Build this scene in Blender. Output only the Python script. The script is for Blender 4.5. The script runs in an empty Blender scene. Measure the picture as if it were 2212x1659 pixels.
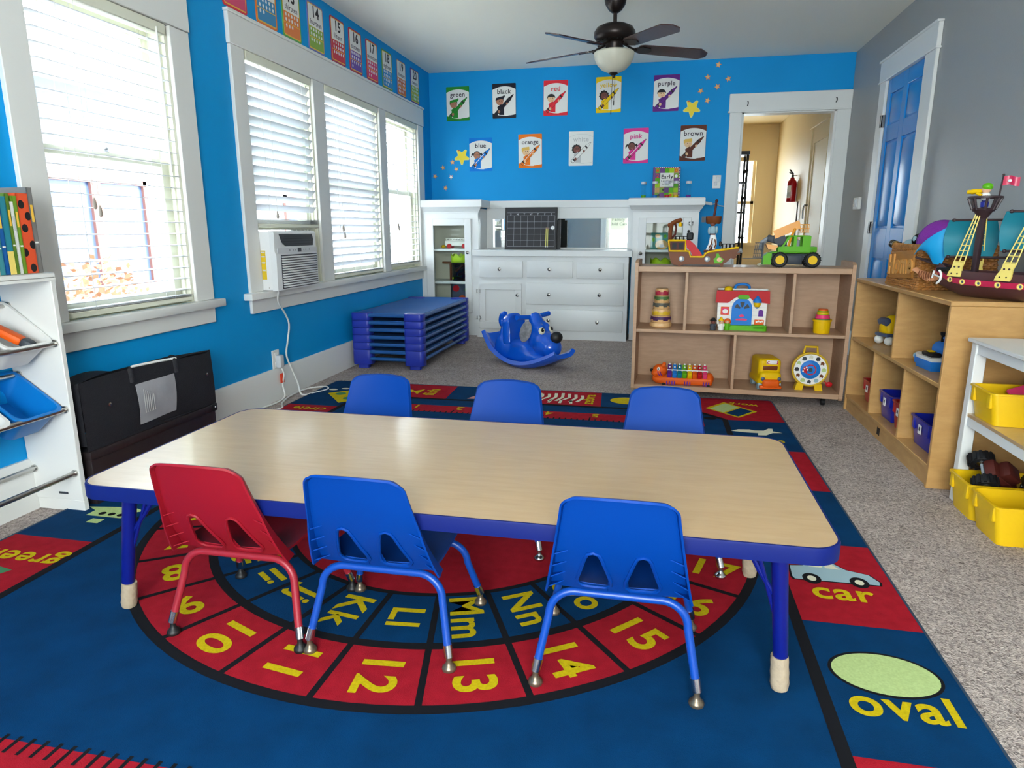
import bpy, bmesh, math, random
from mathutils import Vector, Matrix, Euler
random.seed(7)
PI = math.pi
scene = bpy.context.scene
COL = scene.collection

# ------------------------------------------------------------------ camera
cam_d = bpy.data.cameras.new('camera'); cam = bpy.data.objects.new('camera', cam_d); COL.objects.link(cam)
F_PX, YAW, PITCH, ROLL = 1460.3, 0.20656, 0.22482, -0.00147
cam_d.sensor_fit = 'HORIZONTAL'; cam_d.sensor_width = 36.0; cam_d.lens = F_PX/2212*36
cam_d.clip_start = 0.02; cam_d.clip_end = 200
fw = Vector((-math.sin(YAW)*math.cos(PITCH), math.cos(YAW)*math.cos(PITCH), -math.sin(PITCH)))
rt = Vector((math.cos(YAW), math.sin(YAW), 0)); up = rt.cross(fw)
r2 = rt*math.cos(ROLL)+up*math.sin(ROLL); u2 = up*math.cos(ROLL)-rt*math.sin(ROLL)
cam.matrix_world = Matrix(((r2.x, u2.x, -fw.x, 0), (r2.y, u2.y, -fw.y, 0), (r2.z, u2.z, -fw.z, 1.05), (0, 0, 0, 1)))
scene.camera = cam

# ------------------------------------------------------------------ world, daylight, exposure
world = bpy.data.worlds.new('sky'); scene.world = world; world.use_nodes = True
bg = world.node_tree.nodes['Background']
bg.inputs['Color'].default_value = (0.86, 0.93, 1.0, 1); bg.inputs['Strength'].default_value = 6.5
def area_light(name, loc, rot, sx, sy, power, color):
    d = bpy.data.lights.new(name, 'AREA'); d.shape = 'RECTANGLE'; d.size = sx; d.size_y = sy; d.energy = power; d.color = color
    o = bpy.data.objects.new(name, d); COL.objects.link(o); o.location = loc; o.rotation_euler = rot
    return o
# daylight entering by the big front window behind the camera; portals guide the sky light through the side windows
area_light('daylight_front_window', (-0.05, -1.62, 1.38), (PI/2, 0, 0), 2.0, 1.55, 52, (1.0, 0.97, 0.93))
for nm_, y_, w_ in (('portal_single_window', 2.68, 0.8), ('portal_triple_window_a', 4.08, 0.8), ('portal_triple_window_b', 5.115, 0.98), ('portal_triple_window_c', 6.145, 0.82)):
    po = area_light(nm_, (-2.47, y_, 1.36), (0, -PI/2, 0), 1.36, w_, 1, (1, 1, 1)); po.data.cycles.is_portal = True
sun_d = bpy.data.lights.new('sun', 'SUN'); sun_d.energy = 7.0; sun_d.angle = 0.02; sun_d.color = (1, 0.95, 0.86)
sun = bpy.data.objects.new('sun', sun_d); COL.objects.link(sun); sun.rotation_euler = (0, math.radians(38), 0)
vs = scene.view_settings
vs.view_transform = 'Standard'; vs.look = 'None'; vs.gamma = 1.0; vs.exposure = 1.38; vs.use_curve_mapping = False

# ------------------------------------------------------------------ room constants (metres)
XL, XR, YB, YF, ZC = -2.315, 1.665, 6.99, -1.5, 2.58
RUGZ = 0.009

# ------------------------------------------------------------------ materials
def lin(c):
    c = c/255.0
    return c/12.92 if c <= 0.04045 else ((c+0.055)/1.055)**2.4
def rgb(r, g, b): return (lin(r), lin(g), lin(b), 1)
MATS = {}
def mat(name, col, rough=0.5, metal=0.0, spec=0.5, coat=0.0, noise=None, bump=None, trans=0.0, sheen=0.0):
    """col sRGB 0-255. noise=(scale, strength, stretch xyz), bump=(scale, strength)"""
    if name in MATS: return MATS[name]
    m = bpy.data.materials.new(name); m.use_nodes = True; MATS[name] = m
    nt = m.node_tree; N = nt.nodes; L = nt.links; p = N['Principled BSDF']
    c = rgb(*col)
    p.inputs['Base Color'].default_value = c; p.inputs['Roughness'].default_value = rough
    p.inputs['Metallic'].default_value = metal; p.inputs['Specular IOR Level'].default_value = spec
    p.inputs['Coat Weight'].default_value = coat; p.inputs['Coat Roughness'].default_value = 0.08
    p.inputs['Sheen Weight'].default_value = sheen
    if noise or bump:
        tc = N.new('ShaderNodeTexCoord')
    if noise:
        sc, st, stretch = noise
        mp = N.new('ShaderNodeMapping'); mp.inputs['Scale'].default_value = stretch; L.new(tc.outputs['Object'], mp.inputs['Vector'])
        nz = N.new('ShaderNodeTexNoise'); nz.inputs['Scale'].default_value = sc; nz.inputs['Detail'].default_value = 5; L.new(mp.outputs[0], nz.inputs['Vector'])
        rp = N.new('ShaderNodeValToRGB'); L.new(nz.outputs['Fac'], rp.inputs['Fac'])
        rp.color_ramp.elements[0].position = 0.3; rp.color_ramp.elements[1].position = 0.7
        rp.color_ramp.elements[0].color = (c[0]*(1-st), c[1]*(1-st), c[2]*(1-st), 1)
        rp.color_ramp.elements[1].color = (min(1, c[0]*(1+st)), min(1, c[1]*(1+st)), min(1, c[2]*(1+st)), 1)
        L.new(rp.outputs[0], p.inputs['Base Color'])
    if bump:
        nb = N.new('ShaderNodeTexNoise'); nb.inputs['Scale'].default_value = bump[0]; nb.inputs['Detail'].default_value = 4; L.new(tc.outputs['Object'], nb.inputs['Vector'])
        bp = N.new('ShaderNodeBump'); bp.inputs['Strength'].default_value = bump[1]; bp.inputs['Distance'].default_value = 0.01
        L.new(nb.outputs['Fac'], bp.inputs['Height']); L.new(bp.outputs[0], p.inputs['Normal'])
    if trans:
        ts = N.new('ShaderNodeBsdfTranslucent'); ts.inputs['Color'].default_value = c
        mx = N.new('ShaderNodeMixShader'); mx.inputs[0].default_value = trans
        L.new(p.outputs[0], mx.inputs[1]); L.new(ts.outputs[0], mx.inputs[2]); L.new(mx.outputs[0], N['Material Output'].inputs['Surface'])
    return m
def pl(name, r, g, b, rough=0.45): return mat(name, (r, g, b), rough, 0, 0.22)      # toy plastic

def glass_mat():
    m = bpy.data.materials.new('window_glass'); m.use_nodes = True; nt = m.node_tree; N = nt.nodes; L = nt.links
    N.remove(N['Principled BSDF'])
    t = N.new('ShaderNodeBsdfTransparent'); t.inputs['Color'].default_value = (0.95, 0.98, 0.97, 1)
    g = N.new('ShaderNodeBsdfGlossy'); g.inputs['Roughness'].default_value = 0.02
    lw = N.new('ShaderNodeLayerWeight'); pw = N.new('ShaderNodeMath'); pw.operation = 'POWER'; pw.inputs[1].default_value = 5; L.new(lw.outputs['Facing'], pw.inputs[0])
    fr = N.new('ShaderNodeMath'); fr.operation = 'MULTIPLY_ADD'; fr.inputs[1].default_value = 0.4; fr.inputs[2].default_value = 0.01; L.new(pw.outputs[0], fr.inputs[0])
    mx = N.new('ShaderNodeMixShader'); L.new(fr.outputs[0], mx.inputs[0]); L.new(t.outputs[0], mx.inputs[1]); L.new(g.outputs[0], mx.inputs[2])
    L.new(mx.outputs[0], N['Material Output'].inputs['Surface']); MATS['window_glass'] = m
    return m
def carpet_mat():
    m = bpy.data.materials.new('carpet_pile'); m.use_nodes = True; nt = m.node_tree; N = nt.nodes; L = nt.links; p = N['Principled BSDF']
    tc = N.new('ShaderNodeTexCoord')
    n0 = N.new('ShaderNodeTexNoise'); n0.inputs['Scale'].default_value = 95; n0.inputs['Detail'].default_value = 3; n0.inputs['Distortion'].default_value = 1.4; L.new(tc.outputs['Object'], n0.inputs['Vector'])
    n1 = N.new('ShaderNodeTexNoise'); n1.inputs['Scale'].default_value = 7; n1.inputs['Detail'].default_value = 3; L.new(tc.outputs['Object'], n1.inputs['Vector'])
    rp = N.new('ShaderNodeValToRGB'); L.new(n0.outputs['Fac'], rp.inputs['Fac'])
    e = rp.color_ramp.elements; e[0].position = 0.3; e[0].color = rgb(110, 100, 98); e[1].position = 0.66; e[1].color = rgb(202, 188, 181)
    mx = N.new('ShaderNodeMixRGB'); mx.blend_type = 'OVERLAY'; mx.inputs['Fac'].default_value = 0.25
    L.new(rp.outputs[0], mx.inputs[1]); L.new(n1.outputs['Fac'], mx.inputs[2]); L.new(mx.outputs[0], p.inputs['Base Color'])
    bp = N.new('ShaderNodeBump'); bp.inputs['Strength'].default_value = 0.7; bp.inputs['Distance'].default_value = 0.012
    L.new(n0.outputs['Fac'], bp.inputs['Height']); L.new(bp.outputs[0], p.inputs['Normal'])
    p.inputs['Roughness'].default_value = 0.95; p.inputs['Specular IOR Level'].default_value = 0.1; MATS['carpet'] = m
    return m
def wood_mat(name, c1, c2, axis=(1, 12, 12), rough=0.42, coat=0.15, scale=5.0):
    m = bpy.data.materials.new(name); m.use_nodes = True; nt = m.node_tree; N = nt.nodes; L = nt.links; p = N['Principled BSDF']
    tc = N.new('ShaderNodeTexCoord'); mp = N.new('ShaderNodeMapping'); mp.inputs['Scale'].default_value = axis; L.new(tc.outputs['Object'], mp.inputs['Vector'])
    nz = N.new('ShaderNodeTexNoise'); nz.inputs['Scale'].default_value = scale; nz.inputs['Detail'].default_value = 6; nz.inputs['Roughness'].default_value = 0.6; L.new(mp.outputs[0], nz.inputs['Vector'])
    rp = N.new('ShaderNodeValToRGB'); e = rp.color_ramp.elements; e[0].position = 0.32; e[0].color = rgb(*c1); e[1].position = 0.68; e[1].color = rgb(*c2)
    L.new(nz.outputs['Fac'], rp.inputs['Fac']); L.new(rp.outputs[0], p.inputs['Base Color'])
    p.inputs['Roughness'].default_value = rough; p.inputs['Coat Weight'].default_value = coat; p.inputs['Coat Roughness'].default_value = 0.15
    MATS[name] = m; return m

glass_mat(); carpet_mat()
mat('wall_blue', (0, 150, 218), 0.6, spec=0.25, noise=(1.6, 0.05, (1, 1, 1)), bump=(160, 0.05))
mat('wall_grey', (156, 157, 156), 0.45, bump=(120, 0.06))
mat('ceiling_white', (248, 245, 232), 0.8, bump=(150, 0.12))
mat('trim_white', (225, 225, 222), 0.4)
mat('cabinet_white', (222, 224, 224), 0.38)
mat('sash_cream', (226, 226, 208), 0.45)
mat('blind_white', (226, 228, 232), 0.5, trans=0.25)
mat('cord_white', (225, 225, 222), 0.6)
mat('hall_cream', (222, 200, 156), 0.5, spec=0.25)
mat('door_blue', (30, 138, 212), 0.32, spec=0.35)
mat('chrome', (200, 200, 202), 0.22, 1.0)
mat('steel', (190, 188, 184), 0.3, 1.0)
mat('nickel', (120, 118, 115), 0.25, 1.0)
mat('mirror', (235, 240, 240), 0.02, 1.0)
mat('black', (18, 18, 20), 0.5)
mat('chalk_black', (34, 34, 40), 0.6)
mat('white', (238, 238, 236), 0.5)
mat('paper', (236, 235, 230), 0.7)
mat('rug_blue', (1, 52, 94), 0.95, spec=0.1, noise=(9, 0.16, (1, 1, 1)), bump=(420, 0.25))
mat('rug_red', (158, 24, 38), 0.95, spec=0.1, noise=(30, 0.12, (1, 1, 1)), bump=(420, 0.25))
mat('rug_black', (24, 24, 28), 0.95, spec=0.1)
mat('rug_yellow', (194, 170, 16), 0.95, spec=0.1, noise=(160, 0.14, (1, 1, 1)))
mat('rug_pale', (176, 196, 132), 0.95, spec=0.1, noise=(160, 0.1, (1, 1, 1)))
mat('rug_sky', (150, 176, 186), 0.95, spec=0.1)
mat('rug_cream', (214, 210, 186), 0.95, spec=0.1)
mat('rug_green', (70, 130, 90), 0.95, spec=0.1)
mat('rug_pink', (214, 150, 140), 0.95, spec=0.1)
wood_mat('maple_laminate', (186, 153, 112), (195, 163, 122), (2, 14, 1), 0.34, 0.5, 4)
wood_mat('shelf_wood', (172, 136, 106), (184, 148, 118), (2, 2, 12), 0.5, 0.05, 5)
wood_mat('birch_wood', (178, 134, 78), (196, 152, 94), (3, 3, 10), 0.42, 0.15, 3)
wood_mat('toy_wood', (206, 160, 106), (222, 180, 126), (14, 14, 2), 0.45, 0.1, 5)
mat('band_blue', (5, 24, 98), 0.5, spec=0.2)
mat('chair_blue', (0, 58, 142), 0.5, spec=0.15, bump=(300, 0.03))
mat('chair_red', (142, 18, 34), 0.45, spec=0.3, bump=(300, 0.03))
mat('leg_blue', (10, 68, 160), 0.35)
mat('leg_red', (150, 32, 46), 0.4)
mat('table_leg_blue', (4, 20, 112), 0.4, spec=0.35)
mat('tape_tan', (172, 154, 130), 0.8, noise=(40, 0.1, (1, 1, 1)), bump=(60, 0.5))
mat('glide_brown', (122, 108, 92), 0.35, 0.7)

# ------------------------------------------------------------------ mesh helpers
class S:
    def __init__(s): s.v = []; s.f = []; s.m = []
    def add(s, V, F, mi=0, M=None):
        o = len(s.v)
        for p in V:
            p = Vector(p); s.v.append(M @ p if M is not None else p)
        for f in F: s.f.append([i+o for i in f]); s.m.append(mi)
        return s
    def box(s, c, d, bev=0.0, seg=1, rot=None, mi=0):
        M = Matrix.Translation(Vector(c))
        if rot: M = M @ Euler(rot).to_matrix().to_4x4()
        hx, hy, hz = d[0]/2, d[1]/2, d[2]/2
        if bev <= 0:
            V = [(x, y, z) for x in (-hx, hx) for y in (-hy, hy) for z in (-hz, hz)]
            return s.add(V, [(0, 1, 3, 2), (4, 6, 7, 5), (0, 4, 5, 1), (2, 3, 7, 6), (0, 2, 6, 4), (1, 5, 7, 3)], mi, M)
        bm = bmesh.new(); bmesh.ops.create_cube(bm, size=1)
        for v in bm.verts: v.co = Vector((v.co.x*d[0], v.co.y*d[1], v.co.z*d[2]))
        bmesh.ops.bevel(bm, geom=bm.edges[:], offset=min(bev, min(d)*0.49), segments=seg, affect='EDGES', profile=0.5)
        bm.verts.index_update(); V = [v.co.copy() for v in bm.verts]; Fs = [[v.index for v in f.verts] for f in bm.faces]; bm.free()
        return s.add(V, Fs, mi, M)
    def bb(s, x0, x1, y0, y1, z0, z1, bev=0.0, seg=1, mi=0):
        return s.box(((x0+x1)/2, (y0+y1)/2, (z0+z1)/2), (abs(x1-x0), abs(y1-y0), abs(z1-z0)), bev, seg, None, mi)
    def cyl(s, p0, p1, r0, r1=None, n=16, mi=0, caps=True):
        p0 = Vector(p0); p1 = Vector(p1); r1 = r0 if r1 is None else r1
        d = (p1-p0).normalized(); a = d.orthogonal().normalized(); b = d.cross(a)
        V = []
        for p, r in ((p0, r0), (p1, r1)):
            for i in range(n):
                t = 2*PI*i/n; V.append(p+a*math.cos(t)*r+b*math.sin(t)*r)
        Fs = [(i, (i+1) % n, n+(i+1) % n, n+i) for i in range(n)]
        if caps: Fs += [tuple(range(n-1, -1, -1)), tuple(range(n, 2*n))]
        return s.add(V, Fs, mi)
    def tube(s, pts, r, n=8, mi=0, closed=False, sq=1.0):
        P = [Vector(p) for p in pts]; m = len(P); V = []; a = None
        for i, p in enumerate(P):
            if closed: d = (P[(i+1) % m]-P[i-1]).normalized()
            else: d = (P[min(i+1, m-1)]-P[max(i-1, 0)]).normalized()
            if a is None: a = d.orthogonal().normalized()
            else:
                a = a-d*a.dot(d)
                a = a.normalized() if a.length > 1e-6 else d.orthogonal().normalized()
            b = d.cross(a); rr = r[i] if isinstance(r, (list, tuple)) else r
            for k in range(n):
                t = 2*PI*k/n; V.append(p+a*math.cos(t)*rr+b*math.sin(t)*rr*sq)
        Fs = []
        for i in range(m if closed else m-1):
            j = (i+1) % m
            for k in range(n): Fs.append((i*n+k, i*n+(k+1) % n, j*n+(k+1) % n, j*n+k))
        if not closed: Fs += [tuple(range(n-1, -1, -1)), tuple(range((m-1)*n, m*n))]
        return s.add(V, Fs, mi)
    def lathe(s, prof, c=(0, 0, 0), n=24, mi=0, M=None):
        V = []; c = Vector(c)
        for r, z in prof:
            for k in range(n):
                t = 2*PI*k/n; V.append(Vector((max(r, 1e-5)*math.cos(t), max(r, 1e-5)*math.sin(t), z))+(c if M is None else Vector()))
        Fs = []
        for i in range(len(prof)-1):
            for k in range(n): Fs.append((i*n+k, i*n+(k+1) % n, (i+1)*n+(k+1) % n, (i+1)*n+k))
        return s.add(V, Fs, mi, (Matrix.Translation(c) @ M) if M is not None else None)
    def prism(s, poly, a, b, axis='z', mi=0):
        n = len(poly)
        mk = {'z': lambda p, h: (p[0], p[1], h), 'y': lambda p, h: (p[0], h, p[1]), 'x': lambda p, h: (h, p[0], p[1])}[axis]
        V = [mk(p, a) for p in poly]+[mk(p, b) for p in poly]
        Fs = [tuple(range(n-1, -1, -1)), tuple(range(n, 2*n))]+[(i, (i+1) % n, n+(i+1) % n, n+i) for i in range(n)]
        return s.add(V, Fs, mi)
    def sph(s, c, r, n=16, m=10, mi=0, rot=None):
        if not isinstance(r, (tuple, list)): r = (r, r, r)
        V = [(0, 0, -r[2])]
        for i in range(1, m):
            t = -PI/2+PI*i/m
            for k in range(n):
                a = 2*PI*k/n; V.append((r[0]*math.cos(t)*math.cos(a), r[1]*math.cos(t)*math.sin(a), r[2]*math.sin(t)))
        V.append((0, 0, r[2])); Fs = []
        for k in range(n): Fs.append((0, 1+(k+1) % n, 1+k))
        for i in range(m-2):
            for k in range(n): Fs.append((1+i*n+k, 1+i*n+(k+1) % n, 1+(i+1)*n+(k+1) % n, 1+(i+1)*n+k))
        t = len(V)-1
        for k in range(n): Fs.append((t, 1+(m-2)*n+k, 1+(m-2)*n+(k+1) % n))
        M = Matrix.Translation(Vector(c))
        if rot: M = M @ Euler(rot).to_matrix().to_4x4()
        return s.add(V, Fs, mi, M)
    def grid(s, fn, nu, nv, mi=0, closeu=False):
        V = [fn(i/nu, j/nv) for j in range(nv+1) for i in range(nu if closeu else nu+1)]
        w = nu if closeu else nu+1; Fs = []
        for j in range(nv):
            for i in range(nu):
                k = (i+1) % w; Fs.append((j*w+i, j*w+k, (j+1)*w+k, (j+1)*w+i))
        return s.add(V, Fs, mi)
    def face(s, pts, mi=0): return s.add(pts, [tuple(range(len(pts)))], mi)

def mesh_of(sh, name='m', angle=38, weld=False):
    bm = bmesh.new(); vs_ = [bm.verts.new(p) for p in sh.v]
    for f, mi in zip(sh.f, sh.m):
        try:
            fc = bm.faces.new([vs_[i] for i in f]); fc.material_index = mi; fc.smooth = True
        except ValueError: pass
    if weld: bmesh.ops.remove_doubles(bm, verts=bm.verts, dist=1e-5)
    bmesh.ops.recalc_face_normals(bm, faces=bm.faces)
    me = bpy.data.meshes.new(name); bm.to_mesh(me); bm.free()
    me.set_sharp_from_angle(angle=math.radians(angle))
    return me
def link(name, me, mats=None, parent=None, loc=None, rot=None):
    o = bpy.data.objects.new(name, me); COL.objects.link(o)
    if mats is not None and me is not None and not me.materials:
        for m in (mats if isinstance(mats, (list, tuple)) else [mats]):
            me.materials.append(MATS[m] if isinstance(m, str) else m)
    if parent is not None: o.parent = parent
    if loc is not None: o.location = loc
    if rot is not None: o.rotation_euler = rot
    return o
def obj(name, sh, mats, parent=None, loc=None, rot=None, angle=38, weld=False):
    return link(name, mesh_of(sh, name, angle, weld), mats, parent, loc, rot)
def solid(name, sh, mats, thick, parent=None, offset=0.0, angle=38, sub=0, loc=None):
    """mesh with thickness (solidify evaluated into real geometry)"""
    o = link(name+'_tmp', mesh_of(sh, name, 180, True)); md = o.modifiers.new('s', 'SOLIDIFY'); md.thickness = thick; md.offset = offset
    if sub: ms = o.modifiers.new('u', 'SUBSURF'); ms.levels = sub; ms.render_levels = sub
    me = bake(o, name); me.set_sharp_from_angle(angle=math.radians(angle))
    return link(name, me, mats, parent, loc)
def bake(o, name):
    dg = bpy.context.evaluated_depsgraph_get(); dg.update()
    me = bpy.data.meshes.new_from_object(o.evaluated_get(dg)); me.name = name
    old = o.data; bpy.data.objects.remove(o)
    if old.users == 0 and isinstance(old, bpy.types.Mesh): bpy.data.meshes.remove(old)
    for p in me.polygons: p.use_smooth = True
    return me
def blob(name, sh, mats, voxel, parent=None, smooth=6, loc=None, rot=None):
    """overlapping shapes fused into one continuous surface"""
    o = link(name+'_tmp', mesh_of(sh, name, 180)); md = o.modifiers.new('r', 'REMESH'); md.mode = 'VOXEL'; md.voxel_size = voxel
    ms = o.modifiers.new('s', 'SMOOTH'); ms.factor = 0.6; ms.iterations = smooth
    return link(name, bake(o, name), mats, parent, loc, rot)
def thing(name, label, cat, loc=(0, 0, 0), rz=0.0, group=None, rot=None):
    o = bpy.data.objects.new(name, None); COL.objects.link(o); o.empty_display_size = 0.1
    o.location = loc; o.rotation_euler = rot if rot else (0, 0, rz); o['label'] = label; o['category'] = cat
    if group: o['group'] = group
    return o
def tag(o, label, cat, group=None):
    o['label'] = label; o['category'] = cat
    if group: o['group'] = group
    return o
def struct(o, label=None):
    o['kind'] = 'structure'
    if label: o['label'] = label
    return o
TXT = {}
def text_polys(body, size=1.0, bold=0.0, extrude=0.0):
    key = (body, size, bold, extrude)
    if key not in TXT:
        cu = bpy.data.curves.new('lettering', 'FONT'); cu.body = body; cu.size = size; cu.offset = bold; cu.extrude = extrude
        cu.align_x = 'CENTER'; cu.align_y = 'CENTER'; cu.resolution_u = 6; cu.space_character = 1.1
        o = bpy.data.objects.new('lettering', cu); COL.objects.link(o)
        dg = bpy.context.evaluated_depsgraph_get(); dg.update()
        me = bpy.data.meshes.new_from_object(o.evaluated_get(dg)); bpy.data.objects.remove(o); bpy.data.curves.remove(cu)
        TXT[key] = ([v.co.copy() for v in me.vertices], [tuple(p.vertices) for p in me.polygons]); bpy.data.meshes.remove(me)
    return TXT[key]
UPRIGHT = Matrix(((1, 0, 0, 0), (0, 0, 1, 0), (0, 1, 0, 0), (0, 0, 0, 1)))     # lettering drawn in x,y stands in x,z
def lettering(name, body, size, m, parent, x, z, y, bold=0.0, rot=0.0, sx=1.0):
    """flat lettering in the local x,z plane facing -y"""
    V, Fs = text_polys(body, size, bold)
    sh = S(); c, s_ = math.cos(rot), math.sin(rot)
    sh.add([(x+(p.x*sx*c-p.y*s_), y, z+(p.x*sx*s_+p.y*c)) for p in V], Fs)
    return obj(name, sh, m, parent)
def ell(cx, cy, rx, ry, n=24, a0=0, a1=360, rot=0):
    out = []; full = abs(a1-a0) >= 360; k = n if full else n+1
    for i in range(k):
        t = math.radians(a0+(a1-a0)*i/n); x, y = rx*math.cos(t), ry*math.sin(t); r = math.radians(rot)
        out.append((cx+x*math.cos(r)-y*math.sin(r), cy+x*math.sin(r)+y*math.cos(r)))
    return out
def rrect(cx, cy, w, h, r, n=5):
    P = []
    for sx, sy, a in ((1, 1, 0), (-1, 1, 90), (-1, -1, 180), (1, -1, 270)):
        P += ell(cx+sx*(w/2-r), cy+sy*(h/2-r), r, r, n, a, a+90)
    return P
def star(cx, cy, R, r, n=5, a0=90, blunt=0.0):
    P = []
    for i in range(n):
        a = math.radians(a0+360*i/n); b = math.radians(a0+360*(i+0.5)/n)
        if blunt:
            t = math.radians(blunt); P.append((cx+R*0.97*math.cos(a-t), cy+R*0.97*math.sin(a-t))); P.append((cx+R*math.cos(a), cy+R*math.sin(a))); P.append((cx+R*0.97*math.cos(a+t), cy+R*0.97*math.sin(a+t)))
        else: P.append((cx+R*math.cos(a), cy+R*math.sin(a)))
        P.append((cx+r*math.cos(b), cy+r*math.sin(b)))
    return P
def flat(name, polys, mats, parent, y):
    """flat print: polygons (list of 2-D outlines or (outline, material index)) in the local x,z plane facing -y"""
    sh = S()
    for i, q in enumerate(polys):
        P, mi = (q if isinstance(q, tuple) and isinstance(q[1], int) else (q, 0))
        sh.face([(p[0], y-0.00012*i, p[1]) for p in P], mi)
    return obj(name, sh, mats, parent)
def copy_tree(o, parent=None):
    c = o.copy(); COL.objects.link(c); c.parent = parent
    for ch in list(o.children): copy_tree(ch, c)
    return c
def band(path, w):
    """outline of a stroke of width w along a 2-D path"""
    L_, R_ = [], []
    for i, p in enumerate(path):
        a = path[max(0, i-1)]; b = path[min(len(path)-1, i+1)]; dx, dy = b[0]-a[0], b[1]-a[1]; l = math.hypot(dx, dy) or 1
        L_.append((p[0]-dy/l*w/2, p[1]+dx/l*w/2)); R_.append((p[0]+dy/l*w/2, p[1]-dx/l*w/2))
    return L_+R_[::-1]
# ================================================================== the room shell
def wall_boxes(name, boxes, m, label=None):
    sh = S()
    for b in boxes: sh.bb(*b)
    return struct(obj(name, sh, m), label)
WT = 0.15
o = S(); o.bb(XL-WT, XR+WT, YF-WT, YB, -0.06, 0); struct(obj('floor', o, 'carpet'), 'grey beige carpet floor of the playroom')
o = S(); o.bb(XL-WT, XR+WT, YF-WT, YB+WT, ZC, ZC+0.1); struct(obj('ceiling', o, 'ceiling_white'), 'white painted ceiling')
W1 = (2.28, 3.08, 0.69, 1.99); WA = (3.68, 4.475, 0.69, 2.03); WB = (4.625, 5.605, 0.69, 2.03); WC = (5.735, 6.555, 0.69, 2.03)
x0, x1 = XL-WT, XL
wall_boxes('wall_left', [(x0, x1, YF-WT, YB+WT, 0, 0.69), (x0, x1, YF-WT, YB+WT, 2.03, ZC), (x0, x1, YF-WT, W1[0], 0.69, 2.03), (x0, x1, W1[0], W1[1], 1.99, 2.03),
    (x0, x1, W1[1], WA[0], 0.69, 2.03), (x0, x1, WA[1], WB[0], 0.69, 2.03), (x0, x1, WB[1], WC[0], 0.69, 2.03), (x0, x1, WC[1], YB+WT, 0.69, 2.03)], 'wall_blue', 'blue painted side wall with windows')
DX0, DX1, DZ = 0.726, 1.545, 2.11
wall_boxes('wall_back', [(XL, DX0, YB, YB+0.12, 0, ZC), (DX1, XR+WT, YB, YB+0.12, 0, ZC), (DX0, DX1, YB, YB+0.12, DZ, ZC)], 'wall_blue', 'bright blue end wall with posters')
RD = (5.17, 5.95, 2.145)
wall_boxes('wall_right', [(XR, XR+WT, YF-WT, RD[0], 0, ZC), (XR, XR+WT, RD[1], YB+0.12, 0, ZC), (XR, XR+WT, RD[0], RD[1], RD[2], ZC)], 'wall_grey', 'grey painted side wall')
FW = (-1.1, 1.0, 0.55, 2.2)
wall_boxes('wall_front', [(XL, FW[0], YF-WT, YF, 0, ZC), (FW[1], XR, YF-WT, YF, 0, ZC), (FW[0], FW[1], YF-WT, YF, 0, FW[2]), (FW[0], FW[1], YF-WT, YF, FW[3], ZC)], 'wall_grey')

# baseboards
def baseboard(name, poly, lo, hi, axis):
    sh = S(); sh.prism(poly, lo, hi, axis); return struct(obj(name, sh, 'trim_white'))
prof = lambda s: [(0, 0), (s*0.02, 0), (s*0.02, 0.185), (s*0.012, 0.2), (0, 0.2)]
baseboard('baseboard_left', [(XL+a, b) for a, b in prof(1)], YF, 6.6, 'y')
o = S()
for a, b in ((YF, 4.99), (6.09, YB)): o.prism([(XR-p[0], p[1]) for p in prof(1)], a, b, 'y')
struct(obj('baseboard_right', o, 'trim_white'))
o = S(); o.bb(0.372, 0.616, YB-0.02, YB, 0, 0.2, 0.003); struct(obj('baseboard_back', o, 'trim_white'))

# ------------------------------------------------------------------ windows of the left wall
def casing(name, y0, y1, ztop, zhead, posts, label):
    """y0,y1 outer edges of the casing; posts: list of (ya,yb) vertical boards"""
    r = S()
    for a, b in posts: r.bb(XL, XL+0.022, a, b, 0.69, zhead, 0.003)
    root = struct(obj(name, r, 'trim_white'), label)
    h = S(); h.bb(XL, XL+0.026, y0-0.006, y1+0.006, zhead+0.001, ztop, 0.003); h.bb(XL, XL+0.036, y0-0.014, y1+0.014, ztop-0.012, ztop+0.006, 0.003)
    obj('head_casing', h, 'trim_white', root)
    st = S(); st.bb(XL-0.001, XL+0.055, y0-0.05, y1+0.05, 0.65, 0.69, 0.005, 2); obj('window_stool', st, 'trim_white', root)
    ap = S(); ap.bb(XL, XL+0.02, y0, y1, 0.568, 0.65, 0.003); obj('apron', ap, 'trim_white', root)
    return root
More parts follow.
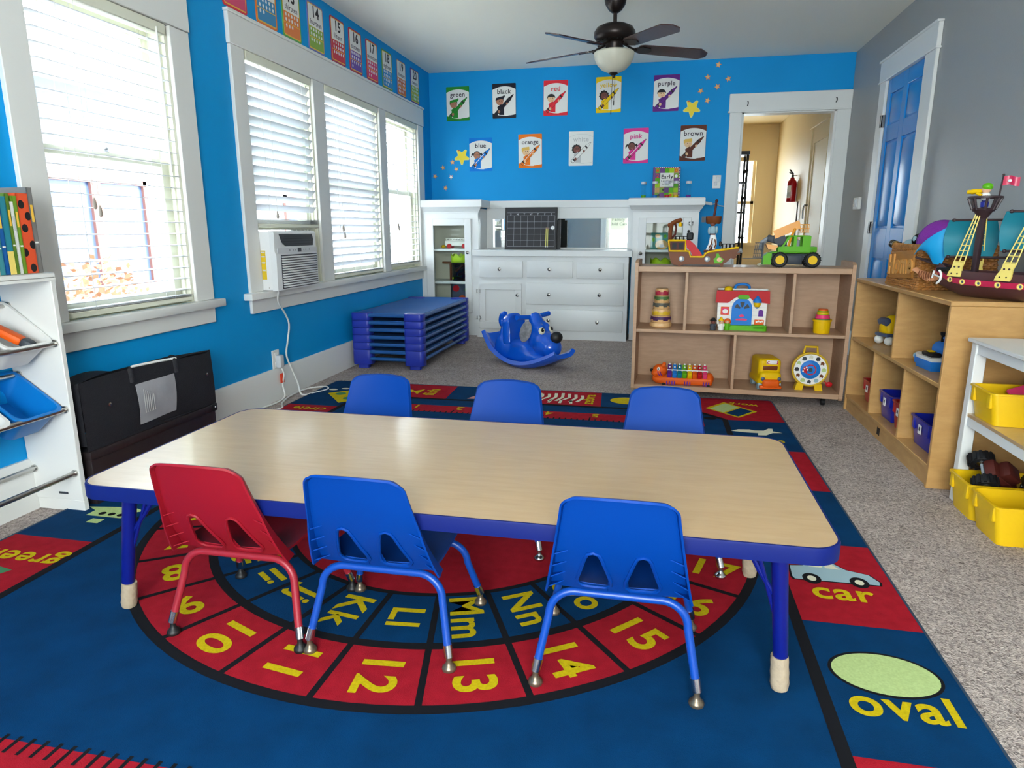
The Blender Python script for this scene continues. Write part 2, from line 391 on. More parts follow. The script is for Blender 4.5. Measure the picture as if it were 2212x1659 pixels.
def sashes(root, y0, y1, z0, z1, mid, lower=True):
    jb = S(); j = 0.02
    jb.bb(XL-WT, XL, y0, y0+j, z0, z1); jb.bb(XL-WT, XL, y1-j, y1, z0, z1); jb.bb(XL-WT, XL, y0+j, y1-j, z1-j, z1)
    for yy in (y0+j, y1-j-0.012): jb.bb(XL-0.036, XL-0.022, yy, yy+0.012, z0, z1-j)
    jb.bb(XL-WT, XL-0.001, y0, y1, 0.655, z0+0.0015)
    obj('window_jamb', jb, 'sash_cream', root)
    for nm, xa, za, zb in (('upper_sash', XL-0.125, mid-0.018, z1-j), ('lower_sash', XL-0.085, z0, mid+0.018)):
        if nm == 'lower_sash' and not lower: continue
        f = S(); xb = xa+0.034; w = 0.05; a, b = y0+j, y1-j
        f.bb(xa, xb, a, a+w, za, zb, 0.003); f.bb(xa, xb, b-w, b, za, zb, 0.003)
        f.bb(xa, xb, a+w, b-w, zb-(0.036 if nm == 'lower_sash' else 0.05), zb, 0.003); f.bb(xa, xb, a+w, b-w, za, za+(0.07 if nm == 'lower_sash' else 0.036), 0.003)
        s_ = obj(nm, f, 'sash_cream', root)
        g = S(); g.bb(xa+0.014, xa+0.018, a+w, b-w, za+0.03, zb-0.03); obj('glass_pane', g, 'window_glass', s_)
    if lower:
        lk = S(); ym = (y0+y1)/2; lk.cyl((XL-0.07, ym, mid+0.018), (XL-0.07, ym, mid+0.028), 0.022, 0.018, 12); lk.box((XL-0.065, ym+0.02, mid+0.034), (0.016, 0.075, 0.012), 0.005, 2, (0, 0, 0.35))
        obj('sash_lock', lk, 'chrome', root)
w1 = casing('window_1', 2.16, 3.215, 2.19, 1.99, [(2.16, 2.285), (3.075, 3.215)], 'double hung window beside the bookshelf')
sashes(w1, *W1, 1.365)
w2 = casing('window_2', 3.56, 6.705, 2.2, 2.03, [(3.56, 3.685), (4.47, 4.63), (5.6, 5.74), (6.55, 6.705)], 'wide triple window with white casing')
sashes(w2, *WA, 1.38, lower=False)
o = S()
for a_, b_, c_, d_ in ((3.7, 3.75, 1.05, 1.73), (4.405, 4.455, 1.05, 1.73), (3.75, 4.405, 1.05, 1.11), (3.75, 4.405, 1.69, 1.73)): o.bb(XL-0.085, XL-0.051, a_, b_, c_, d_, 0.003)
rs = obj('raised_sash', o, 'sash_cream', w2); o = S(); o.bb(XL-0.07, XL-0.066, 3.75, 4.405, 1.11, 1.69); obj('glass_pane', o, 'window_glass', rs)
o = S(); o.bb(XL-0.09, XL-0.05, 4.19, 4.455, 0.69, 1.05, 0.002)
for i in range(9): o.bb(XL-0.05, XL-0.044, 4.2+i*0.028, 4.212+i*0.028, 0.69, 1.05)
obj('filler_panel', o, 'white', w2)
sashes(w2, *WB, 1.385); sashes(w2, *WC, 1.385)
o = S(); o.bb(FW[0], FW[1], YF-0.1, YF-0.06, FW[2], FW[2]+0.08); o.bb(FW[0], FW[1], YF-0.1, YF-0.06, FW[3]-0.08, FW[3])
for xx in (FW[0], -0.09, FW[1]-0.08): o.bb(xx, xx+0.08, YF-0.1, YF-0.06, FW[2]+0.08, FW[3]-0.08)
o.bb(FW[0]+.08, FW[1]-.08, YF-0.1, YF-0.06, 0.92, 0.98)
for a, b, c, d in ((FW[0]-.12, FW[0], FW[2]-.1, FW[3]+.12), (FW[1], FW[1]+.12, FW[2]-.1, FW[3]+.12), (FW[0], FW[1], FW[3], FW[3]+.12), (FW[0], FW[1], FW[2]-.1, FW[2])): o.bb(a, b, YF, YF+0.022, c, d)
w3 = struct(obj('window_3', o, 'trim_white'))
o = S(); o.bb(FW[0]+.08, FW[1]-.08, YF-0.082, YF-0.078, FW[2]+.08, FW[3]-.08); obj('glass_pane', o, 'window_glass', w3)

# ------------------------------------------------------------------ doorway in the back wall
o = S()
o.bb(DX0-0.11, DX0, YB-0.022, YB, 0, DZ, 0.003); o.bb(DX1, XR, YB-0.022, YB, 0, DZ, 0.003)
o.bb(DX0-0.12, XR, YB-0.028, YB, DZ+0.001, 2.268, 0.003); o.bb(DX0-0.13, XR, YB-0.034, YB, DZ-0.008, DZ+0.006, 0.002)
dr = struct(obj('door_1', o, 'trim_white'), 'open doorway with white casing to the cream hallway')
o = S(); o.bb(DX0-0.001, DX0+0.018, YB-0.01, YB+0.13, 0, DZ); o.bb(DX1-0.018, DX1+0.001, YB-0.01, YB+0.13, 0, DZ); o.bb(DX0, DX1, YB-0.01, YB+0.13, DZ-0.018, DZ); obj('door_jamb', o, 'trim_white', dr)
for xx, zz in ((0.767, 2.18), (1.527, 2.185)):
    o = S(); o.tube([(xx, YB-0.028, zz+0.016), (xx, YB-0.05, zz+0.014), (xx+0.002, YB-0.056, zz), (xx, YB-0.05, zz-0.018), (xx-0.002, YB-0.04, zz-0.022)], 0.0045, 6); obj('hook', o, 'black', dr)

# ------------------------------------------------------------------ blue panelled door in the right wall
o = S()
o.bb(XR-0.022, XR, 4.985, RD[0], 0, RD[2], 0.003); o.bb(XR-0.022, XR, RD[1], 6.09, 0, RD[2], 0.003)
o.bb(XR-0.028, XR, 4.975, 6.1, RD[2]+0.001, 2.3, 0.003); o.bb(XR-0.034, XR, 4.965, 6.11, RD[2]-0.006, RD[2]+0.006, 0.002); o.bb(XR-0.04, XR, 4.97, 6.105, 2.29, 2.305, 0.002)
d2 = struct(obj('door_2', o, 'trim_white'), 'closed blue panelled door with white casing')
YD0, YD1 = RD[0]+0.004, RD[1]-0.004
o = S(); o.bb(XR+0.012, XR+0.05, YD0, YD1, 0.012, RD[2]-0.004)
stile = [(YD0, 5.245), (5.515, 5.605), (5.875, YD1)]
for a, b in stile: o.bb(XR+0.0, XR+0.0125, a, b, 0.012, RD[2]-0.004, 0.003)
for a, b in ((0.012, 0.2), (0.83, 1.055), (1.69, 1.81), (2.035, RD[2]-0.004)):
    for c, d in ((5.245, 5.515), (5.605, 5.875)): o.bb(XR+0.0, XR+0.0125, c-0.001, d+0.001, a, b, 0.003)
obj('door_slab', o, 'door_blue', d2)
for c, d in ((5.275, 5.485), (5.635, 5.845)):
    for a, b in ((0.235, 0.795), (1.09, 1.655), (1.845, 2.0)):
        o = S(); o.add([(XR+0.0123, c-0.02, a-0.02), (XR+0.0123, d+0.02, a-0.02), (XR+0.0123, d+0.02, b+0.02), (XR+0.0123, c-0.02, b+0.02), (XR+0.003, c, a), (XR+0.003, d, a), (XR+0.003, d, b), (XR+0.003, c, b)],
            [(4, 5, 6, 7), (0, 1, 5, 4), (1, 2, 6, 5), (2, 3, 7, 6), (3, 0, 4, 7)]); obj('raised_panel', o, 'door_blue', d2)
for z in (0.25, 1.06, 1.85):
    o = S(); o.cyl((XR-0.026, RD[1]+0.002, z-0.045), (XR-0.026, RD[1]+0.002, z+0.045), 0.007, None, 10); o.bb(XR-0.02, XR-0.002, RD[1]-0.012, RD[1]+0.004, z-0.045, z+0.045); obj('hinge', o, 'nickel', d2)
o = S(); o.cyl((XR, 5.225, 0.95), (XR-0.045, 5.225, 0.95), 0.012, None, 12); o.sph((XR-0.06, 5.225, 0.95), 0.028); obj('door_knob', o, 'nickel', d2)

# ------------------------------------------------------------------ hallway beyond the doorway
HX0, HX1, HY, HZ = 0.2, 1.6, 10.47, 2.47
hw = S(); hw.bb(HX1, HX1+0.1, YB+0.121, HY, 0, HZ); struct(obj('wall_hall_right', hw, 'hall_cream'))
hw = S(); hw.bb(HX0-0.1, HX0, YB+0.121, HY, 0, HZ); struct(obj('wall_hall_left', hw, 'hall_cream'))
HWX0, HWX1, HWZ0, HWZ1 = 0.72, 1.33, 0.86, 1.985
hw = S(); hw.bb(HX0-0.1, HWX0, HY, HY+0.1, 0, HZ); hw.bb(HWX1, HX1+0.1, HY, HY+0.1, 0, HZ); hw.bb(HWX0, HWX1, HY, HY+0.1, 0, HWZ0); hw.bb(HWX0, HWX1, HY, HY+0.1, HWZ1, HZ); struct(obj('wall_hall_end', hw, 'hall_cream'))
hw = S(); hw.bb(HX0-0.1, HX1+0.1, YB, HY+0.1, -0.05, 0); struct(obj('floor_hall', hw, 'carpet'))
hw = S(); hw.bb(HX0-0.1, HX1+0.1, YB+0.12, HY+0.1, HZ, HZ+0.08); struct(obj('ceiling_hall', hw, 'hall_cream'))
hw = S(); hw.bb(HWX0-0.12, HWX0, HY-0.022, HY, 0.82, HWZ1); hw.bb(HWX1, HWX1+0.11, HY-0.022, HY, 0.82, HWZ1); hw.bb(HWX0-0.13, HWX1+0.12, HY-0.028, HY, HWZ1, HWZ1+0.16); hw.bb(HWX0-.14, HWX1+.16, HY-.06, HY, .82, .86)
hw.bb(HWX0, HWX1, HY+.03, HY+.06, 1.4, 1.44); hw.bb(HWX0, HWX0+.04, HY+.03, HY+.06, HWZ0, HWZ1); hw.bb(HWX1-.04, HWX1, HY+.03, HY+.06, HWZ0, HWZ1)
hwin = struct(obj('window_4', hw, 'hall_cream'), 'hallway window seen through the doorway')
hw = S(); hw.bb(HWX0, HWX1, HY+.044, HY+.048, HWZ0, HWZ1); obj('glass_pane', hw, 'window_glass', hwin)
# hall door set in the right hall wall
hw = S(); y0, y1 = 7.3, 8.15
hw.bb(HX1-0.02, HX1, y0-.1, y0, 0, 2.1, .003); hw.bb(HX1-0.02, HX1, y1, y1+.1, 0, 2.1, .003); hw.bb(HX1-0.024, HX1, y0-.11, y1+.11, 2.1, 2.24, .003); hw.bb(HX1-.008, HX1, y0, y1, 0, 2.1)
hd = struct(obj('door_3', hw, 'hall_cream'), 'cream hallway door')
hw = S()
for a, b in ((.2, .8), (1.0, 1.95)):
    hw.bb(HX1-.018, HX1-.006, y0+.1, y1-.1, a, a+.02); hw.bb(HX1-.018, HX1-.006, y0+.1, y1-.1, b-.02, b); hw.bb(HX1-.018, HX1-.006, y0+.1, y0+.12, a, b); hw.bb(HX1-.018, HX1-.006, y1-.12, y1-.1, a, b)
obj('panel_moulding', hw, 'hall_cream', hd)
hw = S(); hw.cyl((HX1-.008, y1-.06, 1.3), (HX1-.05, y1-.06, 1.3), .01); hw.tube([(HX1-.05, y1-.06, 1.3), (HX1-.055, y1-.06, 1.24), (HX1-.05, y1-.06, 1.16)], .009, 8); obj('door_handle', hw, 'nickel', hd)

# ------------------------------------------------------------------ outside: ground, the neighbouring house and a bush
mat('outside_wall', (172, 176, 184), 0.8); mat('outside_window', (72, 84, 112), 0.3); mat('outside_trim', (128, 84, 76), 0.7); mat('outside_roof', (120, 118, 118), 0.8); mat('outside_ground', (205, 200, 192), 0.9)
o = S(); o.bb(-16, XL-WT-0.02, -7, 16, -0.5, -0.35); struct(obj('ground_outside', o, 'outside_ground'))
nb = thing('neighbouring_house', 'pale neighbouring house with dark window seen through the blinds', 'house', (-5.4, 3.4, -0.35))
o = S(); o.bb(-3, 0, -3.2, 9, 0, 2.75); obj('house_wall', o, 'outside_wall', nb)
for i in range(11): 
    o = S(); o.add([(0.0, -3.2, .1+i*.24), (0.024, -3.2, .1+i*.24), (0.0, -3.2, .33+i*.24), (0.0, 9, .1+i*.24), (0.024, 9, .1+i*.24), (0.0, 9, .33+i*.24)], [(0, 1, 2), (3, 5, 4), (1, 4, 5, 2), (0, 3, 4, 1)]); obj('siding_board', o, 'outside_wall', nb)
o = S(); o.prism([(0.5, 2.6), (0.5, 2.72), (-3, 4.1), (-3.2, 4.0)], -3.6, 9.4, 'y'); obj('roof', o, 'outside_roof', nb)
for yc, wd, Z_ in ((2.44, 1.28, .2), (6.6, 1.2, .2)):
    o = S(); o.bb(0.0, 0.03, yc-wd/2, yc+wd/2, .65+Z_, 1.65+Z_); f = obj('window', o, 'outside_window', nb)
    o = S(); o.bb(0.02, 0.06, yc-wd/2-.05, yc-wd/2, .6+Z_, 1.7+Z_); o.bb(0.02, 0.06, yc+wd/2, yc+wd/2+.05, .6+Z_, 1.7+Z_); o.bb(0.02, 0.06, yc-.06, yc+.06, .65+Z_, 1.65+Z_); o.bb(0.02, 0.06, yc-wd/2-.05, yc+wd/2+.05, 1.65+Z_, 1.7+Z_); o.bb(0.02, 0.09, yc-wd/2-.05, yc+wd/2+.05, .58+Z_, .65+Z_); obj('window_frame', o, 'outside_trim', f)
mat('bush_leaf', (150, 100, 66), 0.7)
bush = thing('garden_bush', 'orange brown leafy bush outside the near window', 'bush', (-4.2, 4.25, -0.35))
lf = S(); rnd = random.Random(3)
for i in range(1500):
    a = rnd.random()*2*PI; u = rnd.random()**0.4; ph = rnd.random()*PI/2
    c = Vector((0.55*u*math.cos(a)*math.cos(ph*.8), 0.8*u*math.sin(a)*math.cos(ph*.8), .15+1.05*u*math.sin(ph)))
    d = Vector((rnd.uniform(-1, 1), rnd.uniform(-1, 1), rnd.uniform(-.4, 1))).normalized(); e = d.orthogonal().normalized(); l = rnd.uniform(.04, .075)
    lf.add([c, c+d*l*.5+e*l*.3, c+d*l, c+d*l*.5-e*l*.3], [(0, 1, 2, 3)])
lo = obj('foliage', lf, 'bush_leaf', bush); lo['kind'] = 'stuff'
st = S()
for i in range(7): a = i*.9; st.tube([(0, 0, 0), (.12*math.cos(a), .16*math.sin(a), .4), (.3*math.cos(a), .45*math.sin(a), .75)], [.02, .014, .006], 6)
obj('stems', st, 'outside_trim', bush)
# ================================================================== classroom rug
RX0, RX1, RY0, RY1 = -2.165, 0.742, 0.28, 4.32
RC = Vector((-0.70, 2.28)); RO, RM, RI = 1.085, 0.835, 0.585
rug = thing('classroom_rug', 'large blue and red educational rug with letters, numbers and pictures', 'rug', (0, 0, 0))
o = S(); o.prism(rrect((RX0+RX1)/2, (RY0+RY1)/2, RX1-RX0, RY1-RY0, 0.03), 0.0005, 0.0075); obj('rug_base', o, 'rug_blue', rug)
o = S(); P = rrect((RX0+RX1)/2, (RY0+RY1)/2, RX1-RX0, RY1-RY0, 0.03, 4); o.tube([(p[0], p[1], 0.005) for p in P], 0.0052, 6, closed=True); mat('rug_binding', (40, 62, 84), 0.9); obj('binding', o, 'rug_binding', rug)
def rugflat(name, polys, m, layer):
    sh = S(); z = 0.0075+0.0004*layer
    for P in polys: sh.face([(p[0], p[1], z) for p in P])
    return obj(name, sh, m, rug)
def ring(r0, r1, n=104):
    return [[(RC.x+r*math.cos(t), RC.y+r*math.sin(t)) for r, t in ((r0, 2*PI*i/n), (r1, 2*PI*i/n), (r1, 2*PI*(i+1)/n), (r0, 2*PI*(i+1)/n))] for i in range(n)]
rugflat('red_number_ring', ring(RM, RO-0.02), 'rug_red', 1)
rugflat('blue_letter_ring', ring(RI, RM), 'rug_blue', 1)
rugflat('red_disc', [ell(RC.x, RC.y, RI, RI, 72)], 'rug_red', 1)
for a_, b_ in ((RO-0.028, RO), (RM-0.014, RM+0.014), (RI-0.009, RI+0.009)): rugflat('ring_outline', ring(a_, b_), 'rug_black', 2)
SEC = 360/26.0; A12 = -84.8
sp = []
for k in range(26):
    a = math.radians(A12+(k+0.5-11)*SEC); c, s_ = math.cos(a), math.sin(a); w = 0.0085
    sp.append([(RC.x+r*c-q*s_, RC.y+r*s_+q*c) for r, q in ((RI, -w), (RO-0.02, -w), (RO-0.02, w), (RI, w))])
rugflat('ring_spokes', sp, 'rug_black', 2.5)
def rugtext(name, body, size, x, y, rot, m='rug_yellow', bold=0.003, sx=1.0):
    V, Fs = text_polys(body, size, bold*size/0.13); sh = S(); c, s_ = math.cos(rot), math.sin(rot)
    sh.add([(x+p.x*sx*c-p.y*s_, y+p.x*sx*s_+p.y*c, 0.0075+0.0004*4) for p in V], Fs); return obj(name, sh, m, rug)
for k in range(26):
    ad = A12+(k+1-12)*SEC; a = math.radians(ad); c, s_ = math.cos(a), math.sin(a)
    rugtext('numeral', str(k+1), 0.145, RC.x+0.95*c, RC.y+0.95*s_, a)
    ch = chr(65+k); rugtext('letter', ch+ch.lower(), 0.13, RC.x+0.705*c, RC.y+0.705*s_, a)
# border: inner black line with cut corners, cells, rulers
BX0, BX1, BY0, BY1 = -1.83, 0.42, 0.655, 3.95
oct_ = [(BX0+.13, BY0), (BX1-.13, BY0), (BX1, BY0+.13), (BX1, BY1-.13), (BX1-.13, BY1), (BX0+.13, BY1), (BX0, BY1-.13), (BX0, BY0+.13)]
rugflat('border_line', [band([oct_[i], oct_[(i+1) % 8]], 0.03) for i in range(8)], 'rug_black', 3)
ys = [0.28, 0.78, 1.285, 1.786, 2.285, 2.79, 3.30, 3.82, 4.32]
xs = [RX0, -1.75, -1.26, -0.78, -0.285, 0.24, RX1]
e = 0.004
cells = []
for i in (1, 3, 5): cells.append([(BX1, ys[i]), (RX1-e, ys[i]), (RX1-e, ys[i+1]), (BX1, ys[i+1])])
for i in (2, 4, 6): cells.append([(RX0+e, ys[i]), (BX0, ys[i]), (BX0, ys[i+1]), (RX0+e, ys[i+1])])
cells[-1] = [(RX0+e, 3.16), (BX0, 3.16), (BX0, 3.66), (RX0+e, 3.66)]; cells[-2] = [(RX0+e, 2.3), (BX0, 2.3), (BX0, 2.75), (RX0+e, 2.75)]; cells[-3] = [(RX0+e, 1.3), (BX0, 1.3), (BX0, 1.797), (RX0+e, 1.797)]
for i in (1, 3): cells.append([(xs[i], BY1), (xs[i+1], BY1), (xs[i+1]-.02, RY1-e), (xs[i], RY1-e)])
cells.append([(0.2, BY1), (BX1-.13, BY1), (BX1, BY1-.13), (RX1-e, BY1-.13), (RX1-e, RY1-e), (0.2, RY1-e)])
for P in cells: rugflat('red_cell', [P], 'rug_red', 1)
for ya, yb, tk in ((3.655, 3.80, 1), (0.975-.145, 0.975, -1)):
    rugflat('ruler_strip', [[(BX0+.12, ya), (BX1-.12, ya), (BX1-.12, yb), (BX0+.12, yb)]], 'rug_red', 1)
    T = []; x = BX0+.16; i = 0
    while x < BX1-.14:
        l = 0.07 if i % 8 == 0 else 0.034
        if tk > 0: T.append([(x, ya-.012), (x+.009, ya-.012), (x+.009, ya+l-.012), (x, ya+l-.012)])
        else: T.append([(x, yb+.0-l), (x+.009, yb-l), (x+.009, yb+.012), (x, yb+.012)])
        x += 0.0335; i += 1
    rugflat('ruler_ticks', T, 'rug_black', 3)
    for i in range(1, 8): rugtext('ruler_numeral', str(i), 0.09, BX0+.16+i*0.268+.03, (ya+yb)/2+.03*tk, PI if tk > 0 else 0, bold=.003)
# pictures in the cells
car = [(0.455, 2.035), (0.46, 2.105), (0.5, 2.112), (0.525, 2.15), (0.59, 2.148), (0.625, 2.105), (0.685, 2.085), (0.705, 2.045), (0.70, 2.025), (0.46, 2.02)]
rugflat('car_outline', [[(0.58+(p[0]-0.58)*1.05, 2.075+(p[1]-2.075)*1.1) for p in car]], 'rug_black', 2); rugflat('car_body', [car], 'rug_sky', 3)
rugflat('car_windows', [[(0.515, 2.108), (0.533, 2.138), (0.557, 2.138), (0.557, 2.106)], [(0.565, 2.106), (0.565, 2.138), (0.588, 2.137), (0.608, 2.103)]], 'rug_cream', 4)
for x_ in (.51, .645): rugflat('car_tyre', [ell(x_, 2.03, .027, .033, 20)], 'rug_black', 4); rugflat('car_wheel', [ell(x_, 2.03, .013, .016, 16)], 'rug_cream', 5)
rugtext('word', 'car', 0.125, 0.578, 1.955, 0); rugtext('word', 'oval', 0.13, 0.585, 1.458, 0.0)
rugflat('oval_outline', [ell(0.582, 1.578, .127, .088, 40)], 'rug_black', 2); rugflat('oval_shape', [ell(0.582, 1.578, .119, .08, 40)], 'rug_pale', 3)
pl_ = [(0.43, 3.60), (0.47, 3.635), (0.53, 3.645), (0.55, 3.63), (0.60, 3.635), (0.63, 3.68), (0.65, 3.68), (0.645, 3.63), (0.69, 3.61), (0.64, 3.6), (0.6, 3.55), (0.56, 3.545), (0.565, 3.585), (0.5, 3.585)]
rugflat('plane_shape', [pl_], 'rug_cream', 3); rugtext('word', 'plane', 0.09, 0.57, 3.46, 0)
rugflat('domino_card', [[(0.33, 4.06), (0.45, 4.225), (0.62, 4.03), (0.5, 3.875)]], 'rug_yellow', 2)
rugflat('domino_face', [[(0.355, 4.055), (0.455, 4.195), (0.525, 4.11), (0.425, 3.975)]], 'rug_pale', 3); rugflat('domino_face', [[(0.435, 3.965), (0.535, 4.10), (0.595, 4.03), (0.5, 3.9)]], 'rug_blue', 3)
rugtext('word', 'work', 0.075, 0.56, 4.19, PI-.25, bold=.003)
rugflat('bird_shape', [ell(.34, 3.83, .035, .03, 16)], 'rug_black', 4)
rugflat('yellow_circle', [ell(-0.13, 4.14, .11, .085, 32)], 'rug_yellow', 2)
zb = []
for i in range(7): x = -.70+i*.043; zb.append(band([(x, 4.06+.03*math.sin(i*2)), (x+.03, 4.15), (x+.02, 4.24-.02*math.cos(i))], .02))
zb.append(ell(-.72, 4.22, .04, .03, 14)); zb += [band([(-.66+.06*i, 4.08), (-.68+.07*i, 4.0)], .018) for i in range(4)]
rugflat('zebra_stripes', zb, 'rug_cream', 3); rugtext('word', 'zebra', 0.10, -0.37, 4.13, PI/2, bold=.003)
rugflat('triangle_shape', [[(-1.13, 4.0), (-.93, 4.0), (-1.03, 4.24)]], 'rug_pink', 2)
rugflat('fish_shape', [ell(-1.6, 4.12, .075, .05, 24), [(-1.53, 4.12), (-1.47, 4.19), (-1.48, 4.05)]], 'rug_yellow', 2); rugflat('fish_eye', [ell(-1.63, 4.13, .012, .012, 10), band([(-1.6, 4.16), (-1.575, 4.12), (-1.6, 4.08)], .01)], 'rug_black', 3)
rugtext('word', 'fish', 0.11, -1.40, 4.12, PI/2, bold=.003)
rugflat('domino_card', [[(-2.06, 3.96), (-1.95, 4.06), (-1.76, 3.86), (-1.88, 3.74)]], 'rug_yellow', 2); rugflat('domino_spots', [ell(-1.97, 3.96, .035, .035, 16), ell(-1.87, 3.86, .035, .035, 16)], 'rug_green', 3); rugflat('eyes', [ell(-2.07, 4.06, .03, .02, 14), ell(-2.0, 4.1, .03, .02, 14)], 'rug_cream', 3)
rugtext('word', 'circle', 0.085, -1.99, 3.58, PI, bold=.003)
rk = [(-2.10, 2.055), (-1.98, 2.075), (-1.9, 2.075), (-1.86, 2.06), (-1.9, 2.03), (-1.9, 1.985), (-2.05, 1.985), (-2.05, 2.03)]
rugflat('rocket_shape', [rk, [(-2.0, 1.93), (-1.95, 1.93), (-1.95, 1.965), (-2.0, 1.965)]], 'rug_pale', 2); rugflat('rocket_windows', [ell(-2.0, 2.01, .014, .014, 12), ell(-1.96, 2.01, .014, .014, 12), ell(-1.92, 2.01, .014, .014, 12)], 'rug_black', 3)
rugtext('word', 'rocket', 0.085, -1.94, 2.15, PI, bold=.003); rugflat('red_spot', [ell(-2.13, 2.045, .014, .012, 10)], 'rug_red', 3)
rugtext('word', 'green', 0.115, -1.985, 1.655, PI); rugflat('green_shape', [[(-2.1, 1.42), (-1.93, 1.4), (-1.92, 1.48), (-1.97, 1.52), (-1.94, 1.58), (-2.05, 1.6), (-2.12, 1.54)]], 'rug_green', 2)

# ================================================================== low activity table
TX, TY, TZ, TW, TD = -0.512, 1.742, 0.42, 1.832, 0.775
table = thing('activity_table', 'low rectangular maple topped activity table with blue edge band and blue legs', 'table', (TX, TY, RUGZ))
zt = TZ-RUGZ
o = S(); o.prism(rrect(0, 0, TW-.012, TD-.012, .062, 8), zt-.03, zt); obj('tabletop', o, 'maple_laminate', table)
bo = rrect(0, 0, TW, TD, .066, 8); bi = rrect(0, 0, TW-.011, TD-.011, .0625, 8); n = len(bo); o = S()
o.add([(p[0], p[1], zt-.037) for p in bo]+[(p[0], p[1], zt-.004) for p in bo]+[(p[0]*.998, p[1]*.997, zt+.0005) for p in bo]+[(p[0], p[1], zt+.0008) for p in bi]+[(p[0], p[1], zt-.037) for p in bi],
      [(a*n+i, a*n+(i+1) % n, ((a+1) % 5)*n+(i+1) % n, ((a+1) % 5)*n+i) for a in range(5) for i in range(n)]); obj('edge_band', o, 'band_blue', table)
o = S(); o.bb(-.8, .8, -.31, .31, zt-.05, zt-.031); obj('underframe', o, 'black', table)
for k, (sx, sy) in enumerate(((-1, -1), (1, -1), (-1, 1), (1, 1))):
    tx, ty = sx*.852, sy*.27+(-.0 if sy < 0 else 0); bx = sx*(.91 if sx < 0 else .838); by = sy*.268
    if sx > 0: tx = .808
    o = S(); o.cyl((tx, ty, zt-.04), (bx, by, .03), .0185, .0165, 18); lg = obj('leg', o, 'table_leg_blue', table)
    fx = lambda t: (tx+(bx-tx)*t, ty+(by-ty)*t, (zt-.04)*(1-t)+.0*t)
    h = .075 if sx < 0 else .085; t = 1-h/(zt-.04)
    o = S(); p0 = fx(t); rr = [.0195, .0205, .020, .0212, .0205, .0215, .019]
    o.tube([tuple(Vector(p0).lerp(Vector((bx, by, .001)), i/6)) for i in range(7)], rr, 14); obj('tape_sock', o, 'tape_tan', lg)
    o = S(); q = fx(.42); q2 = (tx-sx*.075, ty-sy*.02, zt-.05); o.tube([q, ((q[0]+q2[0])/2-sx*.004, (q[1]+q2[1])/2, (q[2]+q2[2])/2), q2], .006, 8); q3 = (tx-sx*.05, ty-sy*.01, zt-.05); q4 = fx(.62); o.tube([q4, q3], .005, 8); obj('brace', o, 'table_leg_blue', lg)

